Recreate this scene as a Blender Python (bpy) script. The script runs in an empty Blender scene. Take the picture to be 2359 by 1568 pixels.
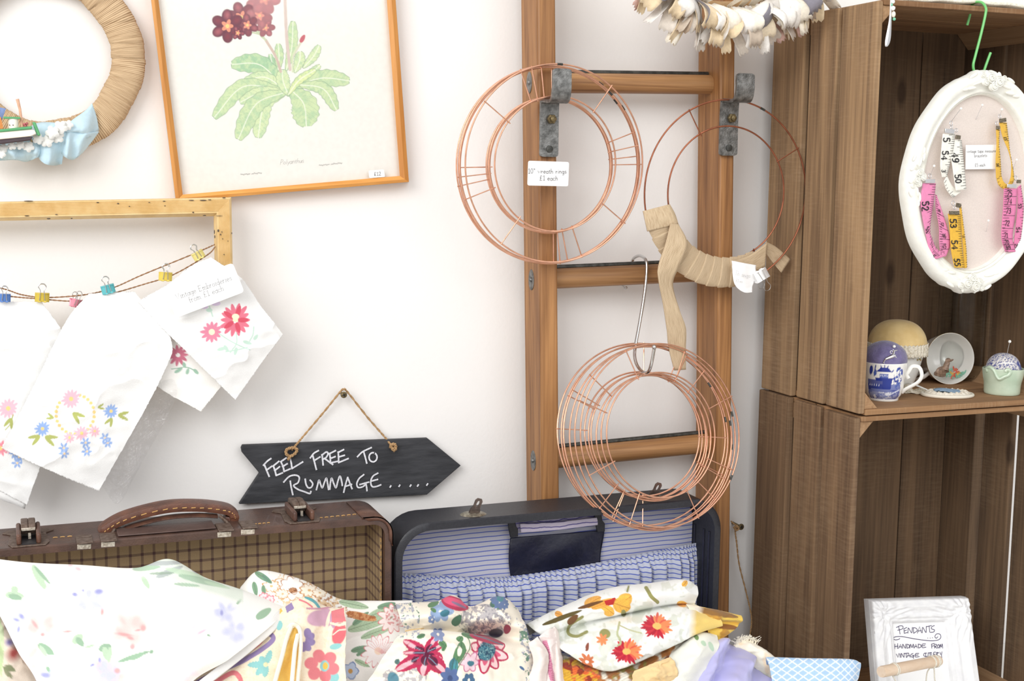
import bpy, math, random
import numpy as np
from mathutils import Vector, Matrix, noise
random.seed(7); rng = np.random.default_rng(7)
PI = math.pi
SC = bpy.context.scene
COL = SC.collection
# ------------------------------------------------------------------ camera
F = 3000.0; CX, CY = 1179.5, 784.0
yaw, pitch, roll = math.radians(21.2), math.radians(7.2), 0.012
CAM = np.array([0, -1.6, 1.45])
_f = np.array([math.sin(yaw)*math.cos(pitch), math.cos(yaw)*math.cos(pitch), -math.sin(pitch)])
_r = np.array([math.cos(yaw), -math.sin(yaw), 0]); _u = np.cross(_r, _f)
_r2 = _r*math.cos(roll)+_u*math.sin(roll); _u2 = -_r*math.sin(roll)+_u*math.cos(roll)
cd = bpy.data.cameras.new('camera'); cam = bpy.data.objects.new('camera', cd); COL.objects.link(cam)
cd.sensor_width = 36; cd.sensor_fit = 'HORIZONTAL'; cd.lens = 36*F/2359; cd.clip_start = 0.05
cam.matrix_world = Matrix(((_r2[0], _u2[0], -_f[0], CAM[0]), (_r2[1], _u2[1], -_f[1], CAM[1]), (_r2[2], _u2[2], -_f[2], CAM[2]), (0, 0, 0, 1)))
SC.camera = cam
# ------------------------------------------------------------------ light and exposure
W = bpy.data.worlds.new('world'); SC.world = W; W.use_nodes = True
W.node_tree.nodes['Background'].inputs[0].default_value = (1.0, 0.99, 0.98, 1)
W.node_tree.nodes['Background'].inputs[1].default_value = 0.76
def area(name, loc, target, size, power, color):
    l = bpy.data.lights.new(name, 'AREA'); l.shape = 'RECTANGLE'; l.size, l.size_y = size; l.energy = power; l.color = color
    o = bpy.data.objects.new(name, l); COL.objects.link(o); o.location = loc
    o.rotation_euler = (Vector(target)-Vector(loc)).to_track_quat('-Z', 'Y').to_euler()
    return o
area('window_light', (-2.0, -2.6, 2.9), (0.45, 0, 1.15), (2.2, 1.8), 88, (1.0, 0.99, 0.975))
area('front_fill_light', (1.2, -3.1, 2.95), (1.2, 0, 2.95), (3.0, 1.8), 30, (0.98, 0.99, 1.0))  # added fill, no source in view; also gives the print glass its pale reflection
SC.view_settings.view_transform = 'Standard'; SC.view_settings.look = 'None'
SC.view_settings.exposure = 0.06; SC.view_settings.gamma = 1.0; SC.view_settings.use_curve_mapping = False
SC.cycles.use_denoising = True
# ------------------------------------------------------------------ helpers: points
def A(px, py, Y):
    """the point of the plane y=Y that the photograph shows at (px, py)"""
    d = _f + _r2*(px-CX)/F - _u2*(py-CY)/F
    return Vector(CAM + d*((Y-CAM[1])/d[1]))
def AX(px, py, X):
    d = _f + _r2*(px-CX)/F - _u2*(py-CY)/F
    return Vector(CAM + d*((X-CAM[0])/d[0]))
def AZ(px, py, Z):
    d = _f + _r2*(px-CX)/F - _u2*(py-CY)/F
    return Vector(CAM + d*((Z-CAM[2])/d[2]))
def A_np(PX, PY, YY):
    d = _f[None] + np.outer((PX-CX)/F, _r2) - np.outer((PY-CY)/F, _u2)
    return CAM[None] + d*((YY-CAM[1])/d[:, 1])[:, None]
def lin(c): return c/12.92 if c <= .04045 else ((c+.055)/1.055)**2.4
def S(r, g, b): return (lin(r/255), lin(g/255), lin(b/255), 1.0)
def cr(pts, n, closed=False):
    """Catmull-Rom through points, n samples in all"""
    P = np.array([list(p) for p in pts], float); m = len(P)
    if m == 2 and not closed:
        t = np.linspace(0, 1, n)[:, None]; return P[0]*(1-t)+P[1]*t
    if closed: t = np.linspace(0, m, n, endpoint=False)
    else: t = np.linspace(0, m-1, n)
    i = np.floor(t).astype(int)
    if not closed: i = np.clip(i, 0, m-2)
    u = (t-i)[:, None]
    def g(k):
        if closed: return P[k % m]
        k0 = np.clip(k, 0, m-1); Q = P[k0].copy()
        lo = k < 0; hi = k > m-1
        if lo.any(): Q[lo] = 2*P[0]-P[1]
        if hi.any(): Q[hi] = 2*P[-1]-P[-2]
        return Q
    a, b, c, d = g(i-1), g(i), g(i+1), g(i+2)
    return .5*((2*b)+(-a+c)*u+(2*a-5*b+4*c-d)*u**2+(-a+3*b-3*c+d)*u**3)
# ------------------------------------------------------------------ helpers: materials
MATS = {}
def nodes_of(name):
    m = bpy.data.materials.new(name); m.use_nodes = True; nt = m.node_tree
    return m, nt, nt.nodes['Principled BSDF']
def mat(name, c, rough=.6, metal=0., var=.12, scale=60., bump=.15, c2=None, bscale=None, sheen=0., stretch=(1, 1, 1), lo=.35, hi=.65, coat=0., spec=None, detail=4):
    """noise varies the colour between two tones and drives a fine bump"""
    if name in MATS: return MATS[name]
    m, nt, b = nodes_of(name); N, L = nt.nodes, nt.links
    tc = N.new('ShaderNodeTexCoord'); mp = N.new('ShaderNodeMapping'); mp.inputs['Scale'].default_value = stretch
    oi = N.new('ShaderNodeObjectInfo'); ad = N.new('ShaderNodeVectorMath'); ad.operation = 'ADD'
    ml = N.new('ShaderNodeMath'); ml.operation = 'MULTIPLY'; ml.inputs[1].default_value = 13.0
    L.new(oi.outputs['Random'], ml.inputs[0]); L.new(tc.outputs['Object'], ad.inputs[0]); L.new(ml.outputs[0], ad.inputs[1]); L.new(ad.outputs[0], mp.inputs['Vector'])
    nz = N.new('ShaderNodeTexNoise'); nz.inputs['Scale'].default_value = scale; nz.inputs['Detail'].default_value = detail; L.new(mp.outputs[0], nz.inputs['Vector'])
    rp = N.new('ShaderNodeValToRGB'); L.new(nz.outputs['Fac'], rp.inputs[0])
    if c2 is None: c2 = tuple(x*(1-var) for x in c[:3])+(1,)
    rp.color_ramp.elements[0].position = lo; rp.color_ramp.elements[1].position = hi
    rp.color_ramp.elements[0].color = c2; rp.color_ramp.elements[1].color = c
    L.new(rp.outputs[0], b.inputs['Base Color'])
    b.inputs['Roughness'].default_value = rough; b.inputs['Metallic'].default_value = metal
    if sheen: b.inputs['Sheen Weight'].default_value = sheen
    if coat: b.inputs['Coat Weight'].default_value = coat
    if spec is not None: b.inputs['Specular IOR Level'].default_value = spec
    if bump:
        n2 = N.new('ShaderNodeTexNoise'); n2.inputs['Scale'].default_value = bscale or scale*3; n2.inputs['Detail'].default_value = 3; L.new(mp.outputs[0], n2.inputs['Vector'])
        bp = N.new('ShaderNodeBump'); bp.inputs['Strength'].default_value = bump; bp.inputs['Distance'].default_value = .002
        L.new(n2.outputs['Fac'], bp.inputs['Height']); L.new(bp.outputs[0], b.inputs['Normal'])
    MATS[name] = m; return m
def wood(name, dark, light, axis, grain=9., fine=60., rough=.7, bump=.35, knots=None, cross=None):
    """long grain: stretched noise in two sizes, with per-board offset and tone"""
    if name in MATS: return MATS[name]
    m, nt, b = nodes_of(name); N, L = nt.nodes, nt.links
    tc = N.new('ShaderNodeTexCoord'); oi = N.new('ShaderNodeObjectInfo')
    ml = N.new('ShaderNodeMath'); ml.operation = 'MULTIPLY'; ml.inputs[1].default_value = 17.0
    ad = N.new('ShaderNodeVectorMath'); ad.operation = 'ADD'
    L.new(oi.outputs['Random'], ml.inputs[0]); L.new(tc.outputs['Object'], ad.inputs[0]); L.new(ml.outputs[0], ad.inputs[1])
    def nzt(sc, long, det):
        mp = N.new('ShaderNodeMapping'); s = [1, 1, 1]; s[axis] = long; mp.inputs['Scale'].default_value = s
        n = N.new('ShaderNodeTexNoise'); n.inputs['Scale'].default_value = sc; n.inputs['Detail'].default_value = det; n.inputs['Distortion'].default_value = .4
        L.new(ad.outputs[0], mp.inputs[0]); L.new(mp.outputs[0], n.inputs['Vector']); return n
    a, c = nzt(grain*6, .06, 5), nzt(fine*6, .03, 4)
    mx = N.new('ShaderNodeMix'); mx.data_type = 'FLOAT'; mx.inputs[0].default_value = .45
    L.new(a.outputs['Fac'], mx.inputs[2]); L.new(c.outputs['Fac'], mx.inputs[3])
    rp = N.new('ShaderNodeValToRGB'); rp.color_ramp.elements[0].position = .34; rp.color_ramp.elements[1].position = .66
    rp.color_ramp.elements[0].color = dark; rp.color_ramp.elements[1].color = light
    L.new(mx.outputs[0], rp.inputs[0]); col = rp.outputs[0]
    hs = N.new('ShaderNodeHueSaturation'); mr = N.new('ShaderNodeMapRange'); mr.inputs[3].default_value = .86; mr.inputs[4].default_value = 1.12
    L.new(oi.outputs['Random'], mr.inputs[0]); L.new(mr.outputs[0], hs.inputs['Value']); L.new(col, hs.inputs['Color']); col = hs.outputs[0]
    if cross:                                                   # pale saw marks across the board and worn blotches
        mp = N.new('ShaderNodeMapping'); s = [.25, .25, .25]; s[axis] = 2.2; mp.inputs['Scale'].default_value = s
        n = N.new('ShaderNodeTexNoise'); n.inputs['Scale'].default_value = 170; n.inputs['Detail'].default_value = 5
        L.new(ad.outputs[0], mp.inputs[0]); L.new(mp.outputs[0], n.inputs['Vector'])
        n3 = N.new('ShaderNodeTexNoise'); n3.inputs['Scale'].default_value = 9; n3.inputs['Detail'].default_value = 6; L.new(ad.outputs[0], n3.inputs['Vector'])
        mu = N.new('ShaderNodeMath'); mu.operation = 'MULTIPLY'; L.new(n.outputs['Fac'], mu.inputs[0]); L.new(n3.outputs['Fac'], mu.inputs[1])
        r2 = N.new('ShaderNodeMapRange'); r2.inputs[1].default_value = .24; r2.inputs[2].default_value = .46; r2.inputs[4].default_value = .26; L.new(mu.outputs[0], r2.inputs[0])
        m2 = N.new('ShaderNodeMix'); m2.data_type = 'RGBA'; m2.inputs[7].default_value = cross
        L.new(r2.outputs[0], m2.inputs[0]); L.new(col, m2.inputs[6]); col = m2.outputs[2]
    if knots:
        mp = N.new('ShaderNodeMapping'); s = [9, 9, 9]; s[axis] = 4.; mp.inputs['Scale'].default_value = s
        v = N.new('ShaderNodeTexVoronoi'); v.inputs['Scale'].default_value = 1.0; v.inputs['Randomness'].default_value = 1
        L.new(ad.outputs[0], mp.inputs[0]); L.new(mp.outputs[0], v.inputs['Vector'])
        r3 = N.new('ShaderNodeMapRange'); r3.inputs[1].default_value = .05; r3.inputs[2].default_value = .10; r3.inputs[3].default_value = .8; r3.inputs[4].default_value = 0.; L.new(v.outputs['Distance'], r3.inputs[0])
        m3 = N.new('ShaderNodeMix'); m3.data_type = 'RGBA'; m3.inputs[7].default_value = knots
        L.new(r3.outputs[0], m3.inputs[0]); L.new(col, m3.inputs[6]); col = m3.outputs[2]
    L.new(col, b.inputs['Base Color']); b.inputs['Roughness'].default_value = rough
    bp = N.new('ShaderNodeBump'); bp.inputs['Strength'].default_value = bump; bp.inputs['Distance'].default_value = .0015
    L.new(mx.outputs[0], bp.inputs['Height']); L.new(bp.outputs[0], b.inputs['Normal'])
    MATS[name] = m; return m
def printed(name, rough=.8, weave=900., bump=.12, sheen=.15, spec=.3):
    """cloth or paper whose printed or stitched pattern is in the colour attribute"""
    if name in MATS: return MATS[name]
    m, nt, b = nodes_of(name); N, L = nt.nodes, nt.links
    at = N.new('ShaderNodeAttribute'); at.attribute_name = 'Col'
    tc = N.new('ShaderNodeTexCoord'); nz = N.new('ShaderNodeTexNoise'); nz.inputs['Scale'].default_value = weave; nz.inputs['Detail'].default_value = 2
    L.new(tc.outputs['Object'], nz.inputs['Vector'])
    mr = N.new('ShaderNodeMapRange'); mr.inputs[3].default_value = .93; mr.inputs[4].default_value = 1.05; L.new(nz.outputs['Fac'], mr.inputs[0])
    mx = N.new('ShaderNodeVectorMath'); mx.operation = 'SCALE'; L.new(at.outputs['Color'], mx.inputs[0]); L.new(mr.outputs[0], mx.inputs['Scale'])
    L.new(mx.outputs[0], b.inputs['Base Color'])
    bp = N.new('ShaderNodeBump'); bp.inputs['Strength'].default_value = bump; bp.inputs['Distance'].default_value = .001
    L.new(nz.outputs['Fac'], bp.inputs['Height']); L.new(bp.outputs[0], b.inputs['Normal'])
    b.inputs['Roughness'].default_value = rough; b.inputs['Sheen Weight'].default_value = sheen; b.inputs['Specular IOR Level'].default_value = spec
    MATS[name] = m; return m
def striped(name, base, line, pv, wv, pu=None, wu=None, rough=.8, wob=0., noise_amt=.1, soft=.0003):
    """woven stripes along u (and checks along v) from the uv map, in metres"""
    if name in MATS: return MATS[name]
    m, nt, b = nodes_of(name); N, L = nt.nodes, nt.links
    uv = N.new('ShaderNodeUVMap'); sp = N.new('ShaderNodeSeparateXYZ'); L.new(uv.outputs[0], sp.inputs[0])
    nz = N.new('ShaderNodeTexNoise'); nz.inputs['Scale'].default_value = 700; nz.inputs['Detail'].default_value = 2; L.new(uv.outputs[0], nz.inputs['Vector'])
    def band(sock, p, w):
        mo = N.new('ShaderNodeMath'); mo.operation = 'PINGPONG'; mo.inputs[1].default_value = p/2
        L.new(sock, mo.inputs[0])
        r = N.new('ShaderNodeMapRange'); r.inputs[1].default_value = w/2-soft; r.inputs[2].default_value = w/2+soft; r.inputs[3].default_value = 1; r.inputs[4].default_value = 0
        L.new(mo.outputs[0], r.inputs[0]); return r.outputs[0]
    f = band(sp.outputs[1], pv, wv)
    if pu:
        g = band(sp.outputs[0], pu, wu); su = N.new('ShaderNodeMath'); su.operation = 'ADD'; L.new(f, su.inputs[0]); L.new(g, su.inputs[1])
        mu = N.new('ShaderNodeMath'); mu.operation = 'MULTIPLY'; mu.use_clamp = True; mu.inputs[1].default_value = .62; L.new(su.outputs[0], mu.inputs[0]); f = mu.outputs[0]
    mx = N.new('ShaderNodeMix'); mx.data_type = 'RGBA'; mx.inputs[6].default_value = base; mx.inputs[7].default_value = line; L.new(f, mx.inputs[0])
    mr = N.new('ShaderNodeMapRange'); mr.inputs[3].default_value = 1-noise_amt; mr.inputs[4].default_value = 1+noise_amt; L.new(nz.outputs['Fac'], mr.inputs[0])
    sc = N.new('ShaderNodeVectorMath'); sc.operation = 'SCALE'; L.new(mx.outputs[2], sc.inputs[0]); L.new(mr.outputs[0], sc.inputs['Scale']); L.new(sc.outputs[0], b.inputs['Base Color'])
    bp = N.new('ShaderNodeBump'); bp.inputs['Strength'].default_value = .15; bp.inputs['Distance'].default_value = .0008; L.new(nz.outputs['Fac'], bp.inputs['Height']); L.new(bp.outputs[0], b.inputs['Normal'])
    b.inputs['Roughness'].default_value = rough; b.inputs['Specular IOR Level'].default_value = .25
    MATS[name] = m; return m
def clear(name, tint, ior=1.45, film=False):
    m, nt, b = nodes_of(name); N, L = nt.nodes, nt.links
    nz = N.new('ShaderNodeTexNoise'); nz.inputs['Scale'].default_value = 40
    bp = N.new('ShaderNodeBump'); bp.inputs['Strength'].default_value = .3 if film else .04; bp.inputs['Distance'].default_value = .003
    L.new(nz.outputs['Fac'], bp.inputs['Height'])
    if film:
        tr = N.new('ShaderNodeBsdfTransparent'); tr.inputs[0].default_value = tint; gl = N.new('ShaderNodeBsdfGlossy'); gl.inputs['Roughness'].default_value = .12; L.new(bp.outputs[0], gl.inputs['Normal'])
        ms = N.new('ShaderNodeMixShader'); ms.inputs[0].default_value = .05 if ior > 1.32 else .1
        bp.inputs['Strength'].default_value = 0 if ior > 1.32 else .6; L.new(tr.outputs[0], ms.inputs[1]); L.new(gl.outputs[0], ms.inputs[2]); L.new(ms.outputs[0], N['Material Output'].inputs[0])
    else:
        b.inputs['Transmission Weight'].default_value = 1; b.inputs['Roughness'].default_value = .02; b.inputs['IOR'].default_value = ior; b.inputs['Base Color'].default_value = tint; L.new(bp.outputs[0], b.inputs['Normal'])
    return m
# ------------------------------------------------------------------ helpers: objects
ORG = {}
def meta(o, label=None, cat=None, group=None, kind=None):
    if label: o['label'] = label
    if cat: o['category'] = cat
    if group: o['group'] = group
    if kind: o['kind'] = kind
    return o
def thing(name, label, cat, loc, group=None):
    o = bpy.data.objects.new(name, None); COL.objects.link(o); o.location = Vector(loc); o.empty_display_size = .02
    ORG[o.name] = Vector(loc); return meta(o, label, cat, group)
class MB:
    def __init__(s): s.v = []; s.f = []; s.c = None; s.uv = None; s.n = 0
    def add(s, verts, faces):
        k = s.n; s.v.extend([tuple(p) for p in verts]); s.n += len(verts)
        s.f.extend([tuple(i+k for i in f) for f in faces]); return s
    def box(s, lo, hi):
        x0, y0, z0 = lo; x1, y1, z1 = hi
        return s.add([(x0, y0, z0), (x1, y0, z0), (x1, y1, z0), (x0, y1, z0), (x0, y0, z1), (x1, y0, z1), (x1, y1, z1), (x0, y1, z1)],
                     [(0, 3, 2, 1), (4, 5, 6, 7), (0, 1, 5, 4), (1, 2, 6, 5), (2, 3, 7, 6), (3, 0, 4, 7)])
    def obox(s, c, ax, ay, az):
        """box about c with half axes ax, ay, az"""
        c, ax, ay, az = Vector(c), Vector(ax), Vector(ay), Vector(az)
        P = [c+ax*i+ay*j+az*k for k in (-1, 1) for i, j in ((-1, -1), (1, -1), (1, 1), (-1, 1))]
        return s.add(P, [(0, 3, 2, 1), (4, 5, 6, 7), (0, 1, 5, 4), (1, 2, 6, 5), (2, 3, 7, 6), (3, 0, 4, 7)])
    def prism(s, pts, vec):
        """outline pts (3-D, planar) swept along vec"""
        P = [Vector(p) for p in pts]; n = len(P); vec = Vector(vec)
        V = P+[p+vec for p in P]
        return s.add(V, [tuple(range(n-1, -1, -1)), tuple(range(n, 2*n))]+[(i, (i+1) % n, n+(i+1) % n, n+i) for i in range(n)])
    def tube(s, pts, r, seg=8, closed=False, flat=None, up=None):
        """round tube, or an ellipse with radii r along the side and flat along up"""
        P = [Vector(p) for p in pts]; n = len(P); R = r if hasattr(r, '__len__') else [r]*n
        T = []
        for i in range(n):
            a = P[(i-1) % n] if closed or i > 0 else P[i]; b = P[(i+1) % n] if closed or i < n-1 else P[i]
            t = b-a; T.append(t.normalized() if t.length > 1e-9 else (T[-1] if T else Vector((0, 0, 1))))
        ref = Vector(up) if up is not None else Vector((0, 1, .01)); V = []
        if abs(T[0].dot(ref.normalized())) > .95 and up is None: ref = Vector((1, 0, .01))
        N0 = (ref-T[0]*ref.dot(T[0])).normalized()
        for i in range(n):
            if up is not None: N0 = (Vector(up)-T[i]*Vector(up).dot(T[i])).normalized()
            else:
                N0 = N0-T[i]*N0.dot(T[i]); N0.normalize()
            B = T[i].cross(N0)
            ra = R[i]; rb = flat*R[i]/max(R) if flat else R[i]
            for k in range(seg):
                a = 2*PI*k/seg; V.append(P[i]+N0*(rb*math.cos(a))+B*(ra*math.sin(a)))
        Fs = []; m = n if closed else n-1
        for i in range(m):
            for k in range(seg):
                a = i*seg+k; b = i*seg+(k+1) % seg; j = ((i+1) % n)*seg
                Fs.append((a, b, j+(k+1) % seg, j+k))
        if not closed: Fs += [tuple(range(seg-1, -1, -1)), tuple((n-1)*seg+k for k in range(seg))]
        return s.add(V, Fs)
    def ball(s, c, r, seg=14, rings=9, ax=None):
        """ellipsoid; r a number or (rx, ry, rz); ax optional three axes"""
        R = r if hasattr(r, '__len__') else (r, r, r); c = Vector(c)
        ax = ax or (Vector((1, 0, 0)), Vector((0, 1, 0)), Vector((0, 0, 1)))
        V = [c+ax[2]*R[2]]
        for i in range(1, rings):
            t = PI*i/rings
            for k in range(seg):
                a = 2*PI*k/seg; V.append(c+ax[0]*(R[0]*math.sin(t)*math.cos(a))+ax[1]*(R[1]*math.sin(t)*math.sin(a))+ax[2]*(R[2]*math.cos(t)))
        V.append(c-ax[2]*R[2]); e = len(V)-1; Fs = []
        for k in range(seg):
            Fs.append((0, 1+k, 1+(k+1) % seg)); Fs.append((e, 1+(rings-2)*seg+(k+1) % seg, 1+(rings-2)*seg+k))
            for i in range(rings-2):
                a = 1+i*seg; Fs.append((a+k, a+seg+k, a+seg+(k+1) % seg, a+(k+1) % seg))
        return s.add(V, Fs)
    def lathe(s, prof, o, axis=(0, 0, 1), seg=40, sx=None, cap=True):
        """prof = (radius, height) up the axis"""
        o = Vector(o); z = Vector(axis).normalized(); x = Vector(sx) if sx else (Vector((1, 0, 0)) if abs(z.x) < .9 else Vector((0, 1, 0)))
        x = (x-z*x.dot(z)).normalized(); y = z.cross(x); V = []
        for r, h in prof:
            for k in range(seg):
                a = 2*PI*k/seg; V.append(o+z*h+x*(r*math.cos(a))+y*(r*math.sin(a)))
        Fs = []
        for i in range(len(prof)-1):
            for k in range(seg): Fs.append((i*seg+k, i*seg+(k+1) % seg, (i+1)*seg+(k+1) % seg, (i+1)*seg+k))
        if cap:
            if prof[0][0] > 1e-6: Fs.append(tuple(range(seg-1, -1, -1)))
            if prof[-1][0] > 1e-6: Fs.append(tuple((len(prof)-1)*seg+k for k in range(seg)))
        return s.add(V, Fs)
    def ribbon(s, pts, w, nrm):
        """flat pen stroke of width w on a surface with normal nrm"""
        P = [Vector(p) for p in pts]; n = len(P)
        if n < 2: return s
        nrm = Vector(nrm).normalized(); V = []
        for i in range(n):
            t = (P[min(i+1, n-1)]-P[max(i-1, 0)]).normalized(); b = t.cross(nrm).normalized()*(w/2)
            q = P[i]
            if i == 0: q = q-t*w*.35
            if i == n-1: q = q+t*w*.35
            V += [q-b, q+b]
        return s.add(V, [(2*i, 2*i+1, 2*i+3, 2*i+2) for i in range(n-1)])
    def grid(s, V, nu, nv, col=None, uv=None, closed_u=False, closed_v=False):
        """V has nv rows of nu points"""
        Fs = []
        for j in range(nv if closed_v else nv-1):
            for i in range(nu if closed_u else nu-1):
                i2 = (i+1) % nu; j2 = (j+1) % nv
                Fs.append((j*nu+i, j*nu+i2, j2*nu+i2, j2*nu+i))
        k = s.n; s.add(V, Fs)
        if col is not None: s.c = col if s.c is None else np.vstack([s.c, col])
        if uv is not None: s.uv = uv if s.uv is None else np.vstack([s.uv, uv])
        return s
    def build(s, name, m, parent=None, label=None, smooth=True, angle=38, bevel=0, thick=0, thick_off=0, sub=0):
        me = bpy.data.meshes.new(name)
        if parent is not None: org = ORG[parent.name]
        else:
            V = np.array(s.v); org = Vector(((V[:, 0].min()+V[:, 0].max())/2, (V[:, 1].min()+V[:, 1].max())/2, V[:, 2].min()))
        V = np.array(s.v, float)-np.array(org)
        me.from_pydata(V.tolist(), [], s.f); me.update()
        if s.c is not None:
            at = me.color_attributes.new('Col', 'FLOAT_COLOR', 'POINT'); c = np.ones((len(V), 4), np.float32); c[:, :3] = s.c[:, :3]; at.data.foreach_set('color', c.ravel())
        if s.uv is not None:
            ul = me.uv_layers.new(name='UVMap'); idx = np.zeros(len(me.loops), np.int32); me.loops.foreach_get('vertex_index', idx)
            ul.data.foreach_set('uv', s.uv[idx].astype(np.float32).ravel())
        if smooth: me.shade_smooth(); me.set_sharp_from_angle(angle=math.radians(angle))
        me.materials.append(m)
        o = bpy.data.objects.new(name, me); COL.objects.link(o)
        if parent is not None: o.parent = parent
        else: o.location = org
        ORG[o.name] = org
        if bevel:
            md = o.modifiers.new('bevel', 'BEVEL'); md.width = bevel; md.segments = 2; md.limit_method = 'ANGLE'; md.angle_limit = math.radians(40)
        if thick:
            md = o.modifiers.new('thickness', 'SOLIDIFY'); md.thickness = thick; md.offset = thick_off
        if sub:
            md = o.modifiers.new('smooth', 'SUBSURF'); md.levels = sub; md.render_levels = sub
        if label: o['label'] = label
        return o
def copy_tree(o, parent=None):
    c = o.copy(); COL.objects.link(c)
    if parent is not None: c.parent = parent; c.matrix_parent_inverse = Matrix.Identity(4)
    ORG[c.name] = ORG[o.name]
    for ch in list(o.children): copy_tree(ch, c)
    return c
# ------------------------------------------------------------------ helpers: print painter
class Paint:
    """colours for points given in photograph pixels; shapes are laid one over another like printing blocks"""
    def __init__(s, PX, PY, base):
        s.x = PX; s.y = PY; s.c = np.tile(np.array(base[:3], float), (len(PX), 1))
    def put(s, a, col): 
        a = np.clip(a, 0, 1)[:, None]; s.c = s.c*(1-a)+np.array(col[:3])*a
    def ell(s, cx, cy, rx, ry, col, ang=0, a=1, soft=.15):
        t = math.radians(ang); dx, dy = s.x-cx, s.y-cy
        u = (dx*math.cos(t)+dy*math.sin(t))/rx; v = (-dx*math.sin(t)+dy*math.cos(t))/ry
        s.put(a*(1-(np.sqrt(u*u+v*v)-1+soft)/soft), col)
    def leaf(s, x0, y0, x1, y1, w, col, a=1, vein=None, rag=0):
        L = math.hypot(x1-x0, y1-y0); ux, uy = (x1-x0)/L, (y1-y0)/L
        t = ((s.x-x0)*ux+(s.y-y0)*uy)/L; d = (-(s.x-x0)*uy+(s.y-y0)*ux)
        h = w*np.sqrt(np.clip(np.sin(PI*np.clip(t, 0, 1)**.85), 0, 1))
        if rag: h = h*(1+rag*np.sin(t*38+cxy(x0, y0)))
        inside = (t > 0) & (t < 1)
        s.put(a*inside*np.clip((h-abs(d))/1.2+.5, 0, 1), col)
        if vein: 
            s.put(a*.8*inside*np.clip(1.2-abs(d)/1.0, 0, 1), vein)
            side = np.abs(np.sin((t*L-abs(d)*.9)*.42)) < .16
            s.put(a*.4*inside*side*(abs(d) < h*.9), vein)
    def line(s, pts, w, col, a=1, n=24):
        P = cr(pts, n) if len(pts) > 2 else np.array(pts, float)
        best = np.full(len(s.x), 1e9)
        lo, hi = P.min(0)-w*2, P.max(0)+w*2
        k = np.where((s.x > lo[0]) & (s.x < hi[0]) & (s.y > lo[1]) & (s.y < hi[1]))[0]
        if not len(k): return
        b = np.full(len(k), 1e9); X, Y = s.x[k], s.y[k]
        for (ax, ay), (bx, by) in zip(P[:-1], P[1:]):
            dx, dy = bx-ax, by-ay; q = dx*dx+dy*dy+1e-9
            t = np.clip(((X-ax)*dx+(Y-ay)*dy)/q, 0, 1); b = np.minimum(b, np.hypot(X-ax-t*dx, Y-ay-t*dy))
        best[k] = b; s.put(a*np.clip((w/2-best)/.8+.5, 0, 1), col)
    def poly(s, pts, col, a=1):
        ins = np.zeros(len(s.x), bool); n = len(pts)
        for i in range(n):
            (x0, y0), (x1, y1) = pts[i], pts[(i+1) % n]
            if y0 == y1: continue
            c = (y0 > s.y) != (y1 > s.y); ins ^= c & (s.x < (x1-x0)*(s.y-y0)/(y1-y0)+x0)
        s.put(a*ins, col)
    def flower(s, cx, cy, R, n, w, col, ccol=None, rc=.25, ang=0, squash=1., a=1, inner=None, tip=None, r0=.18):
        for k in range(n):
            t = math.radians(ang)+2*PI*k/n; q = R*(.88+.24*((k*7919 % 13)/13))
            ex, ey = math.cos(t), math.sin(t)*squash
            s.leaf(cx+ex*q*r0, cy+ey*q*r0, cx+ex*q, cy+ey*q, w, col if (tip is None or k % 2) else tip, a)
            if inner: s.leaf(cx+ex*q*r0, cy+ey*q*r0, cx+ex*q*.6, cy+ey*q*.6, w*.5, inner, a)
        if ccol: s.ell(cx, cy, R*rc, R*rc*squash, ccol, a=a)
    def speck(s, scale, thr, col, a=1, seed=0, mask=None):
        f = fbm(s.x/scale+seed*17.3, s.y/scale-seed*5.1)
        m = np.clip((f-thr)*12, 0, 1)*a
        if mask is not None: m = m*mask
        s.put(m, col)
def cxy(x, y): return (x*12.9+y*78.2) % 6.28
def vnoise(x, y, seed=0):
    xi, yi = np.floor(x).astype(int), np.floor(y).astype(int); u, v = x-xi, y-yi; u = u*u*(3-2*u); v = v*v*(3-2*v)
    def h(a, b):
        n = (a*374761393+b*668265263+seed*982451653) & 0x7fffffff; n = ((n ^ (n >> 13))*1274126177) & 0x7fffffff
        return ((n ^ (n >> 16)) & 0xffff)/65535.
    return (h(xi, yi)*(1-u)+h(xi+1, yi)*u)*(1-v)+(h(xi, yi+1)*(1-u)+h(xi+1, yi+1)*u)*v
def fbm(x, y, seed=0): return .57*vnoise(x, y, seed)+.28*vnoise(x*2.1, y*2.1, seed+1)+.15*vnoise(x*4.3, y*4.3, seed+2)
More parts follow.
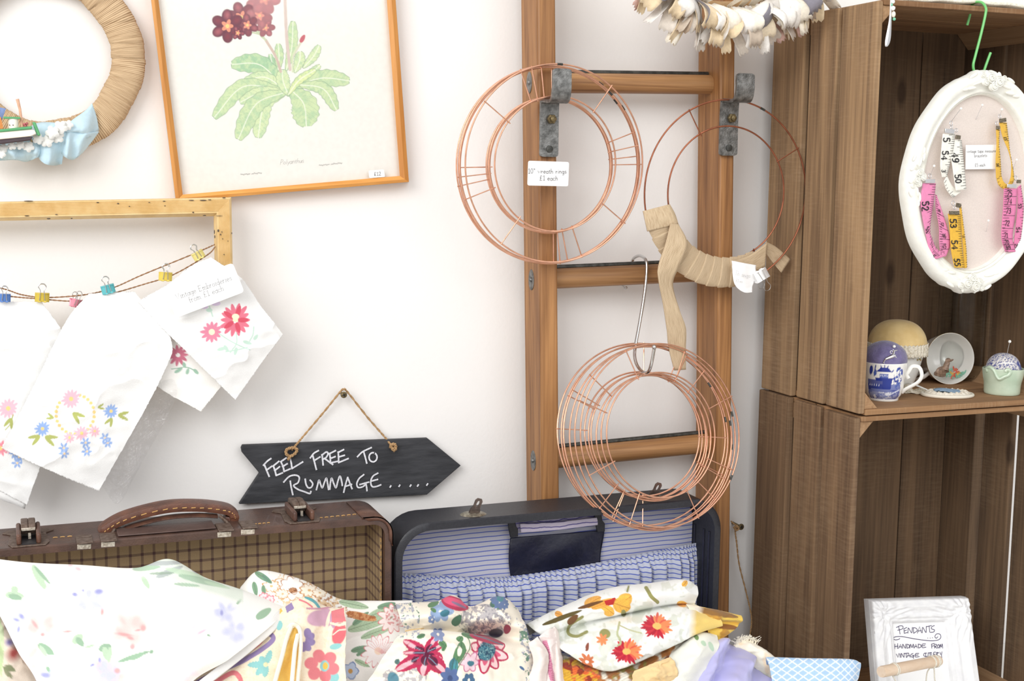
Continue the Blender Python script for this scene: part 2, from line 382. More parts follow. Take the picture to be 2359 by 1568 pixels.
def cloth(rows, nu, nv, painter, wr=.006, wscale=70., seed=1, ridge=None, edge_rag=0., uvscale=None):
    """draped sheet: rows of (px, py, y-depth) knots from its far edge to its near edge; wr = wrinkle height"""
    if min(q[1] for q in rows[-1]) >= 1590:                     # the sheet runs on below the picture
        rows = list(rows)+[[(x, y+190, Y-.075) for x, y, Y in rows[-1]]]; nv = int(nv*len(rows)/(len(rows)-1))
    R = [cr(r, nu) for r in rows]; G = np.array(R); out = np.zeros((nv, nu, 3))
    for i in range(nu): out[:, i, :] = cr(G[:, i, :], nv)
    PX, PY, YY = out[..., 0].ravel(), out[..., 1].ravel(), out[..., 2].ravel()
    if edge_rag:
        e = np.zeros((nv, nu)); rag = rng.random((nv, nu))-.5
        e[0, :] = e[-1, :] = e[:, 0] = e[:, -1] = 1
        PX = PX+(rag*e).ravel()*edge_rag; PY = PY+((rng.random((nv, nu))-.5)*e).ravel()*edge_rag
    d = (fbm(PX/wscale+seed*3.7, PY/wscale*1.3+seed*9.1)-.5)*2
    d2 = (1-np.abs(2*fbm(PX/wscale*.7+PY/wscale*.5+seed*5, PY/wscale*.9-PX/wscale*.25+seed)-1))**4
    Y2 = YY-wr*(d+.9*(d2-.4))
    if ridge is not None: Y2 = Y2-ridge(PX, PY)
    V = A_np(PX, PY, YY); V[:, 1] += (Y2-YY); V[:, 2] += -(Y2-YY)*.35
    p = painter(PX, PY); mb = MB(); mb.grid(V, nu, nv, col=p.c)
    if uvscale: mb.uv = np.stack([PX, -PY], 1)*uvscale
    return mb
# ------------------------------------------------------------------ pen lettering
def arc(cx, cy, rx, ry, a0, a1, n=10): return [(cx+rx*math.cos(math.radians(a0+(a1-a0)*i/n)), cy+ry*math.sin(math.radians(a0+(a1-a0)*i/n))) for i in range(n+1)]
GL = {   # strokes in em: x to the right, y up, baseline 0, small letters .5, capitals 1
 'a': (.45, [arc(.2, .23, .2, .25, 20, 340), [(.4, .48), (.4, .05), (.45, 0)]]), 'b': (.45, [[(.03, 1), (.03, 0)], arc(.22, .24, .19, .25, 170, -170)]),
 'c': (.4, [arc(.21, .24, .2, .25, 40, 320)]), 'd': (.47, [arc(.2, .23, .2, .25, 20, 340), [(.4, 1), (.4, 0)]]),
 'e': (.43, [[(.03, .26), (.38, .28)]+arc(.21, .24, .19, .26, 10, 315)]), 'f': (.32, [[(.33, .95), (.22, 1), (.14, .88), (.14, 0)], [(0, .5), (.3, .5)]]),
 'g': (.45, [arc(.2, .25, .19, .24, 20, 340), [(.4, .48), (.4, -.2), (.28, -.33), (.08, -.3)]]), 'h': (.45, [[(.04, 1), (.04, 0)], [(.04, .32), (.2, .5), (.36, .42), (.38, 0)]]),
 'i': (.2, [[(.08, .5), (.08, 0)], [(.08, .7), (.09, .74)]]), 'k': (.42, [[(.04, 1), (.04, 0)], [(.36, .5), (.05, .22), (.38, 0)]]), 'l': (.2, [[(.08, 1), (.08, 0)]]),
 'm': (.66, [[(.04, .5), (.04, 0)], [(.04, .35), (.17, .5), (.28, .42), (.29, 0)], [(.29, .35), (.43, .5), (.55, .42), (.57, 0)]]), 'n': (.45, [[(.04, .5), (.04, 0)], [(.04, .33), (.2, .5), (.36, .42), (.38, 0)]]),
 'o': (.46, [arc(.22, .24, .2, .25, 90, 450, 14)]), 'p': (.45, [[(.04, .5), (.04, -.33)], arc(.22, .24, .19, .25, 170, -170)]), 'r': (.34, [[(.04, .5), (.04, 0)], [(.04, .3), (.16, .47), (.3, .48)]]),
 's': (.38, [[(.33, .44), (.2, .5), (.06, .42), (.1, .29), (.28, .21), (.34, .1), (.2, 0), (.03, .06)]]), 't': (.33, [[(.14, .75), (.14, .08), (.24, 0), (.32, .04)], [(0, .5), (.3, .5)]]),
 'u': (.45, [[(.04, .5), (.05, .1), (.18, 0), (.34, .12), (.38, .5)], [(.38, .5), (.39, 0)]]), 'v': (.42, [[(.02, .5), (.19, 0), (.38, .5)]]), 'w': (.62, [[(.02, .5), (.15, 0), (.29, .42), (.43, 0), (.57, .5)]]),
 'y': (.42, [[(.02, .5), (.2, .04)], [(.38, .5), (.12, -.33)]]),
 'V': (.7, [[(0, 1), (.32, 0), (.64, 1)]]), 'E': (.6, [[(.06, 1), (.06, 0)], [(.06, 1), (.52, 1)], [(.06, .52), (.42, .52)], [(.06, 0), (.54, 0)]]), 'P': (.56, [[(.06, 1), (.06, 0)], [(.06, 1), (.4, .97), (.48, .75), (.38, .52), (.06, .48)]]),
 'N': (.66, [[(.06, 0), (.06, 1), (.56, 0), (.56, 1)]]), 'D': (.62, [[(.06, 1), (.06, 0)], [(.06, 1), (.38, .95), (.54, .55), (.4, .06), (.06, 0)]]), 'A': (.62, [[(0, 0), (.28, 1), (.56, 0)], [(.1, .36), (.46, .36)]]),
 'T': (.56, [[(0, 1), (.54, 1)], [(.27, 1), (.27, 0)]]), 'S': (.52, [[(.46, .9), (.28, 1), (.08, .86), (.12, .6), (.38, .42), (.46, .2), (.26, 0), (.02, .1)]]), 'H': (.62, [[(.06, 1), (.06, 0)], [(.54, 1), (.54, 0)], [(.06, .5), (.54, .5)]]),
 'M': (.76, [[(.04, 0), (.1, 1), (.36, .3), (.6, 1), (.68, 0)]]), 'F': (.56, [[(.06, 1), (.06, 0)], [(.06, 1), (.52, 1)], [(.06, .52), (.42, .52)]]), 'R': (.58, [[(.06, 1), (.06, 0)], [(.06, 1), (.4, .96), (.47, .76), (.36, .55), (.06, .5)], [(.2, .5), (.52, 0)]]),
 'O': (.68, [arc(.32, .5, .28, .5, 90, 450, 16)]), 'G': (.66, [arc(.33, .5, .29, .5, 50, 330, 12)+[(.6, .42), (.4, .42)]]), 'I': (.24, [[(.1, 1), (.1, 0)]]), 'C': (.6, [arc(.32, .5, .28, .5, 50, 310, 12)]),
 'U': (.62, [[(.06, 1), (.06, .2), (.28, 0), (.5, .16), (.54, 1)]]), 'L': (.52, [[(.06, 1), (.06, 0), (.5, 0)]]), 'Y': (.58, [[(.02, 1), (.28, .5)], [(.54, 1), (.2, -.2)]]),
 '0': (.56, [arc(.26, .5, .22, .5, 90, 450, 16)]), '1': (.36, [[(.04, .78), (.2, 1), (.2, 0)], [(.04, 0), (.36, 0)]]), '2': (.54, [[(.06, .75), (.14, .96), (.34, 1), (.46, .8), (.36, .5), (.06, 0), (.5, 0)]]),
 '3': (.54, [[(.08, .9), (.28, 1), (.44, .8), (.34, .56), (.2, .53)], [(.2, .53), (.42, .46), (.48, .24), (.3, 0), (.06, .1)]]), '4': (.56, [[(.4, 0), (.4, 1), (.04, .32), (.54, .32)]]),
 '5': (.54, [[(.46, 1), (.12, 1), (.1, .58), (.3, .63), (.48, .4), (.42, .1), (.22, 0), (.05, .1)]]), '6': (.54, [[(.42, .94), (.24, .95), (.08, .6), (.08, .25)]+arc(.27, .28, .2, .28, 180, 540, 12)]), '7': (.52, [[(.04, 1), (.48, 1), (.2, 0)]]),
 '8': (.54, [arc(.27, .76, .18, .24, 90, 450, 12), arc(.27, .27, .22, .27, 90, 450, 12)]), '9': (.54, [arc(.27, .72, .2, .28, 0, 360, 12)+[(.47, .5), (.4, .15), (.22, 0), (.1, .06)]]),
 '£': (.58, [[(.46, .86), (.34, 1), (.2, .9), (.18, .6), (.22, .3), (.06, .02), (.5, .04)], [(.06, .48), (.4, .48)]]), '"': (.3, [[(.06, 1), (.05, .75)], [(.2, 1), (.19, .75)]]), '.': (.22, [[(.08, 0), (.1, .03)]]),
 '&': (.6, [[(.52, 0), (.14, .7), (.24, 1), (.38, .8), (.08, .3), (.2, 0), (.5, .35)]]), '|': (.3, [[(.12, 1.1), (.12, -.1)]]), ' ': (.34, []),
}
def lettering(mb, txt, O, U, V, w, sp=.12, jit=.02, serif=False, slant=0.):
    """U, V: world vectors of one em along the line and up; w stroke width in em"""
    O, U, V = Vector(O), Vector(U), Vector(V); n = U.cross(V); x = 0; e = U.length
    for ch in txt:
        adv, st = GL[ch]
        for s in st:
            P = cr(s, max(3*len(s), 6)) if len(s) > 2 and ch not in 'VENATHMFILYkvwy41' else s
            dy = rng.normal(0, jit)
            mb.ribbon([O+U*(x+p[0]+slant*p[1])+V*(p[1]+dy) for p in P], w*e, n)
            if serif:
                for q, q2 in ((s[0], s[1]), (s[-1], s[-2])):
                    if abs(q[0]-q2[0]) < .08 and abs(q[1]-q2[1]) > .2 and min(abs(q[1]-k) for k in (0, .5, 1, -.33)) < .03:
                        mb.ribbon([O+U*(x+q[0]-.09)+V*q[1], O+U*(x+q[0]+.09)+V*q[1]], w*e*.8, n)
        x += adv+sp
    return x
def width_of(txt, sp): return sum(GL[c][0]+sp for c in txt)-sp
def write_px(mb, txt, p0, p1, h, Y, w=.1, sp=.12, **k):
    """a line of lettering from pixel p0 to p1 on the plane y=Y, capitals h pixels high"""
    O, E_ = A(*p0, Y), A(*p1, Y); d = Vector((p1[0]-p0[0], p1[1]-p0[1])).normalized()
    T = A(p0[0]+d.y*h, p0[1]-d.x*h, Y)
    lettering(mb, txt, O, (E_-O)/width_of(txt, sp), T-O, w*h/((E_-O).length/width_of(txt, sp)*3000/1.6), sp, **k)
def plate(mb, px, Y, t):
    """flat slab whose front face has the outline px on the plane y=Y and thickness t"""
    return mb.prism([A(x, y, Y) for x, y in px], (0, t, 0))
def rounded(pts, r, n=5):
    out = []; m = len(pts)
    for i in range(m):
        p, a, b = np.array(pts[i], float), np.array(pts[i-1], float), np.array(pts[(i+1) % m], float)
        u, v = (a-p)/np.linalg.norm(a-p), (b-p)/np.linalg.norm(b-p)
        for k in range(n+1):
            t = k/n; q0, q1 = p+u*r*(1-t), p+v*r*t
            out.append(tuple(q0*(1-t)+q1*t))
    return out
# ------------------------------------------------------------------ tones
WHITE = S(244, 243, 240)
M_wall = mat('white_plaster', S(243, 241, 239), .9, var=.02, scale=5, bump=.12, bscale=260, spec=.2)
M_ladder = wood('ladder_pine', S(108, 68, 34), S(172, 124, 76), 2, grain=9, fine=40, rough=.5, knots=S(70, 38, 16))
M_rung = wood('rung_wood', S(120, 80, 46), S(188, 142, 94), 0, grain=7, fine=40, rough=.5)
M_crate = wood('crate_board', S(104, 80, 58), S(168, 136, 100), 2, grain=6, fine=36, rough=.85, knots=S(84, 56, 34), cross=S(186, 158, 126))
M_crate_in = wood('shaded_inner_board', S(78, 60, 44), S(124, 98, 72), 2, grain=6, fine=36, rough=.9, knots=S(60, 42, 28), cross=S(140, 118, 92))  # crate board darkened for inner boards; part of the interior shade is in this colour
M_crate_x = wood('crate_end_board', S(122, 88, 58), S(172, 132, 92), 0, grain=6, fine=36, rough=.85, cross=S(196, 166, 132))
M_crate_y = wood('crate_corner_block', S(140, 106, 74), S(178, 144, 108), 1, grain=9, fine=50, rough=.85)
M_steel = mat('galvanised_steel', S(150, 150, 148), .42, .7, scale=150, c2=S(88, 88, 86), bump=.25, bscale=500, lo=.3, hi=.74)
M_darksteel = mat('dull_dark_steel', S(92, 92, 88), .5, .7, scale=150, var=.5, bump=.2)
M_chrome = mat('chrome', S(214, 214, 214), .16, 1., scale=40, var=.06, bump=.0)
M_brass = mat('aged_brass', S(138, 122, 88), .42, .8, scale=500, var=.5, bump=.2)
M_copper = mat('copper_wire', S(238, 182, 152), .3, .8, scale=90, var=.22, bump=.05)
M_copper2 = mat('dark_copper_wire', S(178, 112, 84), .34, .8, scale=90, var=.3, bump=.05)
M_ink = mat('black_ink', S(38, 36, 40), .6, var=.3, scale=400, bump=0)
M_grey_ink = mat('faded_grey_ink', S(150, 148, 146), .7, var=.2, scale=400, bump=0)
M_card = mat('white_card', S(246, 246, 246), .6, var=.015, scale=30, bump=.05)
# ------------------------------------------------------------------ the setting
w = MB(); w.box((-1.6, 0, 0), (3.4, .1, 3.2)); meta(w.build('wall_back', M_wall, smooth=False), kind='structure')
w = MB(); w.box((-1.6, -3.4, -.05), (3.4, 0, 0)); meta(w.build('floor', wood('grey_floor_board', S(150, 140, 128), S(190, 180, 166), 0), smooth=False), kind='structure')
w = MB(); w.box((-1.2, -.80, .672), (2.2, 0, .7119)); meta(w.build('trim_1', mat('white_painted_ledge', S(238, 236, 232), .6, var=.03, scale=20, bump=.1), smooth=False, bevel=.003), kind='structure')
# ------------------------------------------------------------------ ladder
LN = Vector((.026, 0, -1)).normalized(); LA = Vector((1, 0, .026)).normalized()
L0 = Vector((.6197, 0, 1.6654)); L1 = Vector((.8798, 0, 1.6084))
ladder = thing('ladder', 'old pine ladder section standing upright against the white wall', 'ladder', L0+LN*1.0)
def along(p, z): return p+LN*((p.z-z)/-LN.z)
def stile(p, w, yb):
    a, b = along(p, 1.80), along(p, .7125); mb = MB(); mb.prism([a+Vector((0, -.075, 0)), a+LA*w+Vector((0, -.075, 0)), a+LA*w+Vector((0, yb, 0)), a+Vector((0, yb, 0))], b-a)
    return mb.build('stile', M_ladder, ladder, bevel=.003)
stile(L0, .0247, -.018); stile(L1, .0222, -.014)
RY = -.046
def rung(px, py, r):
    c = A(px, py, RY); a = c-LA*((c.x-along(L0, c.z).x)-.004); b = c+LA*(along(L1, c.z).x-c.x+.005)
    mb = MB(); mb.tube([a+(b-a)*(i/6) for i in range(7)], r, 24); o = mb.build('rung', M_rung, ladder)
    mb = MB(); q = Vector((0, .004, r+.0012)); mb.tube([a+q+LA*.012, b+q], .0032, 10); mb.build('tie_rod', M_darksteel, o)
    e = a-LA*.0045; mb = MB(); mb.prism([e+Vector((0, .009*math.cos(t)+.0, .0135*math.sin(t))) for t in [2*PI*k/20 for k in range(20)]], LA*.0009); mb.ball(e+LA*.0, .003); mb.build('rung_plate', M_steel, o)
rung(1470, 193, .0128); rung(1440, 634, .0132); rung(1450, 1038, .0134)
def bracket(lo, up, holed):
    """flat steel bar bolted to the stile, cranked forward at the top; lo, up: pixel boxes of the two flats"""
    x0, x1 = A(lo[0], lo[3], -.08).x, A(lo[2], lo[3], -.08).x
    z0, z1 = A(lo[0], lo[3], -.08).z, A(lo[0], lo[1], -.08).z; fy = -.115
    z2, z3 = A(up[0], up[3], fy).z, A(up[0], up[1], fy).z
    prof = cr([(-.0775, z0), (-.0775, z0+.01), (-.0775, z1-.004), (-.083, z1+.006), (-.109, z2-.008), (fy, z2+.004), (fy, z3-.01), (fy, z3)], 40); t = .0042
    P = []; n = len(prof)
    for i, q in enumerate(prof):
        d = prof[min(i+1, n-1)]-prof[max(i-1, 0)]; d /= np.linalg.norm(d); P.append((q, np.array((-d[1], d[0]))*t))
    V = []; Fs = []
    cr_ = .004
    for i, (q, nn) in enumerate(P):
        edge = min(np.hypot(*(q-prof[0])), np.hypot(*(q-prof[-1]))); ins = max(0, cr_-math.sqrt(max(0, cr_**2-max(0, cr_-edge)**2)))
        a, b = x0+ins, x1-ins
        V += [(a, q[0], q[1]), (b, q[0], q[1]), (b, q[0]-abs(nn[0]) if False else q[0]+nn[0]*1, q[1]+nn[1]), (a, q[0]+nn[0], q[1]+nn[1])]
    for i in range(n-1):
        for k in range(4): Fs.append((4*i+k, 4*i+(k+1) % 4, 4*i+4+(k+1) % 4, 4*i+4+k))
    Fs += [(3, 2, 1, 0), tuple(4*n-4+k for k in range(4))]
    mb = MB(); mb.add(V, Fs); o = mb.build('hook_bracket', M_steel, ladder, bevel=.0003)
    c = Vector(((x0+x1)/2+.001, -.0835, z1-(z1-z0)*.28))
    mb = MB(); mb.lathe([(.0062, 0), (.0062, .004), (.0052, .005)], c, (0, -1, 0), seg=6); mb.lathe([(.0036, .0045), (.0036, .008), (.002, .009)], c, (0, -1, 0), seg=14); mb.build('bolt', M_brass, o)
    c = Vector(((x0+x1)/2, -.0822, z0+(z1-z0)*.15)); mb = MB()
    mb.lathe([(.0044, 0), (.0044, .0012), (.003, .0018)], c, (0, -1, 0), seg=18); mb.obox(c+Vector((0, -.0019, 0)), (.0026, 0, .001), (0, .0003, 0), (-.0002, 0, .0005)); mb.build('screw', M_darksteel, o)
bracket((1243, 240, 1285, 361), (1266, 157, 1309, 212), False); bracket((1657, 238, 1697, 358), (1687, 168, 1727, 212), True)
# ------------------------------------------------------------------ crates
X0, X1 = .9928, 1.3159; XO = X1+.0095; TH = .0095
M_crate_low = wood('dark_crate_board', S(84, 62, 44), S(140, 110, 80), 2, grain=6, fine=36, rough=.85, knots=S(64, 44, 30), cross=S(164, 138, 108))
def crate(name, label, x0, z0, z1, yf, gaps, er, M_side):
    c = thing(name, label, 'crate', ((x0+XO)/2, -.14, z0))
    def part(n, lo, hi, m, bev=.0012, parent=c): mb = MB(); mb.box(lo, hi); return mb.build(n, m, parent, bevel=bev, smooth=False)
    cuts = [-.022]+[g for g in gaps]+[yf]; ed = [-.022, gaps[0]+.0055, gaps[0]-.005, gaps[1]+.0055, gaps[1]-.005, yf]
    for i in range(3):
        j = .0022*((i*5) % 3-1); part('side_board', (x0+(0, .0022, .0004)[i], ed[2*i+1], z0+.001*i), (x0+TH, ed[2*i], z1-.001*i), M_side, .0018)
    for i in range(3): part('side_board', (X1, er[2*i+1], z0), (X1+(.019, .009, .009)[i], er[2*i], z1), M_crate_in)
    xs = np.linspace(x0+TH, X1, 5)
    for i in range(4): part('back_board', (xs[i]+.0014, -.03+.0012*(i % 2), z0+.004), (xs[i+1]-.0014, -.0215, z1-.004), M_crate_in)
    part('back_board', (x0+TH, -.0195, z0+.02), (X1, -.0135, z0+.09), M_crate_x); part('back_board', (x0+TH, -.0195, z1-.09), (X1, -.0135, z1-.02), M_crate_x)
    part('end_board', (x0+TH, -.15, z1-.0068), (X1, yf-.0015, z1), M_crate_x); part('end_board', (x0+TH, -.0305, z1-.0068), (X1, -.146, z1), M_crate_x)
    part('end_board', (x0+TH, -.155, z0), (X1, yf-.0015, z0+.0075), M_crate_x); part('end_board', (x0+TH, -.0305, z0), (X1, -.152, z0+.0075), M_crate_x)
    s = .021
    for (x, sx) in ((x0+TH, 1), (X1, -1)):
        for (z, sz) in ((z0+.0075, 1), (z1-.0068, -1)):
            mb = MB(); mb.prism([(x, yf+.0015, z), (x+sx*s, yf+.0015, z), (x, yf+.0015, z+sz*s*1.05)], (0, -yf-.033 if (sx < 0 or sz < 0) else .03, 0)); mb.build('corner_block', M_crate_y, c, bevel=.001, smooth=False)
    return c
crate_top = crate('wooden_crate', 'brown wooden crate standing on end, upper of two, with pincushions in it', X0, 1.1552, 1.668, -.2505, (-.1025, -.174), [-.022, -.108, -.1135, -.186, -.194, -.2505], M_crate)
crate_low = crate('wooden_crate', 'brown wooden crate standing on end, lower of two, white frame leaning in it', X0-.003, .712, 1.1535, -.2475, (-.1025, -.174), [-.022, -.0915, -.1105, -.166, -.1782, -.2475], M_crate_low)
# ------------------------------------------------------------------ jute wreath with the little boat (top left)
M_jute = mat('jute_weave', S(206, 172, 130), .9, scale=40, c2=S(176, 140, 98), bump=.3, bscale=300)
def threads(name, light, dark, n_u, n_v, over='u'):
    """jute cloth: fine parallel threads from the uv map"""
    m, nt, b = nodes_of(name); N, L = nt.nodes, nt.links
    uv = N.new('ShaderNodeUVMap'); mp = N.new('ShaderNodeMapping'); mp.inputs['Scale'].default_value = (n_u, n_v, 1); L.new(uv.outputs[0], mp.inputs[0])
    wv = N.new('ShaderNodeTexWave'); wv.inputs['Scale'].default_value = 1; wv.bands_direction = 'X'; wv.inputs['Distortion'].default_value = 1.5; wv.inputs['Detail'].default_value = 2; L.new(mp.outputs[0], wv.inputs['Vector'])
    nz = N.new('ShaderNodeTexNoise'); nz.inputs['Scale'].default_value = 2.2; nz.inputs['Detail'].default_value = 4; L.new(mp.outputs[0], nz.inputs['Vector'])
    mu = N.new('ShaderNodeMath'); mu.operation = 'MULTIPLY_ADD'; mu.inputs[1].default_value = .55; L.new(wv.outputs['Fac'], mu.inputs[0]); L.new(nz.outputs['Fac'], mu.inputs[2])
    rp = N.new('ShaderNodeValToRGB'); rp.color_ramp.elements[0].position = .3; rp.color_ramp.elements[1].position = .95; rp.color_ramp.elements[0].color = dark; rp.color_ramp.elements[1].color = light
    L.new(mu.outputs[0], rp.inputs[0]); L.new(rp.outputs[0], b.inputs['Base Color'])
    bp = N.new('ShaderNodeBump'); bp.inputs['Strength'].default_value = .5; bp.inputs['Distance'].default_value = .0008; L.new(mu.outputs[0], bp.inputs['Height']); L.new(bp.outputs[0], b.inputs['Normal'])
    b.inputs['Roughness'].default_value = .9; b.inputs['Specular IOR Level'].default_value = .2; return m
M_thr = threads('jute_threads', S(214, 186, 150), S(138, 106, 74), 24, 1.2)
YW = -.017
wc = A(98, 126, YW); Rw = (A(331, 126, YW)-wc).length; rw = (A(256, 126, YW)-wc).length
wreath = thing('jute_wreath', 'wreath wrapped in brown jute with a toy boat and pale blue bow at its foot', 'wreath', wc)
nu, nv = 720, 14; V = []; UV = []
for j in range(nv):
    a = 2*PI*j/nv
    for i in range(nu):
        t = 2*PI*i/nu; k = i/nu*27+.25*math.sin(i/nu*41); fr = (k+.18*math.cos(a)) % 1; lift = .0021*(1-fr)**.45+.0003*math.sin(i*.9)
        mid, half = (Rw+rw)/2, (Rw-rw)/2
        r_ = mid+(half+lift*.5)*math.cos(a)+.0012*math.sin(k*1.7); y = YW-(.008+lift)*math.sin(a)+.001
        V.append((wc.x+r_*math.cos(t), y, wc.z+r_*math.sin(t))); UV.append((k*.2+.06*math.cos(a)*0, j*.1))
mb = MB(); mb.grid(V, nu, nv, uv=np.array(UV), closed_u=True, closed_v=True); mb.build('wrapped_ring', M_thr, wreath, angle=60)
M_blue = mat('pale_blue_cotton', S(196, 222, 234), .75, var=.05, scale=200, bump=.1, sheen=.2)
def strip(mb, rows, nu=36, nv=10, ruff=.004, n=5, seed=0):
    R = [cr(r, nu) for r in rows]; G = np.array(R); out = np.array([cr(G[:, i, :], nv) for i in range(nu)]).transpose(1, 0, 2)
    PX, PY, YY = out[..., 0].ravel(), out[..., 1].ravel(), out[..., 2].ravel()
    u = np.tile(np.linspace(0, 1, nu), nv); v = np.repeat(np.linspace(0, 1, nv), nu)
    YY = YY-ruff*1.5*(np.sin(u*n*5+seed+v*2.2+5*fbm(PX/40, PY/40, int(seed)))+1.2*(fbm(PX/22, PY/34, int(seed)+3)-.5))*(.4+.6*v)
    mb.grid(A_np(PX, PY, YY), nu, nv)
mb = MB(); yb = YW-.014
strip(mb, [[(212, 238, yb), (196, 255, yb-.006), (160, 282, yb-.014), (150, 300, yb-.012)], [(222, 268, yb), (205, 292, yb-.012), (175, 300, yb-.02), (152, 303, yb-.016)], [(228, 300, yb), (200, 318, yb-.008), (175, 306, yb-.012), (154, 305, yb-.01)]], ruff=.0025, n=2)
strip(mb, [[(228, 303, yb-.004), (196, 306, yb-.012), (166, 303, yb-.016), (150, 300, yb-.012)], [(212, 325, yb), (180, 335, yb-.012), (158, 328, yb-.018), (142, 318, yb-.012)], [(190, 352, yb), (168, 368, yb-.01), (148, 360, yb-.012), (134, 340, yb-.008)]], ruff=.003, n=2.5, seed=2)
strip(mb, [[(160, 290, yb-.012), (120, 282, yb-.01), (84, 284, yb-.008), (60, 300, yb-.004)], [(152, 325, yb-.012), (128, 322, yb-.018), (100, 318, yb-.016), (74, 320, yb-.01)], [(142, 378, yb-.006), (120, 381, yb-.012), (96, 372, yb-.014), (78, 340, yb-.008)]], ruff=.004, n=2, seed=4)
strip(mb, [[(102, 326, yb-.016), (60, 330, yb-.014), (20, 335, yb-.012), (-60, 335, yb-.012)], [(100, 345, yb-.014), (66, 352, yb-.02), (26, 352, yb-.018), (-60, 352, yb-.016)], [(88, 362, yb-.004), (60, 372, yb-.008), (26, 368, yb-.008), (-60, 376, yb-.006)]], ruff=.006, n=3.2, seed=1)
strip(mb, [[(70, 300, yb-.002), (20, 320, yb-.004), (-40, 330, yb-.004), (-70, 320, yb)], [(70, 340, yb-.006), (20, 350, yb-.01), (-40, 352, yb-.01), (-70, 340, yb)]], ruff=.003, n=2)
mb.build('blue_bow', M_blue, wreath, thick=.0008, angle=75, label='pale blue fabric bow')
M_lace = mat('white_lace', S(246, 246, 242), .9, var=.06, scale=300, bump=.2)
mb = MB(); yl = yb-.022
for i, (x, y, r) in enumerate([(157, 288, 11), (140, 293, 15), (121, 305, 15), (133, 315, 14), (108, 325, 14), (88, 320, 12), (66, 338, 12), (46, 334, 10), (28, 336, 9), (8, 341, 10), (-12, 345, 9), (4, 355, 9)]):
    c = A(x, y, yl-.002*(i % 3)); q = r*.00051; P = []
    for k in range(48):
        t = 2*PI*k/48; rr = q*(.62+.4*abs(math.cos(2.5*t))**.6); P.append(c+Vector((rr*math.cos(t+i), -.0006*math.cos(3*t), rr*math.sin(t+i))))
    mb.add([c+Vector((0, .0006, 0))]+P, [(0, 1+k, 1+(k+1) % 48) for k in range(48)])
mb.build('lace_trim', M_lace, wreath, thick=.0006, angle=80, label='white lace flower trim')
yB = yb-.028
boat = bpy.data.objects.new('toy_boat', None); COL.objects.link(boat); boat.parent = wreath; ORG[boat.name] = ORG[wreath.name]; boat['label'] = 'small painted wooden toy boat'
def hull(n, m, pts, d0, d1): mb = MB(); mb.prism([A(x, y, yB-d0) for x, y in pts], (0, d0+d1, 0)); return mb.build(n, m, boat, bevel=.001)
M_green = mat('green_paint', S(92, 168, 112), .5, var=.1, scale=100, bump=.1); M_cream = mat('cream_paint', S(248, 240, 228), .5, var=.03, scale=100, bump=.1); M_hull = mat('dark_hull_paint', S(74, 60, 66), .5, var=.15, scale=100, bump=.1)
M_orange = mat('orange_wood', S(216, 140, 70), .6, var=.25, scale=150, bump=.1); M_mast = mat('mast_wood', S(226, 176, 146), .6, var=.2, scale=150, bump=.1)
hull('gunwale', M_green, [(-70, 298), (0, 298), (74, 290), (74, 297), (0, 304), (-70, 304)], .012, .006); hull('stern_post', M_green, [(74, 281), (82, 281), (94, 312), (86, 312)], .008, .002)
hull('hull_side', M_cream, [(-70, 303), (0, 303), (70, 297), (80, 300), (84, 308), (70, 314), (0, 321), (-70, 322)], .01, .005); hull('hull_bottom', M_hull, [(-70, 321), (0, 321), (50, 314), (76, 315), (70, 323), (0, 332), (-70, 333)], .008, .004)
px = .00051
mb = MB(); mb.lathe([(10*px, 0), (10.5*px, 10*px), (10*px, 22*px)], A(31, 296, yB-.004)); o = mb.build('wheelhouse', M_cream, boat)
mb = MB(); [mb.ball(A(x, 288, yB-.0095), .0006) for x in (22, 30)]; mb.build('porthole', M_hull, o)
mb = MB(); mb.obox(A(27, 271.5, yB-.004), (.0085, 0, 0), (0, .006, 0), (0, 0, .001)); mb.build('wheelhouse_roof', M_green, boat)
mb = MB(); mb.tube([A(51, 294, yB-.003), A(46, 252, yB-.003), A(40, 228, yB-.003)], [.0016, .0014, .0018]); mb.build('mast', M_mast, boat)
mb = MB(); mb.prism([A(-20, 296, yB-.008), A(8, 296, yB-.008), A(2, 270, yB-.008), A(-20, 262, yB-.008)], (0, .008, 0)); mb.build('cabin', M_orange, boat)
M_sail = mat('blue_sail', S(128, 148, 196), .8, var=.3, scale=200, bump=.1)
mb = MB(); mb.prism([A(-14, 276, yB-.004), A(4, 278, yB-.004), A(14, 250, yB-.004), A(-6, 246, yB-.004)], (0, .0012, 0)); mb.build('sail', M_sail, boat)
mb = MB()
for k in range(9): x = 56+rng.random()*10; mb.ball(A(x, 293-rng.random()*9, yB-.002-.003*rng.random()), .0013)
mb.build('float', mat('red_float', S(206, 110, 116), .6, var=.4, scale=300), boat)
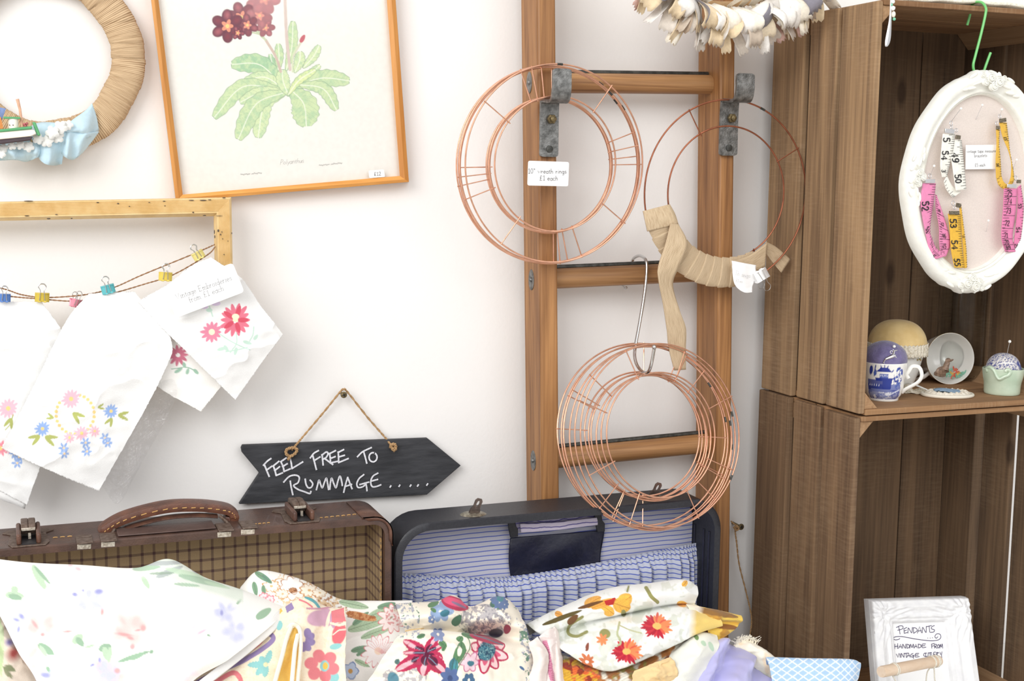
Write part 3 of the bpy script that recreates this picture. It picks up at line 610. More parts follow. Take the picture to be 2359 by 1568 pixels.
# ------------------------------------------------------------------ botanical print
YP = -.022
pr = thing('framed_print', 'framed botanical print of a dark red primrose hung slightly crooked', 'picture', A(650, 440, YP))
M_frame = wood('honey_wood', S(196, 130, 58), S(230, 168, 92), 0, grain=6, fine=40, rough=.4, bump=.15); M_frame2 = wood('honey_wood_upright', S(184, 118, 48), S(216, 152, 78), 2, grain=6, fine=40, rough=.4, bump=.15)
OUT = [(942, 419), (405, 464), (315, -268), (888, -322)]; INN = [(921, 405), (421, 448), (334, -250), (869, -300)]
def rail(i, m):
    j = (i+1) % 4; o0, o1, i0, i1 = OUT[i], OUT[j], INN[i], INN[j]; mb = MB()
    a = [A(*o0, YP+.004), A(*o0, YP-.001), A(*(np.array(o0)*.55+np.array(i0)*.45), YP-.003), A(*i0, YP), A(*i0, YP+.008), A(*o0, YP+.021)]
    b = [A(*o1, YP+.004), A(*o1, YP-.001), A(*(np.array(o1)*.55+np.array(i1)*.45), YP-.003), A(*i1, YP), A(*i1, YP+.008), A(*o1, YP+.021)]
    n = 6; mb.add(a+b, [(k, (k+1) % n, n+(k+1) % n, n+k) for k in range(n)]+[tuple(range(n-1, -1, -1)), tuple(range(n, 2*n))])
    return mb.build('frame_rail', m, pr, angle=25)
rail(0, M_frame); rail(1, M_frame2); rail(2, M_frame); rail(3, M_frame2)
nu, nv = 400, 380
gu, gv = np.meshgrid(np.linspace(0, 1, nu), np.linspace(0, 1, nv))
c = [np.array(p, float) for p in ((405, -30), (896, -70), (922, 406), (420, 449))]
c[0] = np.array((361, -30)); c[1] = np.array((893, -60))
PXY = (c[0][None]*((1-gu)*(1-gv)).ravel()[:, None]+c[1][None]*(gu*(1-gv)).ravel()[:, None]+c[2][None]*(gu*gv).ravel()[:, None]+c[3][None]*((1-gu)*gv).ravel()[:, None])
p = Paint(PXY[:, 0], PXY[:, 1], S(238, 236, 229))
G1, G2, G3, GV = S(196, 216, 172), S(168, 204, 164), S(212, 226, 182), S(146, 178, 138); GO = S(132, 162, 130)
def leafs(pts, w, col, rag=.06):
    """a curved leaf: lens along a bent midrib, crinkled edge, veins"""
    P = cr(pts, 40); L = np.hypot(*np.diff(P, axis=0).T); s_ = np.concatenate([[0], np.cumsum(L)])/L.sum()
    best = np.full(len(p.x), 1e9); bt = np.zeros(len(p.x)); sd = np.zeros(len(p.x))
    lo, hi = P.min(0)-w*1.4, P.max(0)+w*1.4; k = np.where((p.x > lo[0]) & (p.x < hi[0]) & (p.y > lo[1]) & (p.y < hi[1]))[0]
    X, Y = p.x[k], p.y[k]; b = np.full(len(k), 1e9); tt = np.zeros(len(k)); sg = np.zeros(len(k))
    for i in range(39):
        ax, ay = P[i]; dx, dy = P[i+1]-P[i]; q = dx*dx+dy*dy; t = np.clip(((X-ax)*dx+(Y-ay)*dy)/q, 0, 1); d = np.hypot(X-ax-t*dx, Y-ay-t*dy)
        m = d < b; b[m] = d[m]; tt[m] = (s_[i]+(s_[i+1]-s_[i])*t)[m]; sg[m] = np.sign((X-ax)*dy-(Y-ay)*dx)[m]
    h = w*np.sqrt(np.clip(np.sin(PI*np.clip(tt*.93+.05, 0, 1)**1.35), 0, 1))*(1+rag*np.sin(tt*44+sg))+.8
    ins = np.zeros(len(p.x)); ins[k] = np.clip((h-b)/1.5+.5, 0, 1)*(tt < .995)
    p.put(ins, GO)
    ins2 = np.zeros(len(p.x)); ins2[k] = np.clip((h-1.1-b)/1.5+.5, 0, 1)*(tt < .99)
    n = fbm(p.x/9, p.y/9, 3); p.put(ins2, col); p.put(ins2*np.clip((n-.4)*2.2, 0, .5), S(214, 228, 180)); p.put(ins2*np.clip((.5-n)*2, 0, .55), G2)
    side = np.zeros(len(p.x)); side[k] = (np.abs(np.sin((tt*L.sum()-b*.8)*.32)) < .13)*(b < h*.92); p.put(ins2*side*.45, GV)
    mid = np.zeros(len(p.x)); mid[k] = np.clip(1.6-b, 0, 1); p.put(ins2*mid*.9, S(236, 240, 222))
for pts, w, col in [
    ([(660, 160), (672, 110), (675, 48)], 12, G1), ([(640, 165), (643, 130), (641, 100)], 10, G1), ([(636, 172), (628, 150), (622, 124)], 7, G2), ([(680, 165), (690, 140), (692, 118)], 12, G3),
    ([(700, 155), (722, 130), (736, 104)], 10, G3), ([(690, 185), (716, 168), (738, 150)], 8, G3), ([(680, 200), (740, 180), (806, 186)], 19, G1), ([(690, 195), (745, 205), (776, 254)], 15, G1),
    ([(655, 205), (600, 150), (532, 148)], 22, G2), ([(655, 205), (610, 178), (560, 188)], 13, G3), ([(650, 208), (560, 200), (492, 272)], 18, G1), ([(655, 210), (600, 214), (552, 236)], 14, G3), 
    ([(655, 215), (610, 240), (594, 318)], 19, G3), ([(658, 212), (590, 240), (548, 322)], 21, G1), ([(672, 208), (700, 240), (706, 292)], 31, G1), ([(664, 218), (652, 186), (650, 160)], 15, G3), ([(664, 218), (690, 184), (728, 160)], 9, S(226, 234, 170))]: leafs(pts, w, col)
p.line([(647, 165), (635, 130), (612, 92)], 6, S(206, 186, 172)); p.line([(668, 160), (660, 80), (656, -20)], 7, S(214, 196, 186)); p.line([(674, 165), (676, 125), (697, 92)], 4, S(212, 220, 186)); p.line([(676, 130), (690, 105), (698, 92)], 3, S(214, 210, 190))
p.leaf(692, 98, 702, 80, 5, S(196, 96, 106))
for e in [(560, 70), (575, 62), (590, 62), (602, 60), (608, 62)]: p.line([(612, 92), (600, 80), e], 3.5, S(196, 206, 172))
D1, D2, D3 = S(134, 52, 66), S(104, 40, 62), S(176, 92, 100)
def primrose(cx, cy, R, a, tone=0):  # tone pales the upper flowers: glass reflection put into the petal colour
    glass_wash = lambda c: tuple(x*(1-tone)+q*tone for x, q in zip(c[:3], S(214, 150, 150)))
    for k in range(6):
        t = a+2*PI*k/6; x, y = cx+R*.6*math.cos(t), cy+R*.6*math.sin(t)
        p.ell(x, y, R*.46, R*.36, glass_wash(D2), math.degrees(t)); p.ell(x+R*.06*math.cos(t), y+R*.06*math.sin(t), R*.36, R*.27, glass_wash(D1 if k % 2 else D3), math.degrees(t), a=.8, soft=.7)
    p.flower(cx, cy, R*.42, 5, R*.12, glass_wash(S(232, 150, 120)), glass_wash(S(236, 206, 130)), .32)
primrose(600, 2, 34, .7, .55); primrose(556, 40, 36, .2, .12); primrose(612, 64, 22, 1., .35); primrose(598, 36, 30, 1.3, .45); primrose(570, 58, 26, .4, .1); primrose(524, 60, 38, .5, .0); primrose(548, 76, 16, .1, .0); primrose(610, -2, 36, .1, .6)
mb = MB(); mb.grid(A_np(PXY[:, 0], PXY[:, 1], np.full(len(PXY), YP+.007)), nu, nv, col=p.c); mb.build('print', printed('print_paper', .9, 200, .02, 0, .2), pr, label='watercolour print of a primrose plant')
mb = MB()
write_px(mb, 'Polyanthus', (645, 379), (700, 374), 11, YP+.0066, .03, .05, slant=.25)

for xa, ya, xb, yb_ in ((554, 402, 603, 398), (735, 381, 788, 375)):     # two lines of script too faint to read
    for u0, u1 in ((0, .45), (.52, 1)): mb.ribbon([A(xa+(xb-xa)*u, ya+(yb_-ya)*u-1.3*math.sin(u*70)-.8*math.sin(u*31), YP+.0066) for u in np.linspace(u0, u1, 40)], .0003, (0, -1, 0))
mb.build('caption', mat('pale_caption_ink', S(110, 110, 112), .8, var=.1, scale=300, bump=0), pr)
tg = MB(); plate(tg, rounded([(849, 393), (884, 390), (887, 407), (851, 410)], 3), YP-.0012, .0008); o = tg.build('price_sticker', M_card, pr, label='white price sticker reading £12')
mb = MB(); write_px(mb, '£12', (862, 405), (878, 403.5), 8, YP-.0014, .1); mb.build('lettering', M_ink, o)
mb = MB(); mb.prism([A(x, y, YP+.0045) for x, y in [(345, -260), (880, -310), (926, 410), (416, 453)]], (0, .0015, 0)); mb.build('glass', clear('picture_glass', (1, 1, 1, 1), 1.35, film=True), pr, smooth=False)
# ------------------------------------------------------------------ yellow picture frame with the twine
YF = -.05
yf = thing('picture_frame', 'empty fluted yellow wooden frame with chipped paint and twine strung across', 'picture frame', A(300, 480, YF))
M_yel = mat('chipped_yellow_paint', S(228, 198, 144), .5, scale=70, c2=S(216, 182, 122), bump=.15, bscale=200); M_chip = mat('dark_chip', S(96, 84, 74), .8, var=.4, scale=400)
prof = [(0, .000), (.03, .004), (.1, .0055)]+sum([[(.12+.075*k, .0065), (.15+.075*k, .0056), (.165+.075*k, .0056)] for k in range(9)], [])+[(.82, .006), (.88, .001), (.97, -.002), (1, -.006)]
def yrail(o0, i0, o1, i1):
    mb = MB(); Vs = []
    for (o_, i_) in ((o0, i0), (o1, i1)):
        for t, h in prof: q = np.array(o_)*(1-t)+np.array(i_)*t; Vs.append(A(*q, YF-h))
        Vs += [A(*i_, YF+.022), A(*o_, YF+.022)]
    n = len(prof)+2; mb.add(Vs, [(k, (k+1) % n, n+(k+1) % n, n+k) for k in range(n)]+[tuple(range(n-1, -1, -1)), tuple(range(n, 2*n))])
    return mb.build('frame_rail', M_yel, yf, angle=25)
C_o = [(-560, 475), (533, 454), (541, 848), (-560, 870)]; C_i = [(-515, 520), (492, 498), (498, 806), (-515, 828)]
rails = [yrail(C_o[0], C_i[0], C_o[1], C_i[1]), yrail(C_o[1], C_i[1], C_o[2], C_i[2]), yrail(C_o[2], C_i[2], C_o[3], C_i[3]), yrail(C_o[3], C_i[3], C_o[0], C_i[0])]
mb = MB()
for x, y, a, b in [(66, 463, 10, 1.2), (516, 455.5, 4, 1.2), (441, 461, 6, 1), (468, 461, 8, 1.2), (483, 460, 4, 1), (112, 503.5, 4, 1.4), (165, 503, 2, 1.2), (445, 489, 2, 1.5), (471, 496, 4, 1.2), (272, 468.5, 2.2, 1.4), (130, 494, 3, 1), (225, 466, 3, 1), (378, 463, 3, 1), (380, 474, 1.6, .8), (344, 466, 2.4, .8), (62, 497, 5, .8), (503, 531, 2, 3), (508, 540, 1.4, 2), (494, 534, 1.2, 5), (495, 545, 1.2, 4), (513, 550, 1.2, 1), (534, 537, 1, 2.5), (511, 534, 1, 1.6), (516, 586, 1.4, 1), (505, 497, 8, .5), (525, 555, 1, 1), (298, 475, 1.2, 1.2)]:
    c = A(x, y, YF-.0069); mb = MB(); mb.ball(c, (a*.00052, .0006, b*.00052), 8, 5); mb.build('paint_chip', M_chip, yf)
M_twine = mat('brown_twine', S(178, 138, 102), .9, scale=900, c2=S(138, 100, 70), bump=.5, bscale=1500); M_jtwine = mat('pale_jute_twine', S(206, 170, 124), .9, scale=900, c2=S(160, 122, 82), bump=.5, bscale=1500)
def twine(mb, pts, r=.0009, n=60, frays=0, m=None):
    """two plies twisted about each other"""
    P = cr([tuple(q) for q in pts], n); L = 0; a = []; b = []
    for i in range(n):
        q = Vector(P[i]); t = (Vector(P[min(i+1, n-1)])-Vector(P[max(i-1, 0)])).normalized(); s_ = t.cross(Vector((0, 1, 0))).normalized(); u = s_.cross(t)
        ang = i*1.1; d = s_*math.cos(ang)+u*math.sin(ang); a.append(q+d*r*.55); b.append(q-d*r*.55)
    mb.tube(a, r*.75, 6); mb.tube(b, r*.75, 6)
yt = YF-.0045
mb = MB(); twine(mb, [A(495, 563, yt), A(440, 587, yt-.006), A(330, 632, yt-.01), A(262, 662, yt-.01), A(200, 678, yt-.012), A(110, 685, yt-.012), A(52, 679, yt-.01), A(0, 663, yt-.008), A(-120, 640, yt), A(-515, 560, yt)], r=.0007, n=190)
mb.build('twine', M_twine, yf)
mb = MB(); twine(mb, [A(496, 568, yt), A(476, 588, yt-.008), A(400, 632, yt-.012), A(330, 655, yt-.012), A(250, 678, yt-.012), A(175, 693, yt-.012), A(90, 688, yt-.012), A(20, 682, yt-.012), A(-80, 668, yt), A(-515, 600, yt)], r=.0007, n=190)
mb.build('twine', M_twine, yf)
# ------------------------------------------------------------------ embroidered cloths, their clips, the card
M_hank = printed('white_linen', .9, 1100, .25, .2, .2)
PINK, BLUE, YEL, OLIVE, RED, MINT, ROSE = S(240, 190, 204), S(150, 178, 226), S(246, 212, 140), S(178, 184, 110), S(216, 88, 108), S(196, 222, 208), S(228, 124, 144)
HB = S(238, 238, 237)
def star(p, x, y, R, n, c, cc=YEL, rc=.24, w=None): p.flower(x, y, R, n, w or R*.16, c, cc, rc)
def sprig(p, x, y, R, a, n=3, c=OLIVE):
    for k in range(n): t = math.radians(a+(k-(n-1)/2)*42); p.leaf(x, y, x+R*math.cos(t), y+R*math.sin(t), R*.15, c)
def pt_front(PX, PY):
    p = Paint(PX, PY, HB)
    for k in range(26):
        if k in (6, 7, 8, 19, 20, 21): pass
        t = -PI/2+.25+k*2*PI/26; x, y = 173+44*math.cos(t), 954+46*math.sin(t)
        if not (-2.3 < math.atan2(y-954, x-173) < -1.55): p.ell(x, y, 4.2, 4.2, YEL)
    star(p, 164, 918, 22, 13, PINK); star(p, 188, 998, 18, 11, PINK); star(p, 218, 993, 14, 9, PINK); star(p, 160, 1008, 14, 9, PINK)
    star(p, 256, 946, 17, 12, BLUE); star(p, 98, 987, 18, 12, BLUE)
    for x, y in [(242, 1009), (248, 1020), (197, 1020), (200, 1040), (147, 1032), (148, 1045)]: star(p, x, y, 13, 6, BLUE, S(246, 214, 170), .22, 2.6)
    sprig(p, 168, 950, 30, 40, 2); sprig(p, 225, 938, 16, -10, 2); sprig(p, 272, 955, 26, 5, 2); sprig(p, 258, 962, 22, 120, 2); sprig(p, 124, 963, 18, 200, 2); sprig(p, 92, 1003, 28, 150, 2); sprig(p, 104, 1005, 30, 25, 2)
    return p
def pt_right(PX, PY):
    p = Paint(PX, PY, HB); p.ell(545, 731, 14, 10, S(248, 240, 200)); 
    star(p, 543, 736, 38, 14, ROSE, None, w=5.5); star(p, 543, 736, 34, 5, RED, None, w=5.5); p.ell(543, 728, 9, 7, S(250, 242, 206)); star(p, 488, 764, 25, 12, S(226, 140, 164), S(250, 244, 206), .3, 4.2)
    for l in ([(505, 768), (540, 790), (575, 806)], [(545, 765), (545, 790), (530, 812)], [(575, 785), (583, 770), (585, 752)], [(520, 810), (545, 806), (570, 800)]): p.line(l, 2.6, MINT)
    for l in [(560, 785, 580, 792), (585, 782, 594, 770), (500, 806, 524, 800), (516, 795, 526, 810), (545, 800, 540, 818)]: p.leaf(*l, 4, MINT)
    p.ell(470, 706, 10, 6, S(222, 206, 232)); p.ell(497, 698, 12, 6, S(222, 206, 232)); p.line([(482, 705), (486, 716), (490, 728)], 3, MINT); p.ell(482, 714, 8, 5, MINT)
    return p
def pt_behind(PX, PY):
    p = Paint(PX, PY, S(246, 244, 240)); star(p, 410, 818, 26, 11, S(206, 120, 142), None, w=4); p.line([(395, 850), (430, 846), (456, 858)], 2.4, S(150, 186, 166))
    for l in [(402, 858, 420, 848), (426, 846, 422, 834), (430, 862, 434, 848), (446, 850, 457, 862)]: p.leaf(*l, 4, S(160, 194, 174))
    return p
def pt_left(PX, PY):
    p = Paint(PX, PY, HB); star(p, 19, 940, 23, 13, PINK); star(p, 2, 1032, 20, 10, S(240, 150, 164)); star(p, 22, 1035, 12, 7, PINK)
    for x, y in [(34, 1044), (40, 1066), (44, 1052)]: star(p, x, y, 14, 6, BLUE, S(246, 214, 170), .22, 2.6)
    sprig(p, 26, 962, 26, 110, 2); p.line([(30, 955), (24, 975), (12, 990)], 2, OLIVE); return p
plain = lambda PX, PY: Paint(PX, PY, HB)
def hank(label, rows, nu, nv, painter, seed, wr=.0028, rag=2.2):
    o = cloth(rows, nu, nv, painter, wr=wr, wscale=95, seed=seed, edge_rag=rag).build('embroidered_cloth', M_hank, None, thick=.0006, angle=80)
    return meta(o, label, 'embroidered cloth', 'vintage embroidered cloths pegged on the twine')
y0 = YF-.013
hank('plain edge of white cloth hanging lowest at the left margin, behind the pink daisies cloth', [[(-90, 760, y0+.006), (60, 740, y0+.006)], [(-110, 960, y0+.004), (100, 960, y0+.004)], [(-140, 1100, y0+.003), (58, 1171, y0+.003)]], 30, 40, plain, 2)
hank('white cloth with pink daisies and blue flowers, cut by the left edge of the photo', [[(-60, 690, y0), (10, 694, y0), (95, 694, y0)], [(-120, 800, y0-.002), (20, 800, y0-.006), (150, 790, y0-.002)], [(-150, 960, y0-.002), (0, 965, y0-.004), (130, 960, y0-.002)], [(-170, 1060, y0), (-60, 1100, y0-.002), (62, 1163, y0)], ], 180, 230, pt_left, 4)
hank('white cloth with a red flower and green sprig, tucked behind the right-hand cloth', [[(330, 700, y0+.002), (440, 690, y0+.002)], [(322, 790, y0), (430, 770, y0)], [(352, 880, y0), (520, 850, y0)], [(463, 948, y0+.002), (508, 892, y0+.002)]], 120, 150, pt_behind, 6)
hank('white cloth with a ring of yellow dots among pink and blue daisies', [[(205, 676, y0-.008), (250, 674, y0-.01), (310, 672, y0-.008)], [(152, 740, y0-.012), (255, 730, y0-.017), (392, 775, y0-.012)], [(82, 880, y0-.012), (225, 880, y0-.016), (372, 870, y0-.013)], [(4, 1032, y0-.01), (115, 1084, y0-.014), (228, 1131, y0-.01)]], 270, 290, pt_front, 8, .003)
hank('white cloth with two red daisies below the printed card', [[(318, 694, y0-.012), (390, 652, y0-.014), (440, 612, y0-.012), (486, 592, y0-.01)], [(388, 770, y0-.012), (460, 715, y0-.02), (520, 670, y0-.018), (556, 640, y0-.01)], [(470, 850, y0-.012), (530, 790, y0-.018), (575, 740, y0-.016), (606, 710, y0-.01)], [(543, 920, y0-.01), (580, 868, y0-.012), (618, 815, y0-.012), (652, 770, y0-.008)]], 230, 220, pt_right, 9, .003)
M_bag = clear('clear_cellophane', (.97, .97, .97, 1), 1.3, film=True)
mb = cloth([[(170, 900, y0-.001), (290, 850, y0-.001), (390, 860, y0-.001)], [(200, 1000, y0-.001), (320, 970, y0-.006), (404, 918, y0-.001)], [(235, 1120, y0), (272, 1160, y0-.004), (312, 1094, y0)]], 50, 50, plain, wr=.006, wscale=30, seed=3)
mb.c = None; meta(mb.build('cellophane_bag', M_bag, None, angle=80), 'crinkled clear cellophane bag showing below the cloth with yellow dots', 'plastic bag')
M_clipwire = mat('nickel_wire', S(190, 188, 184), .3, .9, scale=100, var=.1, bump=0)
def clip(label, x, y, w, ang, color, name, Y, yaw_=0., flip=1):
    """binder clip: folded steel body gripping downward, one wire lever laid up over the spine"""
    m = mat(name, color, .35, .1, var=.06, scale=200, bump=0, coat=.3)
    W_ = w*.00052; H = W_*.62; c = A(x, y, Y); t = thing('binder_clip', label, 'binder clip', c, 'binder clips on the twine' if flip > 0 else None)
    mb = MB(); g = .0011; d = H*.36
    prof = cr([(-.0006, -H), (-g, -H*.9), (-d*.8, -H*.12), (-d, 0), (0, H*.05), (d, 0), (d*.8, -H*.12), (g, -H*.9), (.0006, -H)], 28); V = []
    for i, q in enumerate(prof): V += [c+Vector((-W_/2, q[0], q[1]+H/2)), c+Vector((W_/2, q[0], q[1]+H/2))]
    mb.add(V, [(2*i, 2*i+1, 2*i+3, 2*i+2) for i in range(27)]); mb.build('body', m, t, thick=.0007, angle=50)
    for s_ in (-1, 1):
        mb = MB(); a = W_*.18; b = W_*.27; yy = s_*(d+.0012); top = H*1.65 if s_ < 0 else H*1.5
        mb.tube([c+Vector(q) for q in cr([(-a*1.1, s_*.0018, -H*.48), (-a*.9, yy*.7, 0), (-a*.8, yy, H*.5), (-a*.75, yy, H*.85), (-b, yy, top*.8), (-a*.8, yy, top), (0, yy, top*1.03), (a*.8, yy, top), (b, yy, top*.8), (a*.75, yy, H*.85), (a*.8, yy, H*.5), (a*.9, yy*.7, 0), (a*1.1, s_*.0018, -H*.48)], 50)], .00042, 6); mb.build('wire_lever', M_clipwire, t)
        mb = MB(); [mb.tube([c+Vector((q-W_*.1, s_*.0016, -H*.47)), c+Vector((q+W_*.1, s_*.0016, -H*.47))], .0011, 8) for q in (-a*1.1, a*1.1)]; mb.build('rolled_edge', m, t)
    t.rotation_euler = (0, math.radians(ang), yaw_); return t
yc = y0-.006
clip('blue binder clip at the left end of the twine', 10, 686, 25, 3, S(86, 130, 200), 'blue_clip_paint', yc)
clip('deep yellow binder clip between the blue and the pink clips', 97, 685, 29, 3, S(216, 190, 70), 'yellow_clip_paint', yc)
clip('small pink binder clip on the lower twine', 174, 698, 25, 14, S(232, 150, 168), 'pink_clip_paint', yc, .5)
clip('turquoise binder clip at the top of the yellow-dotted cloth', 249, 666, 28, -14, S(96, 192, 200), 'turquoise_clip_paint', yc-.006)
clip('yellow binder clip on the twine left of the printed card', 381, 637, 28, 4, S(232, 206, 90), 'lemon_clip_paint', yc-.006)
clip('pale yellow binder clip nearest the corner of the yellow frame', 457, 588, 26, -30, S(242, 226, 140), 'pale_lemon_clip_paint', yc-.004)
YC = y0-.032
cardt = thing('price_card', 'white card reading Vintage Embroideries from £1 each', 'card', A(467, 668, YC))
mb = MB(); plate(mb, rounded([(378, 664), (536, 605), (563, 672), (406, 732)], 9), YC, .0006); mb.build('card', M_card, cardt)
mb = MB(); write_px(mb, 'Vintage Embroideries', (407, 690), (535, 644), 13, YC-.0003, .036, .09, jit=.005, serif=True); write_px(mb, 'from £1 each', (437, 697), (516, 668), 13, YC-.0003, .036, .09, jit=.005, serif=True)
mb.build('lettering', mat('typed_ink', S(112, 112, 114), .7, var=.2, scale=400, bump=0), cardt)
# ------------------------------------------------------------------ slate arrow sign
YS = -.013
sg = thing('arrow_sign', 'black slate arrow sign chalked FEEL FREE TO RUMMAGE', 'sign', A(800, 1085, YS))
M_slate = mat('black_slate', S(62, 63, 67), .75, scale=60, c2=S(44, 45, 49), stretch=(.35, 1, 1.6), bump=.55, bscale=110)
mb = MB(); plate(mb, [(559, 1025), (985, 1009), (1062, 1072), (984, 1139), (551, 1161), (598, 1090), (558, 1042), (556, 1032)], YS, .007); mb.build('slate_board', M_slate, sg, bevel=.0009, smooth=False)
def Z(x, y): return (540+x/4.3685, 880+y/4.3685)
STK = [[(292, 836), (330, 795), (368, 768)], [(305, 838), (330, 900), (350, 948)], [(322, 885), (378, 845)], [(392, 842), (410, 895), (420, 938)], [(392, 842), (448, 796)], [(405, 890), (455, 850)], [(420, 938), (484, 912)],
 [(468, 800), (490, 850), (500, 898)], [(466, 800), (522, 762)], [(484, 850), (532, 820)], [(500, 898), (562, 872)], [(560, 760), (572, 815), (580, 868)], [(580, 868), (688, 802)],
 [(764, 762), (800, 715), (846, 688)], [(788, 738), (805, 800), (825, 878)], [(800, 790), (862, 752)], [(882, 728), (888, 780), (893, 834)], [(880, 735), (925, 702), (942, 722), (920, 760), (890, 775)], [(905, 765), (990, 828)],
 [(958, 715), (965, 770), (966, 812)], [(952, 722), (1018, 688)], [(965, 768), (1015, 748)], [(966, 812), (1052, 793)], [(1045, 700), (1050, 808)], [(1042, 708), (1100, 678)], [(1050, 752), (1108, 735)], [(1050, 808), (1146, 768)],
 [(1238, 750), (1290, 700), (1378, 658)], [(1302, 705), (1318, 760), (1332, 815)], [(1395+40*math.cos(t), 755+46*math.sin(t)) for t in [-1.2+6.28*k/14 for k in range(15)]],
 [(496, 1005), (550, 950), (610, 935), (652, 955), (640, 1010), (596, 1040), (640, 1078), (700, 1100), (758, 1120), (770, 1098)], [(562, 995), (572, 1060), (588, 1132)],
 [(712, 975), (722, 1030), (745, 1062), (775, 1055), (788, 1020), (762, 985)], [(825, 1082), (838, 1030), (852, 985), (868, 1030), (885, 1062), (905, 1010), (925, 965), (938, 1020), (948, 1080)], [(960, 1078), (965, 1020), (978, 965), (1000, 1020), (1022, 1062), (1040, 1000), (1062, 945), (1080, 1000), (1086, 1040)],
 [(1100, 1108), (1118, 1030), (1140, 958)], [(1140, 958), (1160, 1010), (1184, 1072)], [(1112, 1050), (1180, 1028)], [(1302, 930), (1256, 968), (1232, 1020), (1245, 1058), (1290, 1052), (1322, 1025)], [(1262, 1030), (1352, 1005)], [(1322, 1015), (1330, 1055), (1334, 1092)],
 [(1444, 915), (1395, 945), (1372, 1000), (1385, 1048), (1425, 1050), (1474, 1032)], [(1378, 995), (1442, 978)]]
STK += [[(x-4, y+6), (x+5, y-8)] for x, y in ((1570, 1050), (1660, 1043), (1772, 1042), (1846, 1040), (1940, 1030))]
mb = MB()
for k_, s_ in enumerate(STK): mb.ribbon([A(*Z(*q), YS-.0005-.00002*k_) for q in (cr(s_, 5*len(s_)) if len(s_) > 2 else s_)], .0021, (0, -1, 0))
mb.build('chalk_lettering', mat('white_chalk_paint', S(240, 240, 244), .8, scale=500, c2=S(206, 206, 214), bump=.2), sg)
mb = MB(); twine(mb, [A(672, 1036, YS-.002), A(684, 1022, YS-.001), A(700, 1003, -.008), A(745, 950, -.008), A(784, 902, -.014), A(792, 897, -.018), A(800, 902, -.014), A(846, 960, -.008), A(886, 1006, -.008), A(897, 1020, YS-.001), A(905, 1028, YS-.002)], r=.0012, n=110); 
mb.build('hanging_twine', M_jtwine, sg)
mb = MB(); twine(mb, [A(668, 1050, YS-.003), A(660, 1046, YS-.005), A(660, 1036, YS-.005), A(672, 1031, YS-.005), A(684, 1034, YS-.005), A(680, 1044, YS-.005), A(668, 1052, YS-.004), A(664, 1058, YS-.002)], r=.0017, n=40); mb.build('knot', M_jtwine, sg)
mb = MB(); twine(mb, [A(900, 1032, YS-.002), A(902, 1024, YS-.005), A(910, 1024, YS-.005), A(911, 1034, YS-.005), A(903, 1032, YS-.006), A(910, 1038, YS-.004)], r=.0019, n=30); mb.build('knot', M_jtwine, sg)
def screw(label, x, y, ln=.022, r=.0042):
    t = thing('wall_screw', label, 'screw', A(x, y, 0)); c = A(x, y, -ln); c2 = Vector((c.x, 0, c.z)); mb = MB()
    mb.lathe([(.0019, 0), (.0019, ln-.002)], c2, (0, -1, 0), 12); mb.build('shank', M_brass, t)
    mb = MB(); mb.lathe([(.0019, 0), (r, .002), (r*.96, .003), (r*.5, .0036), (0, .0037)], c2+Vector((0, -ln+.002, 0)), (0, -1, 0), 20); o = mb.build('head', M_brass, t)
    mb = MB(); q = c2+Vector((0, -ln-.0017, 0)); mb.obox(q, (r*.55, 0, r*.1), (0, .0003, 0), (-r*.02, 0, r*.12)); mb.obox(q, (r*.1, 0, -r*.55), (0, .0003, 0), (r*.12, 0, r*.02)); mb.build('cross_slot', M_ink, o)
screw('brass screw in the wall holding the twine of the slate arrow', 792, 909, .018); screw('brass screw in the wall between ladder and crates, twine tied to it', 1707, 1213, .024, .0046)
# ------------------------------------------------------------------ copper wreath rings
RO = .127; RI = RO*.683
def ring_proto(label, group, m, ns=4, a0=0., wire=.00115, RO=RO, RI=RI):
    t = thing('wreath_ring', label, 'wreath ring', (0, 0, 0), group)
    for nm, R in (('outer_wire', RO), ('inner_wire', RI)):
        mb = MB(); mb.tube([(R*math.cos(2*PI*k/120), (.0006 if R == RI else 0), R*math.sin(2*PI*k/120)) for k in range(120)], wire, 8, closed=True); mb.build(nm, m, t)
    for k in range(ns):
        a = a0+2*PI*k/ns; mb = MB(); c, s_ = math.cos(a), math.sin(a)
        mb.tube([((RI-.003)*c, -.0016, (RI-.003)*s_), ((RO+.002)*c, -.0014, (RO+.002)*s_)], .0008, 6); mb.build('spoke', m, t)
    a = a0+.6; mb = MB(); mb.tube([(RO*math.cos(a+q), 0, RO*math.sin(a+q)) for q in (0, .02, .04, .06)], wire*1.35, 8); mb.build('weld_joint', M_darksteel, t)
    return t
proto = ring_proto('copper wire wreath ring in the bundle on the left bracket of the ladder', 'copper wreath rings hanging on the left bracket', M_copper)
def place(first, px, py, Y, spin, tilt=0., turn=0., sc=1., label=None, group=None, _used=[]):
    r = first if first.name not in _used else copy_tree(first)
    _used.append(first.name)
    r.location = A(px, py, Y); r.rotation_euler = Matrix.Identity(3).to_euler()
    r.matrix_basis = Matrix.Translation(A(px, py, Y)) @ Matrix.Rotation(turn, 4, 'Z') @ Matrix.Rotation(tilt, 4, 'X') @ Matrix.Rotation(spin, 4, 'Y') @ Matrix.Scale(sc, 4)
    if label: r['label'] = label
    if group: r['group'] = group
    return r
for i, (x, y, Y, sp, ti, tu) in enumerate([(1272, 382, -.0835, -.03, .004, -.01), (1268, 383, -.0885, -.12, -.006, .012), (1266, 381, -.0925, -.22, .012, -.02), (1270, 380, -.0965, -.36, -.01, .02)]): place(proto, x, y, Y, sp, ti, tu, .955)
place(proto, 1282, 378, -.1035, -.93, .02, .045, .955, label='frontmost copper wire ring on the left ladder bracket, shifted to the right of the others', group=' ').pop('group', None)
G2_ = 'copper wreath rings hanging on the steel hook'
lowfirst = True
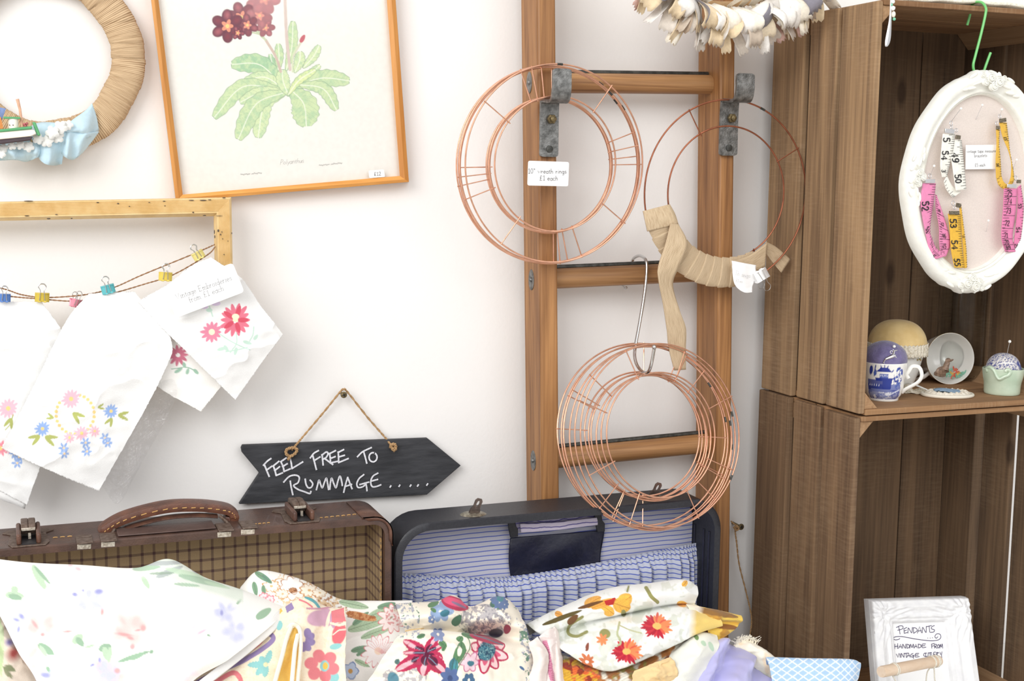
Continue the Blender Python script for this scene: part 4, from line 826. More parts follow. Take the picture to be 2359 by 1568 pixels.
for i, (x, y, Y, sp, ti, tu, sc) in enumerate([(1481, 998, -.119, .1, -.27, -.05, .925), (1489, 1004, -.122, .5, -.26, -.02, .93), (1496, 1002, -.125, .55, -.245, -.03, .935), (1504, 1008, -.129, .8, -.24, .03, .93), (1514, 1004, -.133, .45, -.23, .05, .93), (1525, 1001, -.137, 1.2, -.22, .06, .925)]):
    place(proto, x, y, Y, sp, ti, tu, sc, 'copper wire wreath ring in the bundle hanging from the long steel hook', G2_)
# long chrome hook on the second rung
h = MB(); h.tube([Vector(q) for q in cr([A(1456, 602, -.024), A(1462, 593, -.03), A(1475, 589, -.046), A(1487, 598, -.06), A(1490, 622, -.0655), A(1484, 680, -.074), A(1474, 740, -.083), A(1464, 795, -.0935), A(1462, 820, -.099), A(1468, 842, -.108), A(1482, 857, -.122), A(1494, 855, -.134), A(1501, 835, -.141), A(1507, 803, -.145)], 90)], .0021, 12)
hook = thing('steel_hook', 'long chrome S-shaped hook over the middle rung of the ladder', 'hook', A(1480, 720, -.08)); h.build('hook_rod', M_chrome, hook)
h = MB(); h.ball(A(1507, 799, -.1455), .003, 14, 10); h.build('ball_tip', M_chrome, hook)
n_ = thing('wall_nail', 'small shiny round-headed nail in the wall below the middle rung', 'nail', A(1441, 660, 0)); h = MB(); c = A(1441, 662, -.012); h.tube([Vector((c.x, 0, c.z+.003)), c], .0012, 8); h.build('shank', M_chrome, n_); h = MB(); h.ball(c, .0028); h.build('head', M_chrome, n_)
# label card of the rings
YR = -.109
lc = thing('price_card', 'white card reading 10 inch wreath rings £1 each, below the left bracket', 'card', A(1262, 400, YR)); mb = MB(); plate(mb, rounded([(1217, 370), (1311, 373), (1309, 429), (1215, 427)], 5), YR, .0006); mb.build('card', M_card, lc)
mb = MB(); write_px(mb, '10" wreath rings', (1217, 399), (1305, 399.5), 11, YR-.0003, .075, .1); write_px(mb, '£1 each', (1243, 415), (1285, 415.5), 11, YR-.0003, .075, .1); mb.build('lettering', M_ink, lc)
# ------------------------------------------------------------------ ring half wrapped in jute ribbon (right bracket)
YJ = -.1005
jr = ring_proto('single copper wreath ring half wrapped in jute ribbon on the right bracket', None, M_copper2, 4, .52, RO=RO*.95, RI=RO*.95*.72)
RO, RI = RO*.95, RO*.95*.72
place(jr, 1675, 445, YJ, 0, 0, .0)
jc = A(1675, 445, YJ); M_rib = threads('jute_ribbon', S(222, 200, 168), S(160, 132, 100), 84, 2)
def local(mb): mb.v = [tuple(Vector(v)-jc) for v in mb.v]; return mb
ORG[jr.name] = Vector((0, 0, 0))
# wrap from the lower left round the bottom to the lower right
a0, a1 = math.radians(193), math.radians(298); nu, nv = 330, 16; V = []; UV = []
for j in range(nv):
    b = 2*PI*j/nv
    for i in range(nu):
        f = i/(nu-1); t = a0+(a1-a0)*f; k = f*13+.1*math.cos(b); fr = k % 1; lift = .0018*(1-fr)**.6
        fat = 1.0-.15*max(0, f-.8)*5*(.5)
        r_ = (RO+RI)/2+((RO-RI)/2+.0018+lift)*math.cos(b)*fat; y = -(.0032+lift)*math.sin(b)-.0012
        V.append((jc.x+r_*math.cos(t), jc.y+y, jc.z+r_*math.sin(t))); UV.append((k*.17, j*.12))
mb = MB(); mb.grid(V, nu, nv, uv=np.array(UV), closed_v=True); local(mb).build('jute_wrap', M_rib, jr, angle=60, label='jute ribbon wound round the lower part')
def ribbon_strip(name, L_, R_, label=None, n=60, ply=.0009):
    P, Q = cr(L_, n), cr(R_, n); V = []; UV = []; m_ = 8
    for i in range(n):
        for k in range(m_):
            f = k/(m_-1); V.append(A(*(P[i]*(1-f)+Q[i]*f))); UV.append((f*.1, i*.05))
    mb = MB(); mb.grid(V, m_, n, uv=np.array(UV)); return local(mb).build(name, M_rib, jr, thick=ply, angle=70, label=label)
yq = YJ-.009
ribbon_strip('ribbon_tail', [(1544, 515, yq), (1533, 560, yq-.003), (1517, 610, yq-.008), (1516, 640, yq-.012), (1527, 700, yq-.006), (1536, 760, yq), (1540, 800, yq+.006), (1553, 853, yq+.008)], [(1563, 516, yq), (1583, 560, yq-.004), (1566, 610, yq-.006), (1550, 655, yq-.002), (1566, 715, yq-.008), (1580, 755, yq-.004), (1580, 800, yq+.004), (1580, 851, yq+.008)], 'loose end of jute ribbon hanging straight down')
ribbon_strip('ribbon_band', [(1481, 486, yq+.004), (1486, 510, yq+.002), (1491, 533, yq+.004)], [(1543, 470, yq+.004), (1555, 492, yq+.002), (1563, 516, yq+.002)], n=14)
ribbon_strip('ribbon_tail', [(1764, 556, YJ-.001), (1790, 570, YJ+.003), (1821, 597, YJ+.004)], [(1766, 585, YJ-.001), (1780, 605, YJ+.003), (1800, 628, YJ+.004)], 'short cut end of jute ribbon sticking out at the right', n=20)
ribbon_strip('ribbon_band', [(1690, 600, YJ-.006), (1725, 588, YJ-.007), (1768, 558, YJ-.004)], [(1692, 612, YJ-.006), (1735, 626, YJ-.007), (1762, 615, YJ-.004)], n=20)
# paper tag and white clip
YT = YJ-.017
tg = thing('paper_tag', 'curled white paper tag with faded writing clipped to the jute ring', 'tag', A(1712, 640, YT)); nu, nv = 24, 24
rows = [[(1686, 600, YT), (1715, 606, YT-.002), (1741, 611, YT-.001)], [(1688, 635, YT-.002), (1712, 640, YT-.004), (1740, 640, YT-.002)], [(1694, 658, YT-.003), (1715, 662, YT-.005), (1734, 660, YT-.003)], [(1706, 669, YT-.006), (1718, 674, YT-.008), (1733, 673, YT-.006)]]
mb = cloth(rows, nu, nv, plain, wr=.001, wscale=25, seed=5); mb.c = None; mb.build('paper', M_card, tg, thick=.0003, angle=70)
mb = MB(); write_px(mb, 'ings', (1709, 637), (1729, 639), 9, YT-.0062, .05, .08, serif=True); write_px(mb, 'Th', (1693, 632), (1703, 634), 9, YT-.0062, .04, .06, serif=True); write_px(mb, '£1 ea', (1695, 649), (1710, 651), 7, YT-.0062, .05, .06); mb.build('lettering', M_grey_ink, tg)
t = clip('white binder clip gripping the jute ring beside the paper tag', 1752, 633, 40, 155, S(248, 248, 248), 'white_clip_paint', YT-.004, .1, flip=-1)
# ------------------------------------------------------------------ rag wreath at the top
RC = A(1682, -268, -.135); RR = .150
rw_ = thing('rag_wreath', 'shaggy wreath of cream and grey fabric scraps hanging at the top', 'wreath', RC)
mb = MB(); mb.tube([(RC.x+RR*math.cos(2*PI*k/60), RC.y+.02, RC.z+.004+RR*math.sin(2*PI*k/60)) for k in range(60)], .006, 10, closed=True); mb.build('wire_base', M_jute, rw_)
tones = [S(248, 240, 224), S(244, 228, 200), S(246, 242, 236), S(236, 214, 178), S(250, 246, 240), S(226, 216, 204), S(136, 132, 142), S(206, 190, 172), S(214, 176, 164), S(182, 160, 138)]
mats = [mat('scrap_cotton_%s' % n, c, .9, var=.1, scale=300, bump=.2, sheen=.2) for n, c in zip(('ivory', 'cream', 'white', 'tan', 'chalk', 'oat', 'slate', 'beige', 'rose', 'taupe'), tones)]
def scrap(ang, out, ln, wd, fwd, mi, curl):
    """pinked strip tied round the wire: two leaves folding outward"""
    base = RC+Vector((RR*math.cos(ang), -.004, RR*math.sin(ang))); d = Vector((math.cos(out), 0, math.sin(out))); s_ = Vector((-math.sin(out), 0, math.cos(out)))
    s_ = (s_*math.cos(curl)+Vector((0, -1, 0))*math.sin(curl)).normalized(); V = []; nu, nv = 7, 8
    for j in range(nv):
        f = j/(nv-1); c = base+d*(ln*f)+Vector((0, -1, 0))*(fwd*math.sin(f*2.2)); hw = wd*(.32+.68*min(1, f*1.8))
        for i in range(nu):
            g = i/(nu-1)*2-1; zig = (.0022 if i % 2 else -.0012)*(j == nv-1)
            V.append(c+s_*(hw/2*g)+Vector((0, -1, 0))*(.0035*(g*g-.5)*f*(1 if mi % 2 else -1))+d*zig)
    mb = MB(); mb.grid(V, nu, nv); mb.build('fabric_scrap', mats[mi], rw_, thick=.0005, angle=80)
for k in range(98):
    a = math.radians(216+108*((k*.618) % 1)); tone = [0, 1, 2, 3, 4, 5, 6, 4, 3, 1, 7, 0, 0, 3, 8, 4, 9, 1][k % 18]; big = k % 3
    scrap(a, a+rng.normal(0, .6)+(PI if k % 9 == 0 else 0), (.032, .042, .054)[big]+.012*rng.random(), (.02, .017, .013)[big]+.007*rng.random(), (.03, .018, .004)[big]+.014*rng.random(), tone, rng.normal(0, .6))
# ------------------------------------------------------------------ suitcases
def rrect(x0, x1, z0, z1, r, n=8):
    """rounded at the two upper corners"""
    P = [(x0, z0), (x1, z0)]
    P += [(x1-r+r*math.cos(PI/2*k/n), z1-r+r*math.sin(PI/2*k/n)) for k in range(n+1)]
    P += [(x0+r-r*math.sin(PI/2*k/n), z1-r+r*math.cos(PI/2*k/n)) for k in range(n+1)]
    return P
def lid_shell(mb, x0, x1, z0, z1, r, yb, yf, t, lip=0.):
    """open box seen from its mouth: outer wall, rolled rim, inner wall, back"""
    o = rrect(x0, x1, z0, z1, r); i_ = rrect(x0+t, x1-t, z0+t, z1-t, max(r-t, .001)); n = len(o); V = []
    loops = [(o, yb+.004, .004), (o, yb, 0), (o, yf+.002, 0), (o, yf, .0018)]
    def shrink(P, d): cx, cz = (x0+x1)/2, (z0+z1)/2; return [(x-math.copysign(d, x-cx), z-math.copysign(d, z-cz)) for x, z in P]
    rows = [([*shrink(o, .005)], yb), (o, yb-.005), (o, yf+.0016), (shrink(o, .0016), yf), (shrink(i_, -.0012), yf), (i_, yf+.0014), (i_, yb-.003)]
    for P, y in rows: V += [(x, y, z) for x, z in P]
    Fs = []
    for j in range(len(rows)-1): Fs += [(j*n+k, j*n+(k+1) % n, (j+1)*n+(k+1) % n, (j+1)*n+k) for k in range(n)]
    Fs += [tuple(range(n-1, -1, -1)), tuple((len(rows)-1)*n+k for k in range(n))]
    mb.add(V, Fs); return i_
def lining(mb, x0, x1, z0, z1, r, yb, yf, sag=0):
    """inner back and walls as one cloth skin with uv in metres"""
    i_ = rrect(x0, x1, z0, z1, r, 10); n = len(i_); V = []; UV = []
    # back panel as a grid with faint wrinkles
    nu, nv = 90, 50
    for b in range(nv):
        for a in range(nu):
            x = x0+(x1-x0)*a/(nu-1); z = z0+(z1-z0)*b/(nv-1)
            w_ = fbm(np.array([x*38+z*12]), np.array([z*26-x*6]), 5)[0]-.5
            dx, dz = max(0, r-(x-x0), r-(x1-x)), max(0, r-(z1-z)); 
            V.append((x, yb-.0012-sag*w_*.5, z)); UV.append((x, z+sag*w_*.25))
    mb.grid(V, nu, nv, uv=np.array(UV))
    k0 = mb.n; V = []; UV = []; s_ = 0; rows = []
    P = i_[1:]+[i_[0]]
    for q, (x, z) in enumerate(P):
        if q: s_ += math.hypot(x-P[q-1][0], z-P[q-1][1])
        side = abs(z-z1) > r*.9
        rows.append((x, z, s_))
    for y in np.linspace(yb, yf, 6):
        for (x, z, s_) in rows: V.append((x, y, z)); UV.append(((y-yb)+(x1 if True else 0), z+.0))
    mb.grid(V, len(P), 6, uv=np.array(UV))
# --- brown suitcase
YB, YFf = -.066, -.155
bx1 = A(903, 1320, YFf).x; bz1 = A(700, 1205, YFf).z; bx0 = A(-165, 1300, YFf).x
brown = thing('suitcase', 'open brown leather suitcase with tan checked lining and stitched leather handle', 'suitcase', ((bx0+bx1)/2, -.15, .712))
M_leather = mat('brown_leather', S(92, 67, 56), .38, scale=45, c2=S(70, 51, 44), bump=.25, bscale=500, coat=.1); M_leather2 = mat('worn_tan_leather', S(106, 72, 56), .42, scale=60, c2=S(78, 52, 43), bump=.3, bscale=400, lo=.4, hi=.7)
BZ = .78
mb = MB(); ii = lid_shell(mb, bx0, bx1, BZ, bz1, .022, YB, YFf, .0075); mb.build('lid', M_leather, brown, angle=40)
M_check = striped('checked_lining', S(170, 146, 112), S(94, 72, 70), .0138, .0032, .0134, .003, noise_amt=.12)
mb = MB(); lining(mb, bx0+.009, bx1-.0085, BZ+.01, bz1-.0085, .012, YB-.004, YFf+.014, .006); mb.build('lining', M_check, brown, angle=40)
mb = MB(); mb.box((bx0, YFf-.33, .712), (bx1, YB, .722)); mb.box((bx0, YFf-.33, .722), (bx0+.006, YB, BZ)); mb.box((bx1-.006, YFf-.33, .722), (bx1, YB, BZ)); mb.box((bx0+.006, YFf-.33, .722), (bx1-.006, YFf-.324, BZ)); mb.build('base_tray', M_leather, brown, bevel=.002, smooth=False)
# stitching along the front of the top face and down the right rim
M_stitch = mat('yellow_stitching', S(216, 170, 104), .8, var=.2, scale=300, bump=0)
def stitches(mb, p, q, n, r=.0005, frac=.62):
    p, q = Vector(p), Vector(q)
    for k in range(n):
        a, b = p+(q-p)*(k/n), p+(q-p)*((k+frac)/n); mb.tube([a, (a+b)/2+Vector((0, -.0002, .0004)), b], r, 5)
def on_top(px, py, lift=.0004): 
    q = AZ(px, py, bz1+lift); return q
mb = MB(); stitches(mb, on_top(722, 1194), on_top(850, 1181), 10); mb.build('stitching', M_stitch, brown); mb = MB(); stitches(mb, on_top(585, 1207), on_top(625, 1203), 4); mb.build('stitching', M_stitch, brown); mb = MB(); stitches(mb, on_top(122, 1238), on_top(172, 1234), 3); mb.build('stitching', M_stitch, brown)
mb = MB(); stitches(mb, (bx1-.0092, YFf+.016, bz1-.03), (bx1-.0092, YFf+.016, bz1-.13), 12); mb.build('stitching', M_stitch, brown)
# corner cap
mb = MB(); o_ = rrect(bx0-.0012, bx1+.0012, BZ, bz1+.0012, .023, 8); seg_ = [(bx1-.036, bz1+.0012)]+[p for p in o_ if p[0] > bx1-.024 and p[1] > bz1-.024][::-1]+[(bx1+.0012, bz1-.036)]
V = []
for (x, z) in seg_: V += [(x, YFf-.0016, z), (x, YB-.012, z)]
n = len(seg_); c_ = (bx1-.014, bz1-.014)
mb.add(V, [(2*k, 2*k+1, 2*k+3, 2*k+2) for k in range(n-1)])
V = []
for (x, z) in seg_: V += [(x, YFf-.0016, z), (x+(c_[0]-x)*.32, YFf-.0016, z+(c_[1]-z)*.32)]
mb.add(V, [(2*k, 2*k+2, 2*k+3, 2*k+1) for k in range(n-1)]); mb.build('corner_cap', M_leather2, brown, thick=.0012, thick_off=1, angle=50, label='scuffed leather corner cap')
# handle
hy = (YB+YFf)/2+.002
def H(x, y): return A(x, y, hy)
path = cr([H(246, 1236), H(236, 1227), H(243, 1214), H(290, 1189), H(380, 1166), H(460, 1163), H(522, 1171), H(538, 1185), H(530, 1197), H(516, 1196)], 70)
mb = MB(); mb.tube(path, .0125, 16, flat=.0062, up=None); 
mb = MB()
N_ = len(path); V = []; sec = [(-.0125, -.002), (-.0115, -.0052), (0, -.0062), (.0115, -.0052), (.0125, -.002), (.0125, .002), (.0115, .0046), (0, .0056), (-.0115, .0046), (-.0125, .002)]
for i in range(N_):
    t = Vector(path[min(i+1, N_-1)])-Vector(path[max(i-1, 0)]); t.normalize(); nn = Vector((-t.z, 0, t.x)); wv_ = .62+.38*min(1, min(i, N_-1-i)/14)
    for (a, b) in sec: V.append(Vector(path[i])+Vector((0, a*wv_, 0))+nn*b)
m_ = len(sec); mb.add(V, [(i*m_+k, i*m_+(k+1) % m_, (i+1)*m_+(k+1) % m_, (i+1)*m_+k) for i in range(N_-1) for k in range(m_)]+[tuple(range(m_-1, -1, -1)), tuple((N_-1)*m_+k for k in range(m_))])
M_hand = mat('saddle_leather', S(116, 72, 52), .42, scale=60, c2=S(84, 52, 41), bump=.3, bscale=350, lo=.35, hi=.7)
ho = mb.build('handle', M_hand, brown, angle=50)
mb = MB(); q = [Vector(p)+Vector((0, -.0126, 0)) for p in path[14:58]]
for k in range(0, len(q)-2, 2): mb.tube([q[k]+Vector((0, -.0001, -.0005)), q[k+1]+Vector((0, -.0004, 0))], .00055, 5)
mb.build('stitching', M_stitch, ho)
# underside strap of the handle, frayed
mb = MB(); up_ = [A(x, y, hy-.006) for x, y in [(268, 1228), (300, 1212), (380, 1192), (450, 1186), (500, 1188)]]; mb.tube(cr(up_, 30), .008, 10, flat=.0022, up=(0, 0, 1)); mb.build('under_strap', M_leather2, ho)
M_iron = mat('rusty_iron', S(124, 108, 98), .55, .5, scale=200, c2=S(92, 74, 62), bump=.3)
for pts in ([(264, 1218), (258, 1228), (240, 1238), (222, 1246), (218, 1250)], [(506, 1188), (516, 1196), (528, 1208), (545, 1219), (550, 1224)]):
    mb = MB(); mb.tube(cr([A(x, y, hy-.011-.004*k) for k, (x, y) in enumerate(pts)], 24), .0019, 8); mb.build('handle_loop', M_iron, brown)
# white metal tabs holding the handle plate
M_tab = mat('bright_metal_tab', S(226, 218, 204), .35, .6, scale=400, c2=S(170, 158, 142), bump=.2)
for x, y in ((194, 1259), (249, 1254), (517, 1231), (571, 1225)):
    mb = MB(); mb.prism([A(x-16, y+1-6, YFf-.0006), A(x-16, y+1+6, YFf-.0006), A(x+16, y-1+6, YFf-.0006), A(x+16, y-1-6, YFf-.0006)], (0, .0012, 0)); o = mb.build('metal_tab', M_tab, brown, bevel=.0005)
    c = AZ(x, y-17, bz1+.0006); mb = MB(); mb.obox(c, (.0085, 0, 0), (0, .016, 0), (0, 0, .0008)); mb.build('tab_plate', M_iron, o, bevel=.0005)
mb = MB(); q0, q1 = AZ(272, 1236, bz1+.0007), AZ(498, 1218, bz1+.0007); mb.prism([q0, q1, q1+Vector((0, .034, 0)), q0+Vector((0, .034, 0))], (0, 0, .0016)); mb.build('handle_plate', mat('dark_leather_patch', S(92, 72, 66), .45, scale=80, var=.2, bump=.2), brown, bevel=.0008)
# latches
def latch(cx, cy):
    c = AZ(cx, cy, bz1); t = bpy.data.objects.new('latch', None); COL.objects.link(t); t.parent = brown; ORG[t.name] = ORG[brown.name]
    def P(x, y, z): return Vector((c.x+x, YFf+y, bz1+z))
    mb = MB(); out = [(-.017, .0), (.017, .0), (.021, .012), (.018, .05), (.027, .06), (.022, .069), (-.022, .069), (-.027, .06), (-.018, .05), (-.021, .012)]
    mb.prism([P(x, y, 0) for x, y in out], (0, 0, .0014)); mb.build('base_plate', M_iron, t, bevel=.0005)
    mb = MB(); mb.box(P(-.0125, .004, .0012), P(-.0075, .056, .013)); mb.box(P(.0075, .004, .0012), P(.0125, .056, .013)); mb.build('hasp_cheek', M_leather2, t, bevel=.002)
    mb = MB(); mb.prism([P(0, y, z) for y, z in [(.03, .006), (.026, .0125), (.03, .017), (.045, .0185), (.06, .0165), (.064, .008), (.055, .004)]], (.0075, 0, 0)); mb.prism([P(0, y, z) for y, z in [(.03, .006), (.055, .004), (.064, .008), (.06, .0165), (.045, .0185), (.03, .017), (.026, .0125)]], (-.0075, 0, 0)); mb.build('hasp', M_iron, t, bevel=.0012)
    mb = MB(); mb.obox(P(0, .026, .0125), (.0072, 0, 0), (0, .0012, 0), (0, 0, .0016)); mb.build('hasp_edge', M_tab, t, bevel=.0005)
    mb = MB(); mb.obox(P(0, .02, .0018), (.0072, 0, 0), (0, .016, 0), (0, 0, .0006)); mb.build('slot', M_ink, t)
    mb = MB(); mb.obox(P(.001, .022, .006), (.0014, 0, 0), (0, .0016, 0), (0, 0, .003)); mb.build('hasp_tongue', M_tab, t)
latch(65, 1226); latch(683, 1182)
# --- navy suitcase
NB, NF = -.079, -.146
nx0 = A(909, 1320, NF).x; nx1 = A(1659, 1300, NF).x; nz1 = A(1300, 1176, NF).z
navy = thing('suitcase', 'open navy suitcase with blue striped lining and a gathered pocket', 'suitcase', ((nx0+nx1)/2, -.15, .712))
M_navy = mat('navy_leathercloth', S(40, 41, 48), .42, scale=300, c2=S(31, 32, 39), bump=.2, bscale=900, coat=.08); M_navy2 = mat('navy_vinyl', S(34, 36, 58), .36, scale=60, c2=S(27, 29, 48), bump=.35, bscale=130)
mb = MB(); lid_shell(mb, nx0, nx1, .78, nz1, .044, NB, NF, .0085); mb.build('lid', M_navy, navy, angle=40)
mb = MB(); x_ = nx1-.0088
for y_ in (NF+.016, NF+.03, NB-.012): mb.tube([(x_, y_, .785), (x_, y_, nz1-.05)], .0014, 8)
mb.build('side_rib', M_navy2, navy)
mb = MB(); mb.box((nx0, NF-.33, .712), (nx1, NB, .722)); mb.box((nx0, NF-.33, .722), (nx0+.006, NB, .78)); mb.box((nx1-.006, NF-.33, .722), (nx1, NB, .78)); mb.box((nx0+.006, NF-.33, .722), (nx1-.006, NF-.324, .78)); mb.build('base_tray', M_navy, navy, bevel=.002, smooth=False)
M_strip = striped('blue_striped_lining', S(196, 196, 210), S(86, 102, 188), .0062, .0012, noise_amt=.06)
yl = NB-.006
nu, nv = 120, 70; V = []; UV = []
lx0, lx1, lz0, lz1 = nx0+.0092, nx1-.0092, .785, nz1-.0088; r = .036
for j in range(nv):
    z = lz0+(lz1-lz0)*j/(nv-1); ins = 0 if z < lz1-r else r-math.sqrt(max(0, r*r-(z-(lz1-r))**2))
    for i in range(nu):
        f = i/(nu-1); x = lx0+ins+(lx1-lx0-2*ins)*f; w_ = fbm(np.array([x*18]), np.array([z*14]), 3)[0]-.5
        V.append((x, yl-.002*w_, z)); UV.append((x, z+.004*w_-.012*(x-lx0)))
mb = MB(); mb.grid(V, nu, nv, uv=np.array(UV)); mb.build('lining', M_strip, navy, angle=60)
# upper pocket: navy flap with a striped throat
yv = yl-.0045
mb = MB()
nu, nv = 40, 30; V = []
for j in range(nv):
    g = j/(nv-1)
    for i in range(nu):
        f = i/(nu-1); x = 1176+(1392-1176)*f; y = 1238-18*f+(1340-1238)*g-(12*f)*g*1.2
        V.append(tuple(A(x-6*math.sin(g*3)*(1-f)+4*g*(1-f)-14*g*f*(.5+.5*math.sin(g*3)), y, yv-.004*math.sin(PI*f)*math.sin(PI*min(1, g+.2))-.0012*math.sin(9*f+6*g))))
mb.grid(V, nu, nv); po = mb.build('flap_pocket', M_navy2, navy, thick=.0014, angle=70, label='dark navy pocket flap')
def stripcloth(rows, nu, nv, wob, seed): 
    R = [cr(r_, nu) for r_ in rows]; G = np.array(R); out = np.array([cr(G[:, i, :], nv) for i in range(nu)]).transpose(1, 0, 2); PX, PY, YY = out[..., 0].ravel(), out[..., 1].ravel(), out[..., 2].ravel()
    P = A_np(PX, PY, YY); w_ = fbm(PX/22, PY/60, seed)-.5; P[:, 1] -= wob*w_
    return P, np.stack([P[:, 0], P[:, 2]+.0035*w_+.0885*(P[:, 0]-nx0)*0], 1)
mb = MB(); P, UV = stripcloth([[(1186, 1190, yv+.001), (1280, 1184, yv-.004), (1385, 1172, yv+.001)], [(1190, 1222, yv-.003), (1285, 1216, yv-.01), (1388, 1200, yv-.003)]], 50, 10, .003, 2); mb.grid(P, 50, 10, uv=UV); mb.build('pocket_throat', striped('lilac_striped_cloth', S(196, 188, 214), S(92, 84, 160), .0062, .0012), po, angle=70)
mb = MB(); P, UV = stripcloth([[(1198, 1206, yv-.0065), (1290, 1201, yv-.011), (1384, 1190, yv-.0065)], [(1200, 1226, yv-.0065), (1290, 1219, yv-.012), (1386, 1207, yv-.0065)]], 50, 8, .003, 5); mb.grid(P, 50, 8, uv=UV); mb.build('pocket_band', striped('pale_lilac_striped_cloth', S(226, 216, 236), S(92, 84, 160), .0062, .0012), po, thick=.0015, angle=70)
for x, y in ((1180, 1208), (1380, 1196)):
    mb = MB(); mb.prism([A(x-10, y-22, yv-.008), A(x+5, y-22, yv-.008), A(x+8, y+2, yv-.009), A(x+14, y+10, yv-.009), A(x+14, y+28, yv-.008), A(x-4, y+30, yv-.008), A(x-8, y+8, yv-.009)], (0, .003, 0)); mb.build('pocket_tab', M_navy, po, bevel=.0008)
# gathered lower pocket
nu, nv = 420, 46; V = []; UV = []
tops = cr([(917, 1318, 0), (1000, 1322, 0), (1100, 1328, 0), (1180, 1324, 0), (1280, 1310, 0), (1380, 1292, 0), (1480, 1272, 0), (1560, 1256, 0), (1609, 1246, 0)], nu)
fold = np.zeros(nu); rr = np.random.default_rng(3)
for c_ in np.cumsum(rr.uniform(18, 46, 26)): 
    k = np.arange(nu)*(692/nu)-c_; a_ = rr.uniform(.5, 1.3); fold += a_*np.exp(-(k/rr.uniform(6, 11))**2); fold -= 1.3*a_*np.exp(-((k-8)/2.6)**2)
for j in range(nv):
    g = j/(nv-1)
    for i in range(nu):
        x, y = tops[i][0], tops[i][1]; d = g*170; band = math.exp(-((d-8)/7.)**2); puck = math.sin(i*692/nu*.56+1.2*math.sin(i*.13))
        grow = min(1, max(0, (d-14)/26)); yy = yl-.008-.008*min(1, d/40)-.0022*puck*math.exp(-(d/20)**2)-.0055*fold[i]*grow-.002*math.sin(i*.045+g*2)*grow
        if d < 22: yy -= .002*math.cos(d/22*2*PI*1.5)*.6
        q = A(x, y+d, yl); V.append((q.x, yy, q.z-(yy-yl)*.2)); UV.append((q.x, q.z+.0022*fold[i]*grow*(.5+.5*math.sin(g*5+i*.02))+.0012*puck*math.exp(-(d/24)**2)+.001*math.sin(i*.09)))
mb = MB(); mb.grid(V, nu, nv, uv=np.array(UV)); mb.build('gathered_pocket', striped('blue_striped_pocket', S(192, 196, 211), S(72, 90, 180), .0064, .0013, noise_amt=.06), navy, angle=80)
# hasps on the top rim
def hasp(px, py, sc=1.):
    c = AZ(px, py, nz1); t = bpy.data.objects.new('hasp', None); COL.objects.link(t); t.parent = navy; ORG[t.name] = ORG[navy.name]
    mb = MB(); mb.lathe([(.0, .0032), (.006, .0028), (.011, .0016), (.0135, 0)], c, (0, 0, 1), 28); mb.v = [(c.x+(v[0]-c.x)*1.25, v[1], v[2]) for v in mb.v]; mb.build('base_plate', M_tab2, t)
    mb = MB(); lean = Vector((.30, -.28, 1)).normalized(); sd = Vector((1, 0, -.3)).normalized(); b0 = c+Vector((-.001, -.004, .002))
    o_ = []; 
    for a, b in [(-.0068, 0), (.0068, 0), (.0066, .006), (.0046, .010), (.0048, .0185), (.0028, .0215), (-.0028, .0215), (-.0048, .0185), (-.0046, .010), (-.0066, .006)]: o_.append(b0+sd*a+lean*b)
    nn = sd.cross(lean)*.0014; hole = [b0+sd*(.0018*math.cos(q))+lean*(.0145+.0042*math.sin(q)) for q in [2*PI*k/10 for k in range(10)]]
    n = 10; idx = [min(range(10), key=lambda k: (hole[k]-p).length) for p in o_]
    V = [p for p in o_]+[p+nn for p in o_]+hole+[p+nn for p in hole]; order = sorted(range(10), key=lambda k: math.atan2((o_[k]-b0-lean*.0125).dot(lean), (o_[k]-b0-lean*.0125).dot(sd)))
    oo = order; horder = sorted(range(10), key=lambda k: math.atan2((hole[k]-b0-lean*.0145).dot(lean), (hole[k]-b0-lean*.0145).dot(sd))); Fs = []
    for k in range(10):
        a, b, c1, d1 = oo[k], oo[(k+1) % 10], horder[(k+1) % 10], horder[k]
        Fs += [(a, b, 20+c1, 20+d1), (10+a, 30+d1, 30+c1, 10+b), (a, 10+a, 10+b, b), (20+d1, 20+c1, 30+c1, 30+d1)]
    mb.add(V, Fs); mb.build('hasp_arm', M_hasp, t, angle=50)
M_tab2 = mat('tarnished_brass_plate', S(170, 164, 148), .35, .7, scale=300, c2=S(120, 114, 100), bump=.2); M_hasp = mat('bronze_hasp', S(140, 126, 120), .3, .85, scale=300, var=.3, bump=.1)
hasp(1090, 1184); hasp(1502, 1146)
# ------------------------------------------------------------------ things in and on the crates
ZF = 1.1552+.0076
def MPP(P): return (np.array(P)-CAM).dot(_f)/3000
M_china = mat('white_china', S(246, 245, 240), .18, var=.02, scale=60, bump=0, coat=.4)
M_gilt = mat('gilt_line', S(206, 166, 84), .3, .6, scale=200, var=.2, bump=0)
# --- blue and white cup with purple pincushion
c = AZ(2034, 919, ZF); m = MPP(c)
cup = thing('pincushion_cup', 'blue and white patterned china cup topped by a purple felt pincushion', 'pincushion', c)
prof = [(0, 2), (26, 2), (32, 0), (34, 2), (35, 6), (40, 14), (44, 30), (46, 50), (48, 70), (50.5, 87), (49.5, 88), (47.5, 86)]
pf = cr([(a*m, b*m) for a, b in prof[2:10]], 60); nu = 260; V = []; PXc = []; PYc = []
for (r, h) in pf:
    for k in range(nu): a = 2*PI*k/nu; V.append((c.x+r*math.cos(a), c.y+r*math.sin(a), c.z+h)); 
V = np.array(V); ang = np.tile(np.arange(nu)*2*PI/nu, len(pf)); hh = np.repeat(pf[:, 1]/m, nu)
fac = math.atan2(-.83, -.55)                     # direction towards the shop floor
aa = (ang-fac+PI) % (2*PI)-PI; U_ = np.sin(aa)*48; front = np.cos(aa)
p = Paint(aa*48, -hh, S(247, 246, 242)); B1, B2, B3 = S(44, 62, 150), S(78, 100, 178), S(150, 168, 214)
